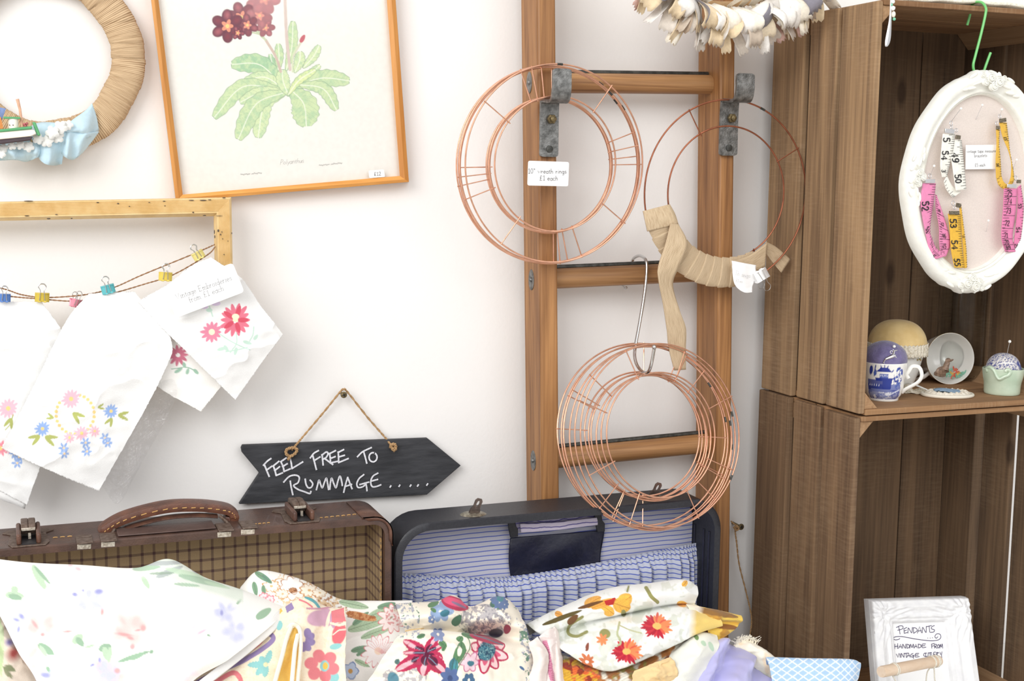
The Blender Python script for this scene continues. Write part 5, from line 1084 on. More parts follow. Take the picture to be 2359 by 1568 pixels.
for off in (0, 150, -150):
    o = off
    p.poly([(o-44, -40), (o+38, -40), (o+44, -34), (o+44, -24), (o-44, -22)], B2, .85); p.poly([(o-44, -52), (o-6, -52), (o-6, -30), (o-44, -28)], B1, .9); p.poly([(o-6, -50), (o+16, -50), (o+14, -30), (o-6, -30)], B1); p.poly([(o-24, -55), (o+20, -55), (o+14, -48), (o-20, -48)], B1)
    p.poly([(o-13, -66), (o+7, -66), (o+7, -55), (o-13, -55)], B2); p.poly([(o-20, -70), (o+14, -70), (o+5, -80), (o-11, -80)], B1); p.line([(o-20, -70), (o-24, -74)], 2.5, B1); p.line([(o+14, -70), (o+17, -74)], 2.5, B1); p.line([(o-3, -80), (o-3, -86)], 2, B1); p.line([(o-9, -80), (o-11, -84)], 2, B1); p.line([(o+3, -80), (o+5, -84)], 2, B1)
    for k in range(5): p.ell(o-11+4*k, -61, 1.2, 2, S(226, 230, 244)); p.ell(o-38+6*k, -38, 1.5, 2.4, S(230, 234, 246))
    p.ell(o-34, -72, 5, 12, B1, 12); p.line([(o-26, -60), (o-24, -74), (o-22, -84)], 2.5, B1); p.ell(o-24, -66, 4, 6, B2)
    tree = np.clip(1.2-np.hypot((p.x-o-33)/14, (p.y+56)/26), 0, 1) > .2; p.speck(5, .47, B2, 1, 2, tree); p.speck(4, .6, B1, 1, 5, tree); p.line([(o+30, -30), (o+33, -56), (o+34, -74)], 1.6, B2)
    for k in range(8): p.ell(o-16+9*(k % 4)-5, -9-2.6*(k//2), 12, .9, S(238, 241, 250) if k % 3 else B3, soft=.4)
    lake = (p.y > -24) & (p.y < -5) & (np.abs(p.x-o) < 46); p.put(lake*.72, B2); p.speck(7, .5, S(240, 243, 250), .9, 3, lake & (np.abs(p.x-o+4) < 26)); p.speck(6, .56, B1, .7, 8, lake)
    for k in range(5): p.ell(o+16+6*k, -18-2.4*k, 3.4, 2, S(226, 232, 248), -22)
    p.line([(o-44, -26), (o, -25), (o+44, -28)], 1.2, B1)
p.put((p.y > -3)*1., S(247, 246, 242)); p.put(((p.y < -88.2))*1., S(247, 246, 242))
mb = MB(); mb.grid(V, nu, len(pf), col=p.c, closed_u=True); mb.build('cup_body', printed('printed_china', .15, 50, 0, 0, .5), cup, label='white china printed with blue pagoda, trees and water')
mb = MB(); mb.lathe([(a*m, b*m) for a, b in [(0, 2.5), (30, 2.5), (32, 0), (33.8, .2)]], c, seg=60, cap=False); mb.lathe([(a*m, b*m) for a, b in [(50.5, 87), (50.2, 88.4), (49, 88.4), (47.5, 84), (44, 60)]], c, seg=60, cap=False); mb.build('rim', M_china, cup)
def cuphandle(mb, c, m, dirx, hb, ht, out, r):
    d = Vector((dirx[0], dirx[1], 0)).normalized(); P = [c+d*(a*m)+Vector((0, 0, b*m)) for a, b in [(41, hb), (50, hb+9), (out*.9, hb+(ht-hb)*.45), (out, hb+(ht-hb)*.75), (out*.92, ht+4), (out*.74, ht+6), (54, ht-6), (50, ht-14), (55, ht-22)]]
    mb.tube(cr(P, 40), r*m, 10, flat=r*.6*m)
mb = MB(); cuphandle(mb, c, m, (.88, -.47), 16, 72, 84, 4.6); mb.build('handle', M_china, cup)
mb = MB(); V = []; nu, nv = 60, 16
for j in range(nv):
    q = j/(nv-1)*PI/2
    for k in range(nu): a = 2*PI*k/nu; r = (49+4*math.sin(q*2))*math.cos(q)*(1+.012*math.sin(a*17)*math.cos(q)); V.append((c.x+r*m*math.cos(a), c.y+r*m*math.sin(a), c.z+(86+50*math.sin(q))*m))
mb.grid(V, nu, nv, closed_u=True); M_felt = mat('purple_felt', S(116, 108, 150), .95, scale=120, c2=S(98, 90, 132), bump=.5, bscale=400, sheen=.5); mb.build('felt_cushion', M_felt, cup)
tov = Vector((-.52, -.79, .3)).normalized(); sv = Vector((.83, -.55, 0)).normalized()
M_silver = mat('silver', S(226, 226, 228), .22, .95, scale=100, var=.08, bump=0)
def front_of(c, m, px, h, R): 
    """a point on a round front: px to the side, h up"""
    z = math.sqrt(max(R*R-px*px, 0)); return c+sv*(px*m)+Vector((-.55, -.83, 0))*(z*m)+Vector((0, 0, h*m))
mb = MB(); f = lambda x, h: front_of(c, m, x, h, 51-max(0, (h-100))*.55)
for a, b, r0, r1 in [((-2, 100), (12, 106), 2.6, 4.2), ((12, 106), (19, 108), 4.2, 3), ((15, 108), (17, 118), 2.8, 2.4), ((17, 118), (24, 119), 2.2, 1.2), ((-2, 100), (-6, 92), 2.2, 1.4), ((-6, 92), (-4, 90), 1.4, 1.2), ((18, 107), (22, 103), 1.8, 1.2), ((16, 118), (14, 121), 1.2, .8)]: mb.tube([f(*a), f((a[0]+b[0])/2, (a[1]+b[1])/2), f(*b)], [r0*m, (r0+r1)/2*m, r1*m], 8)
mb.build('deer_charm', M_silver, cup, label='silver leaping deer charm'); mb = MB(); mb.ball(f(17, 127), 3.6*m); mb.tube([f(11+3*math.cos(t), 115+3*math.sin(t)) for t in np.linspace(0, 5.5, 14)], .7*m, 6); mb.build('pin_head', M_china, cup)
# --- big yellow pincushion in a lace-edged cup
c = AZ(2062, 893, ZF); m = MPP(c); c.y = min(c.y, -.075)+0
c = AZ(2062, 893, ZF); big = thing('pincushion_cup', 'large mustard pincushion with a cream lace band in a flowered white cup', 'pincushion', c)
mb = MB(); mb.lathe([(a*m, b*m) for a, b in cr([(0, 3), (30, 3), (34, 0), (36, 3), (44, 22), (52, 50), (58, 76), (60, 92)], 30)], c, seg=50, cap=False); o = mb.build('cup_body', M_china, big)
mb = MB()
for x, h, r in [(48, 74, 3), (43, 72, 2.2), (51, 70, 2), (38, 58, 1.6), (33, 54, 1.4)]: mb.ball(front_of(c, m, x, h, 58), (r*m, r*m, r*m), 8, 5)
mb.build('flower_print', mat('pink_green_print', S(214, 150, 120), .4, scale=700, c2=S(140, 160, 90), bump=0), o)
mb = MB(); V = []; nu, nv = 80, 16
for j in range(nv):
    q = j/(nv-1)*PI/2
    for k in range(nu): a = 2*PI*k/nu; r = 66*math.cos(q)**.8*(1+.008*math.sin(a*21)*math.cos(q)**3); V.append((c.x+r*m*math.cos(a), c.y+r*m*math.sin(a), c.z+(100+58*math.sin(q))*m))
mb.grid(V, nu, nv, closed_u=True); mb.build('cushion', mat('mustard_cotton', S(240, 212, 152), .85, scale=50, c2=S(228, 196, 134), bump=.2, bscale=900, sheen=.2), big)
M_lacec = mat('cream_lace', S(240, 232, 214), .9, scale=420, c2=S(204, 192, 168), bump=.7, bscale=600, lo=.36, hi=.5)
def laceband(mb, c, m, r, z0, z1, n=44):
    V = []; nu = n*4
    for g in np.linspace(0, 1, 7):
        for k in range(nu): a = 2*PI*k/nu; e = (abs(g-.5)*2)**4; rr = r+1.5*math.sin(a*n)*.6; V.append((c.x+rr*m*math.cos(a), c.y+rr*m*math.sin(a), c.z+(z0+(z1-z0)*g+(1.6*math.sin(a*n)*e*(1 if g > .5 else -1)))*m))
    mb.grid(V, nu, 7, closed_u=True)
mb = MB(); laceband(mb, c, m, 67.5, 78, 106); mb.build('lace_band', M_lacec, big, thick=.0006)
mb = MB(); q = front_of(c, m, 44, 140, 52)+Vector((0, .012, 0)); mb.lathe([(0, 4*m), (5*m, 3*m), (7*m, 0)], q, (.6, -.2, .7), 18); mb.build('button', mat('turquoise_button', S(96, 190, 186), .3, scale=100, bump=0), big); mb = MB(); mb.lathe([(0, 7*m), (5*m, 6*m), (7.5*m, 3.4*m), (6*m, 3*m)], q-Vector((.001, 0, 0)), (.5, -.2, .8), 18); mb.build('button', mat('pink_button', S(214, 170, 182), .3, scale=100, bump=0), big)
mb = MB(); mb.ball(front_of(c, m, 30, 152, 46)+Vector((0, .012, 0)), 3*m); mb.build('pin_head', M_china, big)
# --- china teacup lying on its side, duck painted inside
R_ = 59; b0 = AZ(2186, 884, ZF); m = MPP(b0); n_ = Vector((-.19, -.97, .10)).normalized(); cc = b0+Vector((0, 0, R_*m*1.0))
tea = thing('teacup', 'white china teacup lying on its side with a duck inside', 'cup', b0)
mb = MB(); mb.lathe([(a*m, b*m) for a, b in cr([(26, -92), (30, -90), (38, -80), (48, -56), (54, -28), (58, -6), (59.5, 0), (58, 0), (55.5, -8), (51, -30), (45, -52), (34, -68), (20, -77), (8, -80), (0, -80.5)], 60)], cc, n_, 60, cap=False); mb.lathe([(0, -88*m), (26*m, -88*m), (26*m, -92*m)], cc, n_, 40, cap=False); mb.build('cup_body', M_china, tea)
mb = MB(); zz = n_; xx = Vector((1, 0, 0)); xx = (xx-zz*xx.dot(zz)).normalized(); yy = zz.cross(xx); mb.tube([cc+(xx*math.cos(t)+yy*math.sin(t))*(59*m) for t in np.linspace(0, 2*PI, 80, endpoint=False)], .75*m, 6, closed=True); mb.build('gilt_rim', M_gilt, tea)
sd = (-xx*.8+Vector((0, 0, -1))*.6).normalized()
mb = MB(); mb.tube(cr([cc+sd*(56*m)-zz*(14*m), cc+sd*(74*m)-zz*(18*m), cc+sd*(82*m)-zz*(38*m), cc+sd*(72*m)-zz*(58*m), cc+sd*(46*m)-zz*(60*m)], 30), 5*m, 10, flat=3.5*m); mb.v = [(v[0], v[1], max(v[2], ZF+.0002)) for v in mb.v]; mb.build('handle', M_china, tea)
def inn(px, py, d): 
    """a point just in front of the inner wall, d behind the mouth plane, at a pixel"""
    dd = _f+_r2*(px-CX)/F-_u2*(py-CY)/F; dd = Vector(dd); o_ = Vector(CAM); t = ((cc-zz*d-o_).dot(zz))/dd.dot(zz); return o_+dd*t
M_duck = mat('brown_glaze', S(176, 148, 126), .35, scale=260, c2=S(120, 96, 80), bump=.1)
mb = MB(); B = inn(2171, 856, .007); mb.ball(B, (20*m, 5*m, 13*m)); mb.tube([inn(2177, 852, .007), inn(2179, 843, .007), inn(2183, 834, .007)], [9*m, 7*m, 6*m], 10); mb.ball(inn(2184, 830, .007), (7.5*m, 4*m, 6*m)); mb.tube([inn(2189, 831, .007), inn(2196, 828, .007)], [3*m, 1.6*m], 8); mb.ball(inn(2158, 860, .009), (8*m, 4*m, 6*m)); mb.build('duck', M_duck, tea, label='brown duck picture')
for nm, colr, pts in (('green_leaf_glaze', S(136, 196, 170), [(2188, 852), (2184, 862), (2192, 866), (2206, 866), (2214, 862), (2220, 858)]), ('red_flower_glaze', S(222, 110, 84), [(2202, 860), (2196, 866), (2206, 856), (2200, 850)]), ('yellow_flower_glaze', S(228, 186, 96), [(2194, 860), (2209, 861)])):
    mb = MB(); [mb.ball(inn(x+3*q, y+2*math.sin(x+q*2), .006), (6*m, 1*m, 2.2*m), 8, 5, (Vector((math.cos(x+q*2.1), 0, math.sin(x+q*2.1))), Vector((0, 1, 0)), Vector((-math.sin(x+q*2.1), 0, math.cos(x+q*2.1))))) for x, y in pts for q in (-1, 0, 1)]; mb.build('flower', mat(nm, colr, .35, var=.2, scale=300, bump=0), tea)
# --- green pottery pincushion
c = AZ(2308, 906, ZF); m = MPP(c)
gp = thing('pincushion_cup', 'pale green pottery pot holding a blue and white paisley pincushion', 'pincushion', c)
V = []; prof = cr([(30, 1), (37, 0), (39.5, 4), (40, 14), (41, 26), (44, 40), (46.5, 56), (46, 60), (42, 59), (40, 48)], 34); nu = 70
for (r, h) in prof:
    for k in range(nu): a = 2*PI*k/nu; w_ = 1+.012*math.sin(3*a+h*.06)+.02*(h/60)*math.sin(2*a+1); V.append((c.x+r*w_*m*math.cos(a), c.y+r*w_*m*math.sin(a), c.z+(h+1.2*math.sin(a*2)*(h/60))*m))
mb = MB(); mb.grid(V, nu, len(prof), closed_u=True); M_cel = mat('celadon_glaze', S(206, 220, 198), .35, scale=40, c2=S(186, 206, 182), bump=.15, coat=.2); mb.add(V[:nu], [tuple(range(nu-1, -1, -1))]); mb.build('pot', M_cel, gp)
mb = MB(); g = lambda x, h, R=47: front_of(c, m, x, h, R)
mb.tube(cr([g(-40, 60), g(-34, 64), g(-26, 58), g(-20, 46), g(-14, 40), g(-4, 46), g(4, 50), g(8, 58), g(2, 62), g(-3, 58)], 50), 4.2*m, 8); mb.ball(g(-38, 58, 46), (5*m, 4*m, 7*m)); mb.build('curled_lip', M_cel, gp)
V = []; nu, nv = 110, 30
for j in range(nv):
    q = j/(nv-1)*PI/2
    for k in range(nu): a = 2*PI*k/nu; r = 39*math.cos(q)**.85; V.append((c.x+r*m*math.cos(a), c.y+r*m*math.sin(a), c.z+(54+40*math.sin(q))*m))
aa = np.tile(np.arange(nu), nv)*2*PI/nu; qq = np.repeat(np.arange(nv), nu)/(nv-1)*90
p = Paint(np.cos(aa)*(100-qq), np.sin(aa)*(100-qq), S(222, 218, 214)); nz_ = fbm(p.x/22, p.y/22, 4); p.put((np.sin(nz_*52) > .45)*1., S(70, 78, 140)); p.speck(26, .58, S(56, 66, 140), 1, 3); p.line([(-60, -40), (-30, -60), (0, -70)], 4, S(240, 238, 236))
mb = MB(); mb.grid(V, nu, nv, col=p.c, closed_u=True); mb.build('paisley_cushion', printed('paisley_cotton', .85, 900, .15), gp, label='blue and white paisley cotton')
mb = MB(); t_ = g(9, 122, 12); mb.tube([g(3, 86, 12), t_], .6*m, 6); mb.build('pin_shaft', M_silver, gp); mb = MB(); mb.ball(t_, 3.6*m); mb.build('pin_head', M_china, gp)
# --- oval hoop with lace
c = AZ(2182, 912, ZF); m = MPP(c)
dish = thing('oval_hoop', 'cream oval hoop with gathered lace and a blue scrap lying on the shelf', 'ornament', c); ex = Vector((.95, -.32, 0)).normalized(); ey = Vector((.32, .95, 0)).normalized()
def oval(a, kx, ky, h): return c+ex*(kx*m*math.cos(a))+ey*(ky*m*math.sin(a))+Vector((0, 0, h*m))
mb = MB(); mb.tube([oval(a, 57, 42, 4.4) for a in np.linspace(0, 2*PI, 70, endpoint=False)], 4.2*m, 10, closed=True); mb.prism([oval(a, 55, 40, 1.2) for a in np.linspace(0, 2*PI, 50, endpoint=False)], (0, 0, 4*m)); mb.build('hoop', mat('cream_enamel', S(238, 232, 216), .4, var=.04, scale=60, bump=.05), dish)
V = []; nu, nv = 160, 7
for j in range(nv):
    for k in range(nu): a = 2*PI*k/nu; f = j/(nv-1); V.append(oval(a, 53-22*f, 38-16*f, 7+7*math.sin(PI*f)*(.9+.16*math.sin(a*19+2*f))+1.2*math.sin(a*37)*f))
mb = MB(); mb.grid(V, nu, nv, closed_u=True); mb.build('gathered_lace', mat('ivory_lace', S(244, 238, 224), .9, scale=300, c2=S(220, 208, 188), bump=.5), dish)
mb = MB(); V = [(c+ex*(x*m)+ey*(y*m)+Vector((0, 0, (13+3*math.sin(x*.1+y*.13))*m))) for y in np.linspace(-22, 20, 10) for x in np.linspace(-26, 24, 12)]; mb.grid(V, 12, 10); mb.build('blue_scrap', mat('faded_blue_cloth', S(146, 172, 196), .9, var=.2, scale=200, bump=.3), dish, thick=.0006)
mb = MB(); mb.tube(cr([oval(2.7, 46, 34, 12), oval(2.75, 62, 60, 18), oval(2.6, 84, 95, 22), oval(2.55, 110, 120, 10)], 24), 5*m, 8, flat=1.4*m, up=(0, 0, 1)); mb.build('ribbon', M_lace, dish)
# --- bunched lace
c = AZ(2094, 905, ZF); m = MPP(c); V = []; nu, nv = 60, 10
for j in range(nv):
    f = j/(nv-1)
    for k in range(nu): g_ = k/(nu-1); V.append(c+sv*((g_-.5)*74*m)+Vector((0, 1, 0))*((f-.3)*40*m)+Vector((0, 0, max(.4, (10+7*math.sin(g_*16)+5*math.sin(f*5+g_*9))*math.sin(PI*min(.98, f+.02))**.6*(1-.2*g_))*m)))
mb = MB(); mb.grid(V, nu, nv); meta(mb.build('lace_ribbon', M_lacec, None, thick=.0006), 'crumpled strip of cream lace lying behind the blue and white cup handle', 'lace')
# --- tall glass jar at the back
c = AZ(2202, 868, ZF); c.y = max(c.y, -.100); m = MPP(c); rj = .036; c.y = -.07; 
jar = thing('glass_jar', 'tall clear glass jar at the back of the upper crate behind the teacup', 'jar', c)
mb = MB(); mb.lathe([(0, .001), (rj-.003, 0), (rj, .004), (rj, .17), (rj-.004, .178), (rj-.0065, .178), (rj-.003, .168), (rj-.0026, .008), (rj-.006, .005), (0, .005)], c, seg=64, cap=False); mb.build('jar_body', clear('clear_glass', (.98, .99, .98, 1), 1.2), jar)
# --- hanging oval frame with tape measure bracelets
YO = -.272; OC = (2247, 421); TLT = math.radians(4)
hw = (A(2247+119, 421, YO)-A(2247-119, 421, YO)).length/2; 
oc = A(*OC, YO); vz = (A(2247, 421-200, YO)-A(2247, 421+200, YO)).z/2
ovf = thing('oval_picture_frame', 'ornate white oval frame lined in pale pink cloth, hanging from the green hook', 'picture frame', oc)
def OV(a, k, dep): x, z = hw*k[0]*math.cos(a), vz*k[1]*math.sin(a); return oc+Vector((x*math.cos(TLT)+z*math.sin(TLT)*1., -dep, -x*math.sin(TLT)+z*math.cos(TLT)))
M_white = mat('white_gesso', S(245, 245, 238), .5, scale=120, c2=S(240, 239, 230), bump=.1)
pr_ = [(0, -.006), (.02, .0005), (.05, .0035), (.075, .002), (.1, .0045), (.15, .0055), (.17, .004), (.25, .0035), (.45, .009), (.65, .0125), (.82, .011), (.94, .006), (1, .0), (.97, -.008)]
nu = 260; V = []
for t, d in pr_:
    for k in range(nu):
        a = 2*PI*k/nu; dt = abs((a-PI/2+PI) % (2*PI)-PI); db = abs((a+PI/2+PI) % (2*PI)-PI); dl = abs((a-PI+PI) % (2*PI)-PI); dr_ = abs((a+PI) % (2*PI)-PI)
        bump_ = .035*math.exp(-(dt/.3)**2)+.03*math.exp(-(db/.3)**2)+.05*math.exp(-(dl/.35)**2)+.05*math.exp(-(dr_/.35)**2)+.012*max(0, math.sin(a*26))*(math.exp(-(dt/.35)**2)+math.exp(-(db/.35)**2))*2+.01*math.sin(a*12+.6)
        ko = (1+t*(.335+bump_*.8), 1+t*(.255+bump_*.8)); V.append(OV(a, ko, d*1.0))
mb = MB(); mb.grid(V, nu, len(pr_), closed_u=True); mb.build('frame_moulding', M_white, ovf, angle=80)
def rosette(mb, a, t, r, seed=0):
    k = (1+t*.345, 1+t*.27); q = OV(a, k, .0115)
    mb.ball(q, (r*.9, r*.6, r*.9), 14, 8)
    for i in range(16): b = i*.9; rr = r*(.25+.75*i/16); mb.tube([q+Vector((rr*math.cos(b+u), -r*(.72-.35*i/16), rr*math.sin(b+u))) for u in np.linspace(0, .95, 6)], r*.1, 5)
def leafm(mb, a, t, ang_, L, w):
    q = OV(a, (1+t*.345, 1+t*.27), .0095); d = Vector((math.cos(ang_), 0, math.sin(ang_))); mb.ball(q, (L/2, .0025, w/2), 12, 7, (d, Vector((0, 1, 0)), d.cross(Vector((0, 1, 0)))))
for a0, sg_ in ((PI/2, 1), (-PI/2, -1), (PI, 1), (0, 1)):
    sidew = abs(math.cos(a0)) > .5; s_ = 1 if not sidew else .75
    mb = MB()
    for da, t, r in [(-.07, .6, .0075), (.06, .72, .0075), (0, .38, .0068), (.13, .55, .0055), (-.15, .78, .0045), (.17, .85, .004)]: rosette(mb, a0+da*(1 if not sidew else .55), t, r*s_)
    for da, t, ao, L in [(.24, .55, .3, .02), (-.24, .55, -.3, .02), (.34, .42, .15, .017), (-.34, .42, -.15, .017), (.1, .9, 1.2, .009), (-.1, .9, -1.2, .009), (.28, .9, .5, .014), (-.28, .9, -.5, .014), (.44, .5, .1, .012), (-.44, .5, -.1, .012)]:
        leafm(mb, a0+da*(1 if not sidew else .6), t, a0+PI/2+ao, L*s_, .0045*s_)
    mb.build('flower_ornament', M_white, ovf, angle=80)
mb = MB(); pts = [OV(2*PI*k/120, (1.012, 1.012), -.0035) for k in range(120)]; mb.prism(pts, (0, .004, 0)); mb.build('cloth_panel', mat('pale_pink_linen', S(228, 216, 208), .9, scale=600, var=.06, bump=.25, bscale=900), ovf, smooth=False)
mb = MB(); pts = [OV(2*PI*k/80, (1.2, 1.14), -.009) for k in range(80)]; mb.prism(pts, (0, .0015, 0)); mb.build('backing', mat('brown_backing_card', S(168, 128, 82), .9, var=.1, scale=80), ovf, smooth=False)
YA = YO-.004
oc_ = thing('price_card', 'white card reading vintage tape measure bracelets £5 each', 'card', A(2260, 362, YA)); mb = MB(); plate(mb, [(2225, 334), (2303, 333), (2302, 389), (2224, 390)], YA, .0004); mb.build('card', M_card, oc_)
mb = MB(); write_px(mb, 'vintage tape measure', (2227, 352), (2294, 350.5), 7.5, YA-.0003, .07, .1); write_px(mb, 'bracelets', (2245, 362), (2274, 361), 7.5, YA-.0003, .07, .1); write_px(mb, '£5 each', (2246, 384), (2270, 383), 7.5, YA-.0003, .07, .1); mb.build('lettering', M_ink, oc_)
M_pewter = mat('pewter_clasp', S(150, 140, 122), .4, .8, scale=700, c2=S(96, 88, 74), bump=.6, bscale=900)
def bracelet(label, color, name, tapes, clasps, rings):
    """tapes: (left edge, right edge, digit marks); px triplets with depth"""
    t = thing('tape_bracelet', label, 'bracelet', A(tapes[0][0][0][0], tapes[0][0][0][1], YA)); m_ = mat(name, color, .65, var=.08, scale=300, bump=.2, bscale=1200)
    for L_, R_, marks, flip in tapes:
        n = 50; P, Q = cr(L_, n), cr(R_, n); V = []; w_ = 7
        for i in range(n):
            for k in range(w_): f = k/(w_-1); V.append(A(*(P[i]*(1-f)+Q[i]*f)))
        mb = MB(); mb.grid(V, w_, n); tp = mb.build('tape', m_, t, thick=.0005, thick_off=1, angle=70)
        def S_(f, s): i = s*(n-1); i0 = min(int(i), n-2); g = i-i0; a = P[i0]*(1-g)+P[i0+1]*g; b = Q[i0]*(1-g)+Q[i0+1]*g; c_ = a*(1-f)+b*f; return A(c_[0], c_[1], c_[2])+Vector((0, -.0007, 0))
        mb = MB(); nt = int(np.hypot(*(P[-1]-P[0])[:2])/5.2)
        for k in range(nt):
            s = (k+.5)/nt; ln = .5 if k % 4 == 0 else .26
            a, b = (S_(1-ln, s), S_(.98, s)) if not flip else (S_(.02, s), S_(ln, s)); mb.ribbon([a, b], .00045, (0, -1, 0))
        for txt, s in marks:
            u = (S_(.5, min(1, s+.04))-S_(.5, max(0, s-.04))).normalized(); v = (S_(.8, s)-S_(.2, s)); wid = v.length/.6; v.normalize(); em = wid*.52
            if flip == 1: u, v = -u, -v
            if flip == 2:
                q = S_(.22, s); v2 = -u; lettering(mb, txt, q-v2*em*.35, v*em*.62, v2*em*.62, .13, .1, .0); mb.ribbon([S_(.05, min(1, s+.06)), S_(.95, min(1, s+.06))], .0004, (0, -1, 0)); continue
            O_ = S_(.06 if not flip else .94, s)+u*(-width_of(txt, .12)*em*.5)+Vector((0, -.0002, 0)); lettering(mb, txt, O_, u*em, v*em, .16, .12, .0)
        mb.build('tape_markings', M_ink, tp)
    for x, y, w_, h, ang_, dep, mm in clasps:
        q = A(x, y, YA-dep); a_ = math.radians(ang_); mb = MB(); s = .00049; mb.obox(q, Vector((math.cos(a_), 0, -math.sin(a_)))*(w_*s/2), (0, .0011, 0), Vector((math.sin(a_), 0, math.cos(a_)))*(h*s/2)); mb.build('clasp', M_silver if mm else M_pewter, t, bevel=.0004)
    for x, y, r, dep in rings:
        q = A(x, y, YA-dep); mb = MB(); mb.tube([q+Vector((r*.00049*math.cos(a), .0006*math.sin(a), r*.00049*math.sin(a)*1.2)) for a in np.linspace(0, 2*PI, 20, endpoint=False)], .0005, 6, closed=True); mb.build('link', M_silver, t)
    return t
d0, d1, d2, d3 = YA-.0015, YA-.003, YA-.005, YA-.007
bracelet('white tape measure bracelet pinned left of the small price card', S(244, 242, 232), 'white_tape', [
    ([(2172, 308, d1), (2169, 340, d2), (2166, 380, d2), (2170, 408, d1)], [(2200, 308, d1), (2197, 340, d2), (2188, 380, d2), (2181, 408, d1)], [('5', .15), ('54', .48), ('3', .82)], 0),
    ([(2199, 322, d1), (2190, 350, d2), (2195, 390, d3), (2202, 440, d3)], [(2215, 322, d1), (2218, 350, d2), (2222, 390, d3), (2226, 436, d3)], [('49', .45), ('50', .82)], 0),
    ([(2174, 418, d1), (2180, 436, d1), (2190, 450, d1), (2196, 455, d1)], [(2182, 404, d1), (2192, 424, d1), (2206, 438, d1), (2214, 442, d1)], [], 1)],
    [(2187, 302, 29, 11, 4, .004, 1), (2207, 316, 14, 10, 6, .004, 0)], [(2191, 284, 4.5, .003), (2192, 293, 3.4, .003), (2203, 300, 4, .003)])
bracelet('golden yellow tape bracelet pinned at the upper right inside the oval frame', S(226, 180, 70), 'yellow_tape', [
    ([(2302, 282, d1), (2310, 315, d2), (2324, 350, d3), (2330, 380, d3), (2328, 420, d3)], [(2319, 282, d1), (2323, 315, d2), (2327, 350, d3), (2334, 390, d3), (2337, 415, d3)], [('15', .28), ('2', .6)], 0),
    ([(2295, 298, d1), (2296, 330, d2), (2294, 370, d2), (2295, 410, d2)], [(2303, 298, d1), (2302, 330, d2), (2305, 370, d2), (2307, 408, d2)], [('16', .75)], 0),
    ([(2295, 408, d2), (2302, 428, d2), (2320, 437, d2), (2336, 418, d2)], [(2307, 404, d2), (2312, 418, d3), (2322, 424, d3), (2329, 408, d3)], [], 1)],
    [(2310, 277, 20, 10, -10, .004, 0), (2299, 294, 10, 9, 0, .004, 0)], [(2303, 268, 4, .003), (2296, 284, 3.6, .003)])
bracelet('pink tape measure bracelet at the left edge inside the oval frame', S(232, 140, 182), 'pink_tape', [
    ([(2155, 447, YA-.0006), (2156, 480, YA-.001), (2163, 520, d1), (2164, 560, d1), (2168, 592, d1)], [(2158, 449, YA-.0006), (2172, 490, YA-.001), (2184, 530, d1), (2190, 560, d1), (2180, 590, d1)], [('48', .25), ('47', .45), ('46', .62), ('45', .8)], 2),
    ([(2126, 422, d2), (2121, 460, d3), (2125, 500, d3), (2134, 545, d3), (2142, 585, d3), (2148, 598, d3)], [(2156, 422, d2), (2152, 460, d3), (2147, 490, d3), (2143, 530, d3), (2150, 570, d3), (2165, 588, d3)], [('52', .28), ('53', .55), ('5', .92)], 0),
    ([(2145, 594, d3), (2158, 596, d3), (2176, 590, d2)], [(2144, 540, d3), (2158, 572, d3), (2178, 584, d2)], [], 0)],
    [(2142, 417, 30, 10, 0, .006, 1)], [(2142, 405, 4.5, .004)])
bracelet('golden yellow tape bracelet hanging lowest, overlapping the bottom of the oval frame', S(232, 182, 62), 'amber_tape', [
    ([(2210, 475, d1), (2214, 520, d1), (2218, 570, d1), (2222, 618, d1)], [(2214, 470, d1), (2220, 520, d1), (2226, 570, d1), (2228, 616, d1)], [('25', .5)], 0),
    ([(2184, 492, d3), (2188, 530, d3+.001), (2191, 575, d3), (2199, 616, d2)], [(2213, 492, d3), (2214, 530, d3+.001), (2217, 575, d3), (2222, 617, d2)], [('53', .2), ('54', .58), ('55', .9)], 0)],
    [(2198, 490, 30, 9, 0, .0085, 0), (2208, 473, 14, 11, 8, .004, 0)], [(2196, 468, 5, .004), (2199, 478, 4, .005)])
bracelet('pink tape measure bracelet at the right edge inside the oval frame', S(230, 132, 176), 'rose_tape', [
    ([(2344, 432, d1), (2344, 480, d1), (2338, 540, d1), (2334, 580, d1)], [(2352, 425, d1), (2358, 480, d1), (2353, 540, d1), (2346, 580, d1)], [('53', .3), ('54', .6), ('25', .88)], 0),
    ([(2313, 434, d3), (2311, 480, d3), (2307, 545, d3), (2316, 580, d2)], [(2344, 434, d3), (2341, 480, d3), (2333, 545, d3), (2340, 580, d2)], [('75', .08), ('74', .22), ('73', .36), ('72', .5), ('71', .64), ('70', .76), ('69', .88)], 2)],
    [(2330, 428, 30, 9, 0, .0085, 1), (2347, 418, 12, 9, 0, .004, 0)], [(2340, 410, 5, .004)])
for i, (x, y, x2, y2, lb) in enumerate([(2214, 250, 2192, 279, 'pearl-headed pin slanting above the white tape bracelet'), (2263, 242, 2248, 275, 'pearl-headed pin alone near the top of the pink panel'), (2308, 252, 2304, 266, 'pearl-headed pin above the upper right yellow bracelet'), (2152, 382, 2144, 402, 'pearl-headed pin above the left pink bracelet'), (2342, 368, 2334, 388, 'pearl-headed pin above the right pink bracelet'), (2277, 508, 2272, 533, 'pearl-headed pin alone low on the pink panel')]):
    t = thing('pin', lb, 'pin', A(x, y, YA)); a, b = A(x, y, YA-.008), A(x2, y2, YO+.003); mb = MB(); mb.tube([a, b], .00035, 6); mb.build('shaft', M_silver, t); mb = MB(); mb.ball(a, .0016); mb.build('head', M_china, t)
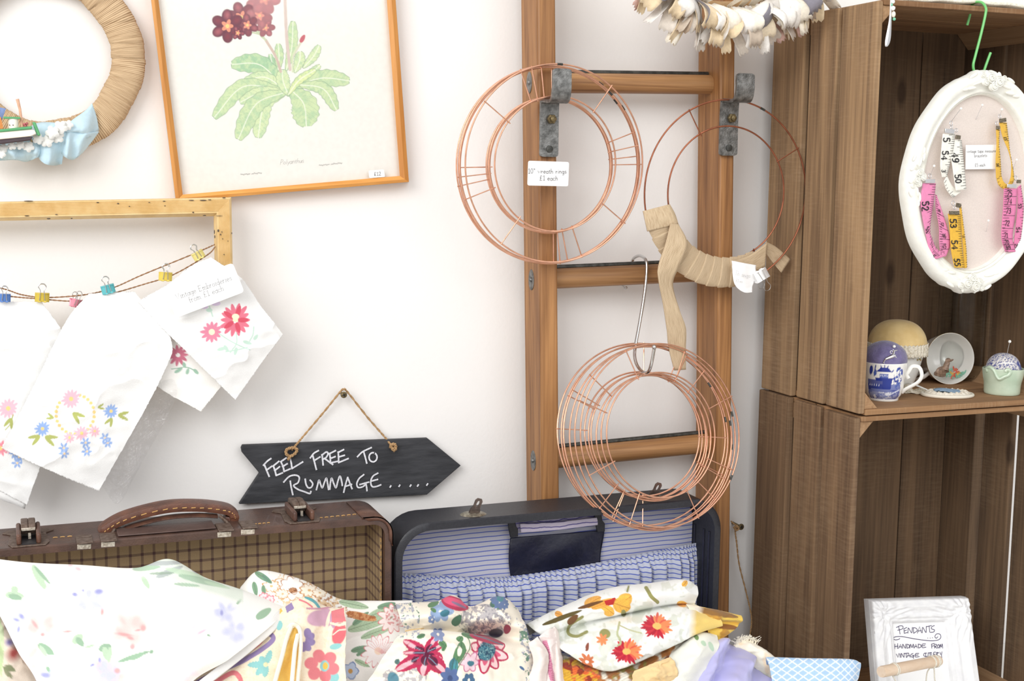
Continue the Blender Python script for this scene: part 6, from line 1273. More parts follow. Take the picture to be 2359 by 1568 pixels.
# --- green hook, spoon handle, runner on the top crate
M_ghook = mat('green_enamel', S(112, 196, 112), .3, var=.06, scale=60, bump=0, coat=.3)
h = MB(); h.tube(cr([A(2228, 58, -.222), A(2234, 36, -.225), A(2238, 14, -.232), A(2248, 5, -.244), A(2262, 6, -.254), A(2271, 18, -.2605), A(2270, 34, -.261), A(2260, 78, -.2615), A(2247, 128, -.262), A(2242, 150, -.262), A(2245, 166, -.2605), A(2255, 178, -.259), A(2264, 170, -.259), A(2272, 148, -.259), A(2282, 121, -.26)], 90), .0017, 10)
hk = thing('plastic_hook', 'bright green S-shaped hook over the front edge of the top crate', 'hook', A(2255, 90, -.26)); h.build('hook_rod', M_ghook, hk)
sp_ = thing('cutlery_pendant', 'pendant made from a silver spoon handle with white and green beads at the crate corner', 'pendant', A(2052, 50, -.262)); V = []
for y, xc, w_ in [(-12, 2053, 3), (5, 2052, 3.2), (25, 2052, 4.5), (45, 2051, 6.5), (65, 2049, 9.5), (82, 2047, 13), (95, 2045, 13.5), (104, 2043, 10), (108, 2041.5, 5)]:
    for f in (-1, -.5, 0, .5, 1): V.append(A(xc+w_/2*f, y, -.262-.0012*(1-f*f)))
mb = MB(); mb.grid(V, 5, 9); mb.build('spoon_handle', M_silver, sp_, thick=.001, sub=1)
for i, (x, y, r, mm) in enumerate([(2055, -6, 4, 'white_bead'), (2057, 4, 5, 'white_bead'), (2054, 11, 3.2, 'jade_bead'), (2057, 19, 6, 'white_bead'), (2058.5, 33, 5.2, 'clear_bead'), (2060, 44, 4, 'jade_bead')]):
    mb = MB(); q = A(x, y, -.263); mb.ball(q, (r*.00049, r*.00049, r*.00049*(1.5 if i == 4 else 1))); mb.build('bead', mat(mm, {'white_bead': S(246, 246, 244), 'jade_bead': S(128, 204, 172), 'clear_bead': S(236, 230, 214)}[mm], .25, scale=50, var=.05, bump=0), sp_)
ZT = 1.668; V = []; nu, nv = 60, 8; 
for j in range(nv):
    for k in range(nu): f = k/(nu-1); g = j/(nv-1); V.append((1.03+f*.33, -.03-g*.215, ZT+.0016+.006*max(0, math.sin(f*3+.4))*g**2+.0006*math.sin(f*40)*g))
mb = MB(); mb.grid(V, nu, nv); meta(mb.build('table_runner', mat('ivory_lace_cloth', S(246, 244, 232), .9, scale=260, c2=S(226, 222, 202), bump=.4), None, thick=.0035, thick_off=1), 'ivory lace cloth lying on top of the upper crate', 'cloth')
# --- ornate rectangular frame in the lower crate
def fY(py): return -.192-(py-1375)/265*.05
FL = lambda v: 1996+(2021-1996)*v; FR = lambda v: 2220+(2261-2220)*v
pyb = 1700
fz = .712+.0076
def FP(u, v, h=0):
    y = 1380+(pyb-1380)*v-7*u; x = FL(v)*(1-u)+FR(v)*u; return A(x, y, fY(y))+Vector((0, -.985*h, .17*h))
while FP(.5, 1).z < fz: pyb -= 2
pf_ = thing('ornate_frame', 'white rectangular frame with scrolled corners and a handwritten PENDANTS notice', 'picture frame', FP(.5, 1))
nu, nv = 200, 200; U, Vv = np.meshgrid(np.linspace(0, 1, nu), np.linspace(0, 1, nv)); U, Vv = U.ravel(), Vv.ravel(); asp = (pyb-1380)/235.
iu0, iu1, iv0, iv1 = .232, .765, 55/(pyb-1380), 1-60/(pyb-1380)
ed = np.minimum(np.minimum(U, 1-U)*1.0, np.minimum(Vv, 1-Vv)*asp); ii = np.maximum(np.maximum(iu0-U, U-iu1), np.maximum(iv0-Vv, Vv-iv1)*asp)
f = np.clip(ed/np.maximum(ed+np.maximum(ii, 0), 1e-5), 0, 1)
h = np.interp(f, [0, .04, .3, .5, .6, .68, .74, .84, .9, 1], [.006, .011, .0135, .009, .0078, .009, .0092, .0055, .0058, .002]); h = np.where(ii < 0, -.003, h); edge_ = ed < 1e-6
for cu, cv in ((.1, .1), (.9, .1), (.1, .9), (.9, .9)):
    du, dv = (U-cu), (Vv-cv)*asp; r_ = np.hypot(du, dv); th = np.arctan2(dv, du); w_ = np.exp(-(r_/.17)**2)*(ii > 0); h = h+w_*(.0016*np.sin(r_*70+th*2)*.6+.0012*np.cos(th*11)*(r_ > .05)+.0015)
    for sgn in (0, 1):
        al = np.abs(du) if sgn else np.abs(dv); ac = dv if sgn else du; w2 = np.exp(-((al-.2)/.1)**2)*np.exp(-(ac/.07)**2)*(ii > 0); h = h+w2*.0016*np.sin(ac*120+al*40)
h = np.where(edge_, .001, h); V = [FP(u, v, hh_) for u, v, hh_ in zip(U, Vv, h)]
mb = MB(); mb.grid(V, nu, nv); k0 = mb.n; bk = [FP(u, v, -.006) for u, v in ((0, 0), (1, 0), (1, 1), (0, 1))]
mb.add([FP(u, v, .0045) for u, v in ((0, 0), (1, 0), (1, 1), (0, 1))]+bk, [(0, 1, 5, 4), (1, 2, 6, 5), (2, 3, 7, 6), (3, 0, 4, 7), (7, 6, 5, 4)]); mb.build('frame_moulding', mat('white_gesso_matt', S(238, 238, 238), .55, scale=100, c2=S(228, 228, 230), bump=.08), pf_, angle=70)
mb = MB(); mb.add([FP(u, v, -.0022) for u, v in ((iu0, iv0), (iu1, iv0), (iu1, iv1), (iu0, iv1))], [(0, 3, 2, 1)]); o = mb.build('paper', M_card, pf_, smooth=False)
def Zp(x, y): return (1960+x/5.912, 1340+y/5.912)
def onp(x, y):
    X, Y = Zp(x, y); v = (Y-1380+7*.5)/(pyb-1380); u = (X-FL(v))/(FR(v)-FL(v)); v = (Y-1380+7*u)/(pyb-1380); return FP(u, v, -.0016)
W_ = [[(632, 622), (680, 600), (720, 605), (715, 640), (650, 660)], [(662, 610), (675, 660), (682, 712)], [(735, 640), (740, 700)], [(733, 640), (775, 622)], [(736, 670), (770, 658)], [(740, 702), (782, 690)], [(790, 700), (796, 628), (840, 695), (850, 620)], [(862, 625), (868, 700)], [(860, 625), (900, 632), (915, 665), (868, 702)], [(918, 700), (948, 610), (975, 695)], [(925, 672), (970, 662)], [(985, 695), (990, 620), (1035, 690), (1040, 605)], [(1040, 612), (1110, 595)], [(1078, 605), (1085, 685)], [(1150, 595), (1115, 612), (1110, 640), (1150, 655), (1140, 682), (1092, 688)],
 [(680, 772), (660, 785), (615, 790), (588, 768), (630, 748), (720, 748), (900, 780), (1080, 802), (1190, 795), (1236, 760), (1225, 715), (1180, 710), (1155, 745), (1175, 768), (1196, 748)], [(1058, 764), (1060, 768)], [(1090, 764), (1092, 768)], [(1122, 760), (1124, 764)],
 [(612, 850), (610, 915)], [(650, 840), (648, 910)], [(605, 885), (655, 875)], [(660, 908), (690, 850), (705, 905)], [(668, 890), (702, 882)], [(718, 905), (720, 850), (755, 905), (760, 848)], [(775, 850), (778, 905)], [(772, 850), (805, 860), (808, 890), (778, 906)], [(815, 905), (825, 850), (845, 895), (862, 848), (870, 900)], [(876, 902), (898, 848), (915, 900)], [(884, 884), (912, 878)], [(930, 848), (932, 900)], [(928, 848), (962, 858), (965, 888), (932, 902)], [(1030, 845), (985, 850), (985, 895), (1035, 890)], [(985, 872), (1020, 868)],
 [(1110, 850), (1115, 905)], [(1108, 850), (1148, 838)], [(1112, 878), (1140, 870)], [(1150, 850), (1152, 905)], [(1150, 850), (1180, 855), (1172, 878), (1152, 880), (1185, 905)], [(1205, 852), (1190, 875), (1200, 902), (1218, 880), (1205, 852)], [(1222, 905), (1228, 850), (1242, 890), (1255, 845), (1262, 905)],
 [(632, 985), (655, 1030), (668, 975)], [(680, 980), (684, 1030)], [(698, 1030), (700, 975), (735, 1028), (738, 972)], [(735, 978), (795, 970)], [(765, 975), (768, 1030)], [(775, 1030), (800, 972), (820, 1028)], [(785, 1010), (816, 1004)], [(860, 975), (832, 990), (832, 1020), (862, 1022), (868, 1002), (848, 1002)], [(862, 1005), (866, 1045)], [(938, 975), (895, 980), (890, 1022), (944, 1018)], [(892, 1000), (930, 996)],
 [(1045, 970), (1012, 975), (1004, 1005), (1030, 1020)], [(1030, 975), (1035, 1015), (1060, 1012), (1066, 965)], [(1066, 970), (1110, 962)], [(1088, 968), (1092, 1018)], [(1105, 965), (1108, 1018), (1130, 1014)], [(1165, 958), (1138, 965), (1140, 1016), (1168, 1010)], [(1140, 988), (1160, 984)], [(1178, 962), (1182, 1014)], [(1176, 962), (1205, 965), (1182, 988), (1212, 1012)], [(1222, 958), (1235, 990)], [(1252, 952), (1245, 1000), (1256, 1075)], [(800, 1105), (795, 1092), (808, 1085), (815, 1100), (805, 1110)]]
mb = MB()
for s in W_: mb.ribbon([onp(*q) for q in (cr(s, 6*len(s)) if len(s) > 3 else s)], .00085, (0, -1, .17))
mb.build('handwriting', mat('purple_black_ink', S(62, 52, 96), .6, var=.2, scale=300, bump=0), o)
# --- dowel with strings
a, b = A(2030, 1547, -.306), A(2162, 1521, -.268)
dw = thing('wooden_dowel', 'short pale wooden dowel bound with white string before the PENDANTS frame', 'dowel', (a+b)/2); m = MPP(a)
mb = MB(); mb.tube([a, a+(b-a)*.02, (a+b)/2, b-(b-a)*.02, b], [12.5*m, 13.2*m, 13.2*m, 13.2*m, 12.5*m], 24); mb.build('rod', wood('beech_dowel', S(226, 196, 166), S(240, 218, 194), 0, grain=8, fine=30, rough=.6), dw)
M_string = mat('white_string', S(240, 236, 224), .9, scale=900, c2=S(214, 206, 188), bump=.4)
ax_ = (b-a).normalized(); u1 = Vector((0, 0, 1)); u1 = (u1-ax_*u1.dot(ax_)).normalized(); u2 = ax_.cross(u1)
def loopat(f, off, tail):
    mb = MB(); q = a+(b-a)*f; P = [q+ax_*(off*.002*t)+(u1*math.cos(t)+u2*math.sin(t))*(13.9*m) for t in np.linspace(0, 4*PI*.98, 60)]; mb.tube(P, 1.6*m, 6); mb.build('string', M_string, dw)
    mb = MB(); mb.tube(cr([q-u1*13.9*m]+[q-u1*13.9*m+Vector((tx*m, ty*m, -tz*m)) for tx, ty, tz in tail], 24), 1.6*m, 6); mb.build('string', M_string, dw)
loopat(.2, .25, [(6, -4, 12), (14, -4, 30), (16, 0, 90)]); loopat(.93, .2, [(0, -2, 10), (4, 0, 30), (12, 0, 60), (14, 4, 110)]); loopat(.86, .1, [(-6, 2, 12), (-7, 4, 40), (-8, 8, 110)])
# --- twine from the wall screw
tw = thing('twine', 'jute twine tied to the right-hand wall screw and trailing down beside the crates', 'twine', A(1700, 1300, -.03))
mb = MB(); twine(mb, [A(1684, 1200, -.016), A(1692, 1207, -.018), A(1702, 1214, -.02), A(1694, 1222, -.018), A(1697, 1250, -.02), A(1703, 1300, -.022), A(1718, 1360, -.024), A(1731, 1420, -.026), A(1728, 1460, -.03), A(1721, 1496, -.036), A(1712, 1560, -.05)], r=.001, n=110); mb.build('cord', M_jtwine, tw)
mb = MB(); twine(mb, [A(1690, 1216, -.02), A(1697, 1210, -.024), A(1702, 1217, -.0245), A(1696, 1221, -.023), A(1692, 1215, -.021), A(1699, 1213, -.0255)], r=.0012, n=40); mb.build('knot', M_jtwine, tw)
# ------------------------------------------------------------------ the heap of cloth
M_cloth = printed('printed_cotton', .85, 1000, .2, .15, .2)
HEAP = 'vintage fabrics heaped in the open suitcases'
def piece(label, rows, nu, nv, painter, wr, ws, seed, name='folded_fabric', m=None, rag=0, thick=.0012, ridge=None):
    o = cloth(rows, nu, nv, painter, wr=wr, wscale=ws, seed=seed, edge_rag=rag, ridge=ridge).build(name, m or M_cloth, None, thick=thick, angle=80)
    return meta(o, label, 'fabric', HEAP)
def wet(p, x, y, R, col, n=6, a=.6, seed=0):
    """loose watercolour bloom"""
    r_ = np.random.default_rng(seed)
    for k in range(n): t = 2*PI*k/n+r_.random(); p.ell(x+R*.5*math.cos(t), y+R*.4*math.sin(t), R*(.35+.3*r_.random()), R*(.22+.2*r_.random()), col, math.degrees(t), a*(.4+.6*r_.random()), .6)
def pt_pale(PX, PY):
    p = Paint(PX, PY, S(248, 248, 244)); G, GD, L, LD, K, KD = S(196, 220, 192), S(160, 192, 164), S(212, 215, 242), S(166, 168, 220), S(248, 208, 204), S(242, 176, 176)
    for x, y, R, c, sd in [(205, 1385, 34, L, 1), (35, 1440, 40, L, 2), (95, 1440, 34, K, 3), (300, 1450, 44, K, 4), (60, 1520, 42, K, 5), (100, 1560, 30, L, 6), (250, 1560, 44, K, 7), (150, 1540, 26, L, 8), (250, 1545, 30, L, 9), (520, 1410, 26, L, 10), (440, 1455, 24, S(246, 232, 238), 11), (420, 1545, 36, S(246, 228, 240), 12), (340, 1400, 20, S(250, 240, 240), 13), (540, 1455, 30, L, 14)]: wet(p, x, y, R*1.25, c, 8, .9, sd)
    for x, y, rx, ry, c, an in [(172, 1370, 9, 6, LD, 10), (227, 1363, 14, 8, LD, -5), (191, 1361, 4, 4, LD, 0), (50, 1420, 6, 9, LD, -40), (43, 1450, 4, 10, LD, 10), (38, 1428, 9, 4, LD, 20), (229, 1520, 4, 8, LD, 0), (212, 1532, 8, 4, LD, -30), (510, 1412, 5, 9, LD, 0), (180, 1311, 10, 5, S(240, 206, 212), 20), (162, 1303, 8, 3, S(240, 206, 212), 0), (235, 1410, 5, 11, KD, 5), (330, 1447, 9, 10, KD, 0), (318, 1452, 10, 3, KD, -10), (285, 1462, 26, 5, KD, 8), (300, 1470, 12, 5, KD, 20), (305, 1490, 8, 9, KD, 0), (80, 1438, 5, 16, KD, -35), (98, 1462, 7, 6, KD, 0), (155, 1455, 16, 3, KD, -4), (270, 1545, 10, 9, KD, 0), (105, 1555, 16, 8, LD, 10), (465, 1455, 16, 3.5, S(240, 206, 222), -28)]: p.ell(x, y, rx, ry, c, an, .85, .5)
    for l in [(75, 1302, 105, 1358, 9, G), (80, 1306, 115, 1345, 4, GD), (328, 1328, 344, 1356, 6, G), (12, 1370, 55, 1374, 9, G), (28, 1352, 40, 1366, 8, G), (20, 1372, 50, 1380, 7, GD), (168, 1482, 190, 1462, 10, G), (176, 1470, 192, 1488, 7, GD), (88, 1484, 124, 1508, 9, GD), (92, 1488, 108, 1512, 5, G), (228, 1496, 256, 1488, 9, GD), (240, 1490, 246, 1520, 7, G), (254, 1490, 250, 1526, 6, G), (272, 1525, 345, 1500, 5, GD), (300, 1520, 330, 1508, 4, GD), (345, 1505, 352, 1498, 4, GD), (108, 1535, 114, 1548, 4, GD), (195, 1492, 218, 1486, 3, G), (170, 1415, 168, 1440, 7, S(230, 240, 228)), (190, 1430, 240, 1425, 9, S(236, 244, 236)), (590, 1425, 625, 1402, 9, GD), (545, 1392, 556, 1380, 3, GD), (476, 1462, 484, 1466, 2, GD)]: p.leaf(*l)
    m = PY-(1290+np.clip(PX-380, 0, 400)*.32)                # green under-fold along the ridge
    p.put((PX > 296)*(PX < 560)*np.clip((46-m)/10, 0, 1)*(m > -20)*np.clip((PX-296)/30, 0, 1)*.75, S(222, 234, 220))
    for l in [(305, 1312, 370, 1306, 6, GD), (330, 1300, 430, 1296, 5, S(168, 174, 176)), (360, 1330, 420, 1305, 7, S(168, 178, 178)), (380, 1310, 470, 1330, 6, G), (410, 1325, 520, 1352, 7, GD), (440, 1310, 455, 1322, 4, S(170, 172, 180)), (400, 1345, 460, 1350, 4, GD), (470, 1340, 530, 1356, 4, G), (345, 1322, 400, 1320, 3, S(150, 170, 152))]: p.leaf(*l, a=.8)
    return p
q = -.003
piece('large white fabric with very pale watercolour flowers, nearest the left corner', [
    [(-60, 1330, -.178), (60, 1335, -.178), (190, 1340, -.178), (320, 1335, -.178), (400, 1330, -.178), (480, 1360, -.178), (570, 1385, -.178), (652, 1412, -.185)],
    [(-60, 1281, -.198), (60, 1296, -.198), (190, 1302, -.198), (312, 1309, -.2), (390, 1289, -.202), (470, 1330, -.2), (560, 1360, -.2), (656, 1397, -.205)],
    [(-50, 1335, -.232), (60, 1345, -.236), (190, 1350, -.24), (320, 1352, -.242), (400, 1345, -.235), (490, 1375, -.236), (580, 1405, -.238), (648, 1420, -.235)],
    [(0, 1418, -.272), (90, 1420, -.278), (190, 1425, -.28), (310, 1430, -.28), (390, 1430, -.278), (470, 1440, -.278), (540, 1455, -.276), (606, 1457, -.27)],
    [(42, 1502, -.31), (120, 1500, -.318), (210, 1503, -.32), (310, 1505, -.32), (380, 1505, -.318), (440, 1507, -.318), (490, 1512, -.316), (530, 1516, -.308)],
    [(92, 1596, -.345), (160, 1596, -.35), (230, 1596, -.352), (300, 1596, -.352), (340, 1596, -.35), (380, 1596, -.35), (405, 1596, -.348), (428, 1594, -.34)]], 300, 160, pt_pale, .0035, 130, 1)
def hemrow(x, y, Y): return (x, y, Y)
piece('narrow white turned hem along the edge of the pale watercolour fabric', [[(655, 1399, -.2), (640, 1408, -.228), (606, 1450, -.262), (530, 1512, -.3), (430, 1590, -.335)], [(668, 1400, -.205), (655, 1425, -.232), (622, 1462, -.264), (548, 1524, -.3), (450, 1600, -.335)]], 60, 8, plain, .001, 40, 2)
def pt_beige(PX, PY):
    p = Paint(PX, PY, S(226, 212, 196)); p.ell(32, 1505, 20, 26, S(160, 76, 72), 30, .8, .6); p.ell(22, 1480, 14, 12, S(130, 120, 170), 0, .8, .6)
    for l in [(4, 1440, 2, 1560, 6, S(190, 208, 160)), (8, 1540, 30, 1538, 8, S(130, 136, 104)), (12, 1545, 28, 1562, 5, S(140, 142, 112)), (18, 1530, 34, 1548, 5, S(130, 136, 104)), (-4, 1420, 8, 1500, 5, S(206, 220, 180))]: p.leaf(*l)
    return p
piece('beige floral fabric peeping out at the bottom left corner', [[(-50, 1395, -.24), (-10, 1400, -.244), (14, 1420, -.24)], [(-50, 1480, -.285), (20, 1480, -.29), (60, 1490, -.28)], [(-50, 1600, -.33), (60, 1600, -.335), (130, 1600, -.325)]], 60, 70, pt_beige, .004, 50, 4)
def pt_toile(PX, PY):
    p = Paint(PX, PY, S(247, 244, 238)); BR, BO, GR, GG, PK = S(168, 112, 70), S(222, 184, 128), S(178, 200, 168), S(126, 160, 132), S(232, 176, 180)
    band = np.clip((PY-(1300+(PX-560)*.22))/6, 0, 1)*np.clip(((1392+(PX-600)*.1)-PY)/10, 0, 1)*(PX > 618)*(PX < 800); p.speck(9, .53, BO, .8, 2, band); p.speck(6, .57, BR, .9, 4, band*(PX > 690))
    for R, c in ((44, S(206, 160, 104)), (41, S(250, 246, 238))): p.flower(672, 1354, R, 9, R*.24, c, None, ang=10, squash=.72)
    for R, c in ((30, S(176, 116, 76)), (27.5, S(252, 250, 246))): p.flower(672, 1350, R, 8, R*.26, c, None, ang=30, squash=.75)
    p.ell(674, 1360, 11, 7, S(190, 140, 104)); p.speck(3, .5, S(128, 76, 48), 1, 5, (np.hypot((PX-674)/11, (PY-1360)/7) < 1)*1.)
    for cx_, cy_, R in [(625, 1350, 22), (712, 1360, 24), (735, 1366, 18), (650, 1368, 18)]: p.flower(cx_, cy_, R, 9, R*.2, S(204, 150, 96), None, squash=.7); p.flower(cx_, cy_, R*.85, 9, R*.17, S(250, 240, 222), BO, .2, squash=.7)
    for l in [(585, 1340, 592, 1372, 6, GG), (606, 1348, 610, 1372, 5, GG), (588, 1318, 622, 1340, 7, GG), (604, 1326, 626, 1344, 5, S(110, 150, 130)), (780, 1386, 850, 1400, 9, GR), (850, 1420, 920, 1395, 10, GR), (800, 1452, 905, 1420, 13, GR), (830, 1470, 912, 1440, 9, GR), (812, 1440, 850, 1410, 7, GG), (870, 1400, 912, 1390, 7, GG), (808, 1500, 850, 1490, 7, GG), (820, 1510, 848, 1496, 5, GG), (816, 1520, 850, 1536, 6, GR)]: p.leaf(*l, vein=S(110, 130, 104))
    for x, y in [(608, 1376), (622, 1382), (600, 1388), (616, 1394)]: p.flower(x, y, 12, 7, 4, S(224, 130, 142), None); p.flower(x, y, 9, 7, 3, S(248, 216, 218), PK, .3)
    p.leaf(796, 1412, 868, 1428, 9, S(206, 150, 104)); p.speck(4, .5, S(170, 100, 60), .9, 6, (np.abs(PY-1420-(PX-830)*.2) < 8)*(PX > 796)*(PX < 866)*1.)
    for R, c in ((34, S(226, 140, 142)), (31, S(252, 236, 232))): p.flower(905, 1424, R, 11, R*.2, c, None, squash=1.1)
    p.speck(4, .5, S(222, 140, 140), .8, 7, (np.hypot(PX-910, PY-1420) < 22)*1.)
    for R, c in ((40, S(222, 140, 146)), (37, S(252, 244, 242))): p.flower(872, 1500, R, 13, R*.17, c, S(250, 222, 200), .25, squash=1.0)
    for k in range(14): t = -2.6+k*.19; p.line([(880, 1506), (880+34*math.cos(t), 1506+34*math.sin(t))], 1, S(232, 176, 176))
    for R, c in ((22, S(130, 150, 190)), (19, S(196, 210, 232))): p.flower(806, 1546, R, 5, R*.42, c, S(206, 160, 96), .3)
    return p
piece('white fabric with brown-outlined peonies against the checked lining', [
    [(556, 1372, -.163), (590, 1345, -.163), (640, 1350, -.163), (720, 1370, -.163), (790, 1400, -.163), (870, 1402, -.163), (950, 1400, -.163)],
    [(556, 1352, -.172), (588, 1319, -.172), (630, 1318, -.172), (710, 1342, -.172), (780, 1380, -.172), (860, 1385, -.172), (950, 1384, -.172)],
    [(545, 1395, -.19), (590, 1375, -.198), (640, 1378, -.2), (720, 1390, -.2), (790, 1425, -.2), (870, 1430, -.2), (950, 1430, -.2)],
    [(545, 1480, -.225), (600, 1480, -.23), (660, 1480, -.23), (730, 1480, -.23), (800, 1495, -.238), (870, 1500, -.24), (950, 1500, -.236)],
    [(545, 1600, -.26), (600, 1600, -.27), (660, 1600, -.27), (730, 1600, -.27), (800, 1600, -.285), (870, 1600, -.285), (950, 1600, -.28)]], 330, 200, pt_toile, .004, 90, 5)
def pt_nouveau(PX, PY):
    p = Paint(PX, PY, S(246, 232, 208)); p.speck(4, .56, S(236, 216, 186), .5, 3); PU, RD, TQ, MV = S(150, 132, 178), S(226, 130, 136), S(146, 202, 202), S(206, 164, 184)
    p.line([(600, 1448), (629, 1474), (560, 1522), (500, 1548), (450, 1575)], 11, PU, n=60); p.line([(588, 1462), (602, 1476), (570, 1500), (530, 1520), (500, 1530)], 9, RD, n=50); p.line([(495, 1572), (540, 1550), (560, 1580)], 11, RD)
    for ex, ey in [(625, 1498), (598, 1512), (570, 1532), (590, 1555), (610, 1560)]: p.leaf(612, 1530, ex, ey, 8, TQ, rag=.15)
    p.ell(612, 1531, 6, 6, S(222, 222, 184)); p.leaf(640, 1452, 650, 1434, 6, TQ); p.leaf(625, 1440, 650, 1432, 5, TQ)
    p.poly([(658, 1398), (672, 1388), (678, 1402), (662, 1412)], PU); p.line([(690, 1382), (705, 1388), (718, 1398)], 4, RD); p.line([(704, 1376), (722, 1386), (734, 1400)], 6, S(100, 170, 176)); p.poly([(645, 1396), (652, 1408), (640, 1420)], S(230, 190, 90))
    p.ell(733, 1424, 28, 20, MV, -10); p.ell(750, 1422, 18, 24, MV); p.line([(706, 1402), (740, 1402), (766, 1398)], 4, S(206, 150, 168)); p.ell(757, 1425, 5, 26, S(246, 232, 208), 20); p.ell(768, 1428, 9, 22, S(200, 160, 186))
    for an in (-60, -20, 20, 70, 110): t = math.radians(an); p.ell(702+12*math.cos(t), 1474+17*math.sin(t), 9, 13, PU, an+60)
    p.poly([(764, 1408), (794, 1400), (796, 1432), (764, 1436)], RD); p.ell(780, 1460, 17, 28, S(222, 112, 120), 15); p.line([(766, 1462), (780, 1452), (796, 1450)], 3, S(246, 226, 206)); p.line([(762, 1436), (780, 1440), (796, 1436)], 6, S(246, 232, 208)); p.leaf(760, 1492, 786, 1486, 7, TQ); p.ell(770, 1560, 14, 14, TQ)
    for an in range(0, 360, 60): t = math.radians(an+15); p.ell(742+26*math.cos(t), 1534+24*math.sin(t), 17, 15, RD, an)
    p.ell(748, 1534, 12, 14, TQ); p.ell(750, 1534, 7, 9, S(236, 190, 92)); return p
nv_ = thing('folded_fabric', 'cream fabric with bold mauve, coral and turquoise motifs, yellow lining showing', 'fabric', A(680, 1480, -.25), HEAP)
cloth([[(560, 1460, -.205), (620, 1430, -.205), (660, 1408, -.205), (705, 1392, -.205), (745, 1410, -.205), (770, 1415, -.205), (797, 1415, -.205)],
    [(560, 1440, -.22), (620, 1420, -.222), (656, 1398, -.222), (702, 1377, -.222), (742, 1395, -.222), (768, 1402, -.226), (797, 1401, -.23)],
    [(520, 1480, -.25), (600, 1465, -.255), (650, 1450, -.258), (702, 1438, -.262), (745, 1450, -.256), (762, 1455, -.258), (796, 1455, -.266)],
    [(470, 1540, -.28), (570, 1525, -.29), (640, 1515, -.292), (700, 1512, -.298), (745, 1515, -.288), (760, 1518, -.29), (795, 1520, -.298)],
    [(420, 1600, -.31), (540, 1600, -.32), (630, 1600, -.322), (700, 1600, -.328), (745, 1600, -.318), (762, 1600, -.32), (800, 1600, -.328)]], 290, 170, pt_nouveau, .004, 60, 7).build('printed_side', M_cloth, nv_, thick=.0012, angle=80)
gold = lambda PX, PY: Paint(PX, PY, S(236, 196, 104)); ivory = lambda PX, PY: Paint(PX, PY, S(246, 238, 220))
cloth([[(671, 1449, -.268), (681, 1445, -.272), (690, 1452, -.27)], [(660, 1490, -.298), (675, 1488, -.292), (690, 1492, -.298)], [(648, 1530, -.312), (668, 1530, -.306), (688, 1530, -.312)], [(634, 1600, -.335), (660, 1600, -.33), (682, 1600, -.335)]], 20, 50, gold, .002, 30, 3).build('yellow_lining', M_cloth, nv_, thick=.001, angle=80, label='golden yellow lining')
for L_ in ([(664, 1446, -.272), (674, 1437, -.276), (686, 1443, -.276), (692, 1458, -.285), (692, 1500, -.303), (686, 1560, -.325), (684, 1600, -.34)], [(672, 1440, -.274), (660, 1470, -.29), (650, 1510, -.308), (636, 1560, -.328), (626, 1600, -.342)], [(686, 1462, -.288), (680, 1490, -.302), (676, 1530, -.318), (670, 1600, -.342)]):
    mb = MB(); mb.tube([A(*p_) for p_ in cr(L_, 40)], .0024, 8); mb.build('folded_edge', mat('ivory_cotton', S(246, 238, 220), .9, scale=200, var=.05, bump=.2), nv_)
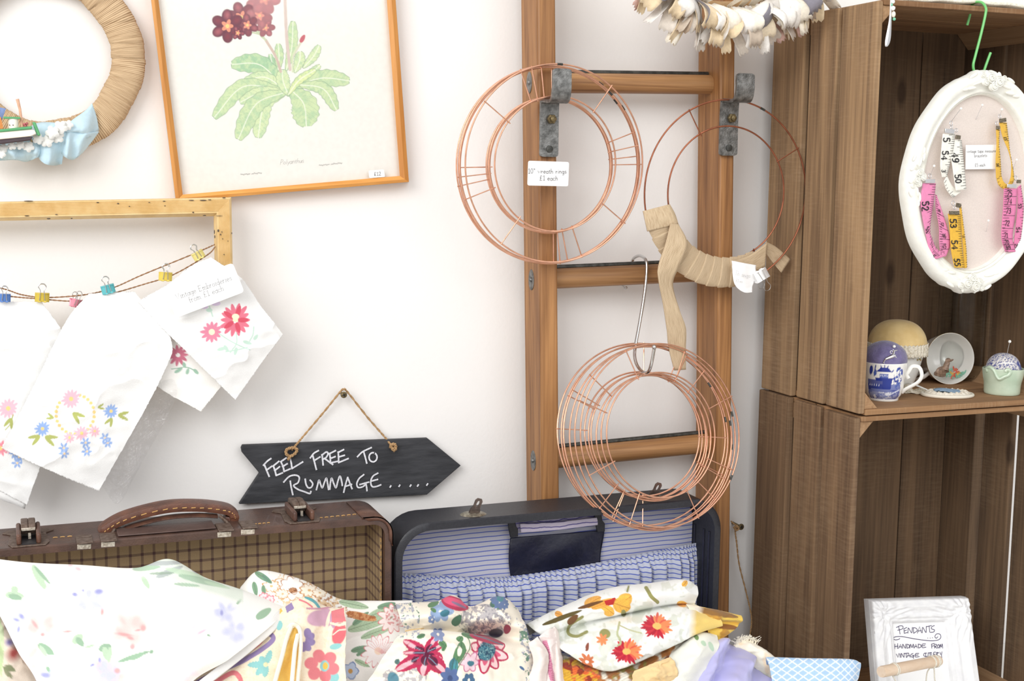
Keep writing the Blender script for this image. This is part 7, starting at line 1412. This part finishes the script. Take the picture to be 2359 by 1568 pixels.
def pt_tap(PX, PY):
    p = Paint(PX, PY, S(246, 238, 222)); CR, MG, DK, TE, NB_, GN, GYc = S(186, 52, 88), S(216, 96, 126), S(96, 30, 60), S(72, 124, 140), S(92, 112, 158), S(96, 136, 98), S(176, 172, 176)
    mott = (np.hypot((PX-1115)/60, (PY-1430)/38) < 1)*1.; p.speck(7, .47, GYc, .9, 2, mott); p.speck(4, .56, S(132, 130, 140), .8, 3, mott)
    mott = (np.hypot((PX-930)/50, (PY-1560)/24) < 1)*1.; p.speck(7, .45, GYc, .9, 4, mott)
    mott = ((np.abs(PX-935) < 30)*(PY < 1470)+(PX > 1185+(PY-1400)*.15)*(PX < 1240))*1.; p.speck(6, .56, S(150, 158, 180), .8, 5, mott); p.speck(9, .66, S(86, 130, 110), .9, 6, mott)
    def pet(x0, y0, x1, y1, w):
        p.leaf(x0, y0, x1, y1, w, CR, rag=.04); mx, my = (x0+x1)/2, (y0+y1)/2; p.leaf(x0*.6+x1*.4, y0*.6+y1*.4, x1, y1, w*.34, S(240, 186, 194)); p.leaf(x0, y0, mx, my, w*.55, DK); p.line([(x0, y0), (mx, my)], 2.2, S(120, 140, 160))
    for l in [(985, 1506, 930, 1476, 14), (985, 1506, 910, 1544, 16), (985, 1506, 1006, 1462, 13), (990, 1500, 1022, 1484, 9), (988, 1510, 1020, 1520, 16), (985, 1510, 968, 1556, 18), (990, 1515, 1026, 1550, 18), (980, 1504, 926, 1504, 8)]: pet(*l)
    p.ell(985, 1508, 6, 8, DK)
    for an, R in [(200, 44), (240, 40), (280, 34), (-20, 44), (20, 52), (60, 50), (100, 56), (150, 36)]: t = math.radians(an); p.leaf(1122, 1500, 1122+R*math.cos(t), 1500+R*.95*math.sin(t), 15, CR); p.leaf(1122, 1500, 1122+R*.94*math.cos(t), 1500+R*.88*math.sin(t), 10, S(244, 208, 208)); p.leaf(1122, 1500, 1122+R*.66*math.cos(t), 1500+R*.6*math.sin(t), 7, MG)
    p.ell(1120, 1500, 22, 24, TE); p.speck(4, .5, S(40, 78, 104), 1, 7, (np.hypot((PX-1120)/22, (PY-1500)/24) < 1)*1.); p.speck(3, .6, S(150, 196, 196), .8, 9, (np.hypot((PX-1120)/19, (PY-1500)/21) < 1)*1.)
    p.flower(1082, 1526, 26, 6, 8, S(196, 110, 146), None); p.flower(1082, 1526, 23, 6, 6.5, S(240, 206, 216), None); p.ell(1084, 1528, 9, 7, TE)
    for l in [(1050, 1530, 1064, 1478, 12, GN), (1056, 1478, 1062, 1466, 8, GN), (1040, 1545, 1046, 1515, 8, TE), (1046, 1560, 1052, 1520, 6, S(80, 150, 160)), (1012, 1478, 1030, 1490, 7, GN), (1020, 1500, 1028, 1484, 5, GN), (912, 1530, 918, 1518, 6, S(90, 120, 120)), (1060, 1460, 1100, 1470, 6, GN), (960, 1468, 980, 1462, 5, GN)]: p.leaf(*l, vein=S(60, 96, 70))
    p.ell(1056, 1500, 5, 12, S(236, 230, 214)); p.line([(1066, 1462), (1080, 1480), (1066, 1520), (1048, 1548)], 2, GN); p.flower(1035, 1562, 24, 7, 8, NB_, S(70, 86, 130), .3); p.flower(1080, 1566, 16, 6, 6, S(76, 108, 140), None); p.ell(905, 1562, 16, 14, S(96, 140, 156), 30); p.flower(1010, 1462, 18, 6, 6, S(136, 150, 188), None)
    for an in range(0, 360, 55): t = math.radians(an); p.ell(1016+17*math.cos(t), 1408+13*math.sin(t), 12, 9, S(150, 172, 206), an)
    p.ell(1025, 1412, 11, 8, TE); p.leaf(1018, 1380, 1078, 1402, 15, CR); p.leaf(1022, 1380, 1074, 1396, 9, S(226, 92, 128)); p.leaf(1040, 1386, 1074, 1402, 3, S(140, 120, 150)); p.flower(994, 1426, 10, 5, 4, S(130, 150, 190), None)
    for l in [(985, 1398, 1010, 1386, 6, GN), (990, 1402, 1004, 1410, 4, GN), (1048, 1440, 1058, 1416, 9, S(80, 120, 96)), (1128, 1398, 1146, 1380, 7, S(80, 116, 104)), (1136, 1390, 1150, 1404, 5, GN)]: p.leaf(*l)
    for x, y, R in [(1150, 1388, 18), (1162, 1392, 14), (1140, 1382, 12)]: p.flower(x, y, R, 8, R*.3, S(104, 126, 168), None)
    p.flower(1152, 1378, 10, 7, 3, S(80, 140, 150), None); p.ell(1140, 1458, 18, 13, S(70, 60, 76)); p.leaf(1080, 1462, 1160, 1484, 8, S(176, 50, 84)); p.ell(1165, 1448, 9, 12, S(150, 46, 74)); p.line([(1090, 1463), (1130, 1476), (1158, 1486)], 2, TE)
    p.line([(908, 1466), (935, 1452), (974, 1446)], 3, S(236, 206, 150)); p.leaf(1196, 1535, 1206, 1544, 3, S(80, 110, 150)); return p
piece('cream tapestry fabric with crimson and teal flowers in the centre of the heap', [
    [(905, 1420, -.185), (960, 1412, -.185), (1010, 1408, -.185), (1050, 1400, -.185), (1085, 1418, -.185), (1140, 1400, -.185), (1180, 1410, -.185), (1200, 1430, -.19)],
    [(912, 1391, -.2), (960, 1388, -.2), (1005, 1386, -.202), (1046, 1372, -.205), (1082, 1397, -.2), (1140, 1375, -.207), (1175, 1383, -.207), (1194, 1404, -.204)],
    [(922, 1424, -.23), (960, 1422, -.234), (1005, 1420, -.238), (1046, 1420, -.24), (1082, 1428, -.236), (1140, 1422, -.245), (1182, 1424, -.244), (1206, 1438, -.236)],
    [(934, 1457, -.225), (970, 1454, -.222), (1010, 1456, -.22), (1050, 1460, -.216), (1085, 1462, -.21), (1140, 1462, -.205), (1180, 1466, -.232), (1220, 1474, -.246)],
    [(918, 1464, -.262), (965, 1456, -.266), (1010, 1456, -.268), (1050, 1460, -.268), (1090, 1466, -.266), (1145, 1484, -.258), (1188, 1494, -.262), (1230, 1500, -.262)],
    [(870, 1535, -.296), (930, 1528, -.302), (985, 1526, -.308), (1045, 1526, -.308), (1095, 1530, -.304), (1150, 1534, -.298), (1190, 1540, -.292), (1227, 1545, -.284)],
    [(835, 1605, -.325), (920, 1605, -.334), (985, 1605, -.336), (1040, 1605, -.336), (1095, 1605, -.334), (1150, 1605, -.33), (1185, 1605, -.325), (1205, 1605, -.315)]], 400, 210, pt_tap, .006, 55, 12)
pp = thing('folded_fabric', 'pale pink fabric in stiff upright folds between the tapestry and the orange flowers', 'fabric', A(1260, 1530, -.27), HEAP)
def pt_pinkf(PX, PY): p = Paint(PX, PY, S(240, 228, 222)); return p
def pt_pinks(PX, PY):
    p = Paint(PX, PY, S(238, 224, 220)); b = np.clip((7-np.abs(PX-(1256+(PY-1480)*.2)))/2, 0, 1)*np.clip((PY-1472)/5, 0, 1); p.put(b, S(222, 150, 176)); p.put(b*(np.sin(PY*1.5+PX*.3) > .5), S(186, 90, 130)); return p
cloth([[(1216, 1480, -.262), (1228, 1474, -.264), (1238, 1466, -.262)], [(1228, 1520, -.28), (1246, 1510, -.286), (1262, 1506, -.274)], [(1214, 1572, -.3), (1240, 1572, -.304), (1258, 1570, -.296)], [(1208, 1606, -.31), (1238, 1606, -.314), (1258, 1606, -.306)]], 24, 60, pt_pinkf, .002, 30, 3).build('fold', M_cloth, pp, thick=.001, angle=80)
cloth([[(1240, 1466, -.258), (1262, 1450, -.258), (1276, 1446, -.254)], [(1256, 1510, -.266), (1268, 1505, -.272), (1284, 1500, -.262)], [(1254, 1560, -.29), (1270, 1560, -.294), (1276, 1555, -.286)], [(1250, 1606, -.305), (1270, 1606, -.308), (1278, 1606, -.302)]], 60, 110, pt_pinks, .002, 30, 5).build('fold', M_cloth, pp, thick=.001, angle=80)
cloth([[(1268, 1456, -.25), (1277, 1443, -.25), (1286, 1456, -.248)], [(1272, 1510, -.262), (1284, 1502, -.268), (1293, 1505, -.258)], [(1272, 1560, -.284), (1288, 1555, -.288), (1299, 1560, -.28)], [(1268, 1606, -.3), (1288, 1606, -.304), (1301, 1606, -.296)]], 24, 60, pt_pinkf, .002, 30, 8).build('fold', M_cloth, pp, thick=.001, angle=80)
def pt_orange(PX, PY):
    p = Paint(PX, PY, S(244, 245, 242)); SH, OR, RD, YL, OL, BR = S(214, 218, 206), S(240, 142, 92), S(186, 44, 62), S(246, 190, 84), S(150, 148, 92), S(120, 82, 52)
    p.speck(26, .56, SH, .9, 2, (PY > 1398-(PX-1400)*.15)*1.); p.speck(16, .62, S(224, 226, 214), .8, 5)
    for (x, y) in ((1512, 1442), (1446, 1500)):
        for k in range(24): t = 2*PI*k/24+.1; R = 36*(.8+.35*((k*5) % 7)/7); left = math.cos(t)*.8-math.sin(t)*.3 < .15; p.leaf(x+8*math.cos(t), y+7*math.sin(t), x+R*math.cos(t), y+R*.8*math.sin(t), 4, (RD if left else OR) if k % 3 else (S(206, 60, 70) if left else S(226, 96, 76)))
        p.ell(x, y, 10, 8, S(248, 190, 110))
    for l in [(1424, 1392, 1456, 1372, 15, YL), (1412, 1388, 1452, 1400, 17, YL), (1392, 1400, 1412, 1414, 12, YL), (1385, 1392, 1402, 1406, 9, YL), (1360, 1400, 1420, 1380, 9, S(236, 170, 80)), (1345, 1396, 1384, 1376, 11, S(240, 178, 84)), (1278, 1412, 1296, 1418, 7, S(236, 170, 80)), (1560, 1388, 1584, 1394, 8, YL), (1572, 1350, 1582, 1338, 6, YL)]: p.leaf(*l, vein=S(176, 110, 50))
    p.poly([(1392, 1384), (1418, 1376), (1412, 1392), (1396, 1394)], S(186, 52, 50)); p.ell(1437, 1412, 7, 10, OL); p.line([(1490, 1354), (1502, 1376), (1514, 1386)], 8, OL); p.line([(1340, 1420), (1312, 1440), (1310, 1460), (1330, 1466), (1352, 1456)], 7, OL, n=40); p.leaf(1308, 1436, 1330, 1416, 8, BR); p.line([(1448, 1352), (1446, 1362)], 5, OL)
    p.line([(1426, 1434), (1420, 1460), (1430, 1480), (1424, 1486)], 5, S(186, 190, 150), n=30); p.line([(1424, 1440), (1450, 1452), (1476, 1458)], 3, S(190, 190, 150)); p.ell(1392, 1460, 14, 12, OL, 20); p.flower(1386, 1474, 14, 7, 3, OR, OR, .4); p.leaf(1250, 1440, 1340, 1405, 5, S(96, 84, 50)); p.leaf(1330, 1402, 1390, 1384, 4, S(110, 74, 44)); p.leaf(1350, 1500, 1356, 1480, 4, S(140, 76, 60)); p.flower(1352, 1524, 20, 9, 4, S(206, 120, 80), None)
    p.put(((PX > 1560)*np.clip((PY-1392-(PX-1600)*.3)/4, 0, 1)*np.clip((PX-1585)/20, 0, 1)), S(240, 208, 120)); return p
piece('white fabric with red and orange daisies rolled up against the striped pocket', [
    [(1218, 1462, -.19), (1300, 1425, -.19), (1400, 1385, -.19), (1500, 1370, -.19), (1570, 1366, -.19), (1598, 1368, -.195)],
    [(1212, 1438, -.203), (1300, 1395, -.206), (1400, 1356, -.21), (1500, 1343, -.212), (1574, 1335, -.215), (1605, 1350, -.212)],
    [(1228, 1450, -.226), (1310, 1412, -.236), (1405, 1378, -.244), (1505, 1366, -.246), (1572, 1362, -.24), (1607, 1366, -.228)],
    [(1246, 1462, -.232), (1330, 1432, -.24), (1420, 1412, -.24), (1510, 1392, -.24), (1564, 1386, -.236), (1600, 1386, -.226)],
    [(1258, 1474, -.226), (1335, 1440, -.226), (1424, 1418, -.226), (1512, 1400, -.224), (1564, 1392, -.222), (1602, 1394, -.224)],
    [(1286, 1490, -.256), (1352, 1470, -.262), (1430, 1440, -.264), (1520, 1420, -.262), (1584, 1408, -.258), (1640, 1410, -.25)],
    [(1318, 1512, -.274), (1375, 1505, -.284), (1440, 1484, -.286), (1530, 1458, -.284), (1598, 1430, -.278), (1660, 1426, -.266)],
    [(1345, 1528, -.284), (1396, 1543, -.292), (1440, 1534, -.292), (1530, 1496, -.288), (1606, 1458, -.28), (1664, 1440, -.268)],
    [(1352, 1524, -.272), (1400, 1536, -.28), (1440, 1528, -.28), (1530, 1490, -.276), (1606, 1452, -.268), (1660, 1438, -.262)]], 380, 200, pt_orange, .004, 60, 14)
def pt_autumn(PX, PY):
    p = Paint(PX, PY, S(176, 116, 66)); p.speck(30, .5, S(160, 152, 84), 1, 3); p.speck(34, .6, S(240, 236, 222), 1, 7); p.speck(40, .6, S(120, 66, 42), 1, 12); p.put((PX < 1375)*(PY > 1520)*1., S(220, 172, 60)); p.speck(18, .5, S(150, 60, 44), 1, 9, (PX < 1380)*(PY > 1515)*1.); p.speck(14, .58, S(226, 110, 60), 1, 2, (PX < 1380)*(PY > 1530)*1.)
    p.put((np.sin(PX*.5+PY*.9+6*fbm(PX/30, PY/30, 2)) > .55)*.28, S(90, 66, 40)); return p
piece('brown, olive and gold autumn patterned fabric under the orange daisies', [[(1282, 1505, -.25), (1350, 1520, -.258), (1420, 1515, -.26), (1520, 1478, -.256), (1640, 1436, -.246)], [(1290, 1525, -.266), (1350, 1540, -.276), (1425, 1548, -.28), (1530, 1515, -.276), (1640, 1456, -.26)], [(1296, 1560, -.284), (1360, 1560, -.288), (1430, 1565, -.296), (1530, 1550, -.292), (1600, 1520, -.28)], [(1296, 1605, -.3), (1360, 1605, -.305), (1430, 1605, -.312), (1530, 1605, -.312), (1580, 1605, -.3)]], 180, 90, pt_autumn, .006, 45, 21)
def pt_gold(PX, PY):
    p = Paint(PX, PY, S(240, 202, 92)); p.speck(22, .55, S(186, 128, 56), .8, 3); p.leaf(1600, 1402, 1700, 1422, 7, S(150, 110, 60)); p.leaf(1640, 1440, 1700, 1446, 6, S(150, 100, 50)); p.put(np.clip((1622-PX)/14, 0, 1)*(PY < 1440)*.8, S(242, 238, 226)); return p
piece('yellow gold fabric ending in a rolled tip over the blue suitcase edge', [[(1585, 1408, -.235), (1650, 1416, -.235), (1702, 1424, -.236)], [(1582, 1392, -.246), (1650, 1405, -.25), (1707, 1418, -.246)], [(1600, 1420, -.262), (1655, 1424, -.266), (1709, 1428, -.252)], [(1620, 1430, -.256), (1660, 1432, -.254), (1704, 1434, -.244)], [(1632, 1455, -.262), (1665, 1450, -.262), (1700, 1440, -.25)], [(1648, 1482, -.262), (1668, 1468, -.262), (1690, 1450, -.25)]], 90, 60, pt_gold, .003, 30, 4)
def pt_mint(PX, PY):
    p = Paint(PX, PY, S(238, 238, 228)); [p.leaf(*l) for l in [(1616, 1476, 1624, 1488, 5, S(190, 216, 190)), (1632, 1478, 1642, 1500, 5, S(196, 220, 196)), (1600, 1470, 1610, 1466, 7, S(120, 150, 96))]]; return p
piece('pale cream fabric with mint leaves folded beside the lilac satin', [[(1560, 1500, -.25), (1610, 1465, -.25), (1642, 1450, -.25)], [(1545, 1505, -.275), (1610, 1462, -.276), (1652, 1474, -.266)], [(1530, 1545, -.298), (1600, 1520, -.302), (1650, 1500, -.282)], [(1500, 1605, -.322), (1560, 1605, -.322), (1598, 1605, -.31)]], 110, 110, pt_mint, .004, 60, 6)
tan_ = lambda PX, PY: Paint(PX, PY, S(236, 206, 154))
o = piece('small tan fabric scrap with a frayed edge at the bottom, under the autumn fabric', [[(1462, 1545, -.3), (1510, 1525, -.304), (1545, 1513, -.3)], [(1452, 1575, -.312), (1510, 1555, -.318), (1560, 1540, -.31)], [(1450, 1605, -.322), (1510, 1605, -.326), (1555, 1605, -.32)]], 50, 40, tan_, .004, 25, 3)
M_satin = mat('lilac_satin', S(196, 194, 236), .24, scale=10, c2=S(176, 174, 224), bump=.05, sheen=.3, lo=.2, hi=.8)
def sat(PX, PY): return .024*(np.sin((PX-1640)*.075+(PY-1500)*.03+2.2*fbm(PX/60, PY/60, 3)))*.5+.01*(fbm(PX/34, PY/50, 8)-.5)
piece('lilac satin fabric in soft shiny folds at the right of the heap', [[(1640, 1500, -.24), (1665, 1490, -.24), (1695, 1500, -.24)], [(1640, 1478, -.256), (1662, 1470, -.258), (1700, 1486, -.25)], [(1612, 1515, -.275), (1680, 1512, -.28), (1738, 1522, -.266)], [(1580, 1570, -.3), (1680, 1565, -.306), (1775, 1568, -.29)], [(1560, 1612, -.315), (1680, 1612, -.32), (1800, 1612, -.305)]], 110, 90, plain, .004, 70, 9, m=M_satin, ridge=sat)
def pt_fray(PX, PY): p = Paint(PX, PY, S(250, 244, 228)); p.speck(30, .58, S(246, 214, 176), .6, 4); return p
fr = thing('folded_fabric', 'cream fabric with a frayed fringed edge between lilac satin and blue check', 'fabric', A(1760, 1540, -.26), HEAP)
cloth([[(1692, 1500, -.232), (1718, 1490, -.232), (1744, 1496, -.232)], [(1690, 1487, -.242), (1718, 1477, -.244), (1744, 1486, -.24)], [(1730, 1530, -.262), (1775, 1515, -.268), (1795, 1522, -.258)], [(1790, 1605, -.29), (1845, 1605, -.296), (1892, 1605, -.285)]], 70, 70, pt_fray, .004, 40, 3).build('cloth', M_cloth, fr, thick=.001, angle=80)
mb = MB()
for k in range(70): f = rng.random(); x = 1690+f*54; y = 1487-10*math.sin(f*PI)+1; q = A(x, y, -.243); mb.tube([q, q+Vector((rng.normal(0, .002), -.001, .004+.002*rng.random())), q+Vector((rng.normal(0, .004), -.002+rng.normal(0, .002), .007+.003*rng.random()))], .0004, 4)
o = mb.build('fringe', mat('cream_threads', S(248, 242, 226), .9, scale=100, var=.05, bump=0), fr); o['kind'] = 'stuff'
def pt_ging(PX, PY):
    p = Paint(PX, PY, S(176, 208, 240)); w_ = 12*np.clip((PX-1915)/60, 0, 1)**2
    a = (PX*.62+(PY+w_)*.9); b = (PX*.62-(PY-w_*1.2)*.9)
    for q_ in (a, b): d = np.abs((q_ % 15.5)-7.75); p.put(np.clip((2.1-d)/.9, 0, 1)*.85, S(240, 246, 252))
    return p
piece('pale blue and white diagonal checked cloth at the foot of the lower crate', [[(1765, 1530, -.272), (1860, 1532, -.272), (1950, 1534, -.272), (1974, 1540, -.272)], [(1765, 1514, -.285), (1860, 1517, -.286), (1958, 1519, -.288), (1983, 1527, -.284)], [(1775, 1550, -.3), (1860, 1552, -.302), (1955, 1554, -.304), (1980, 1556, -.29)], [(1780, 1605, -.318), (1860, 1605, -.32), (1950, 1605, -.322), (1968, 1605, -.3)]], 280, 130, pt_ging, .002, 60, 5)
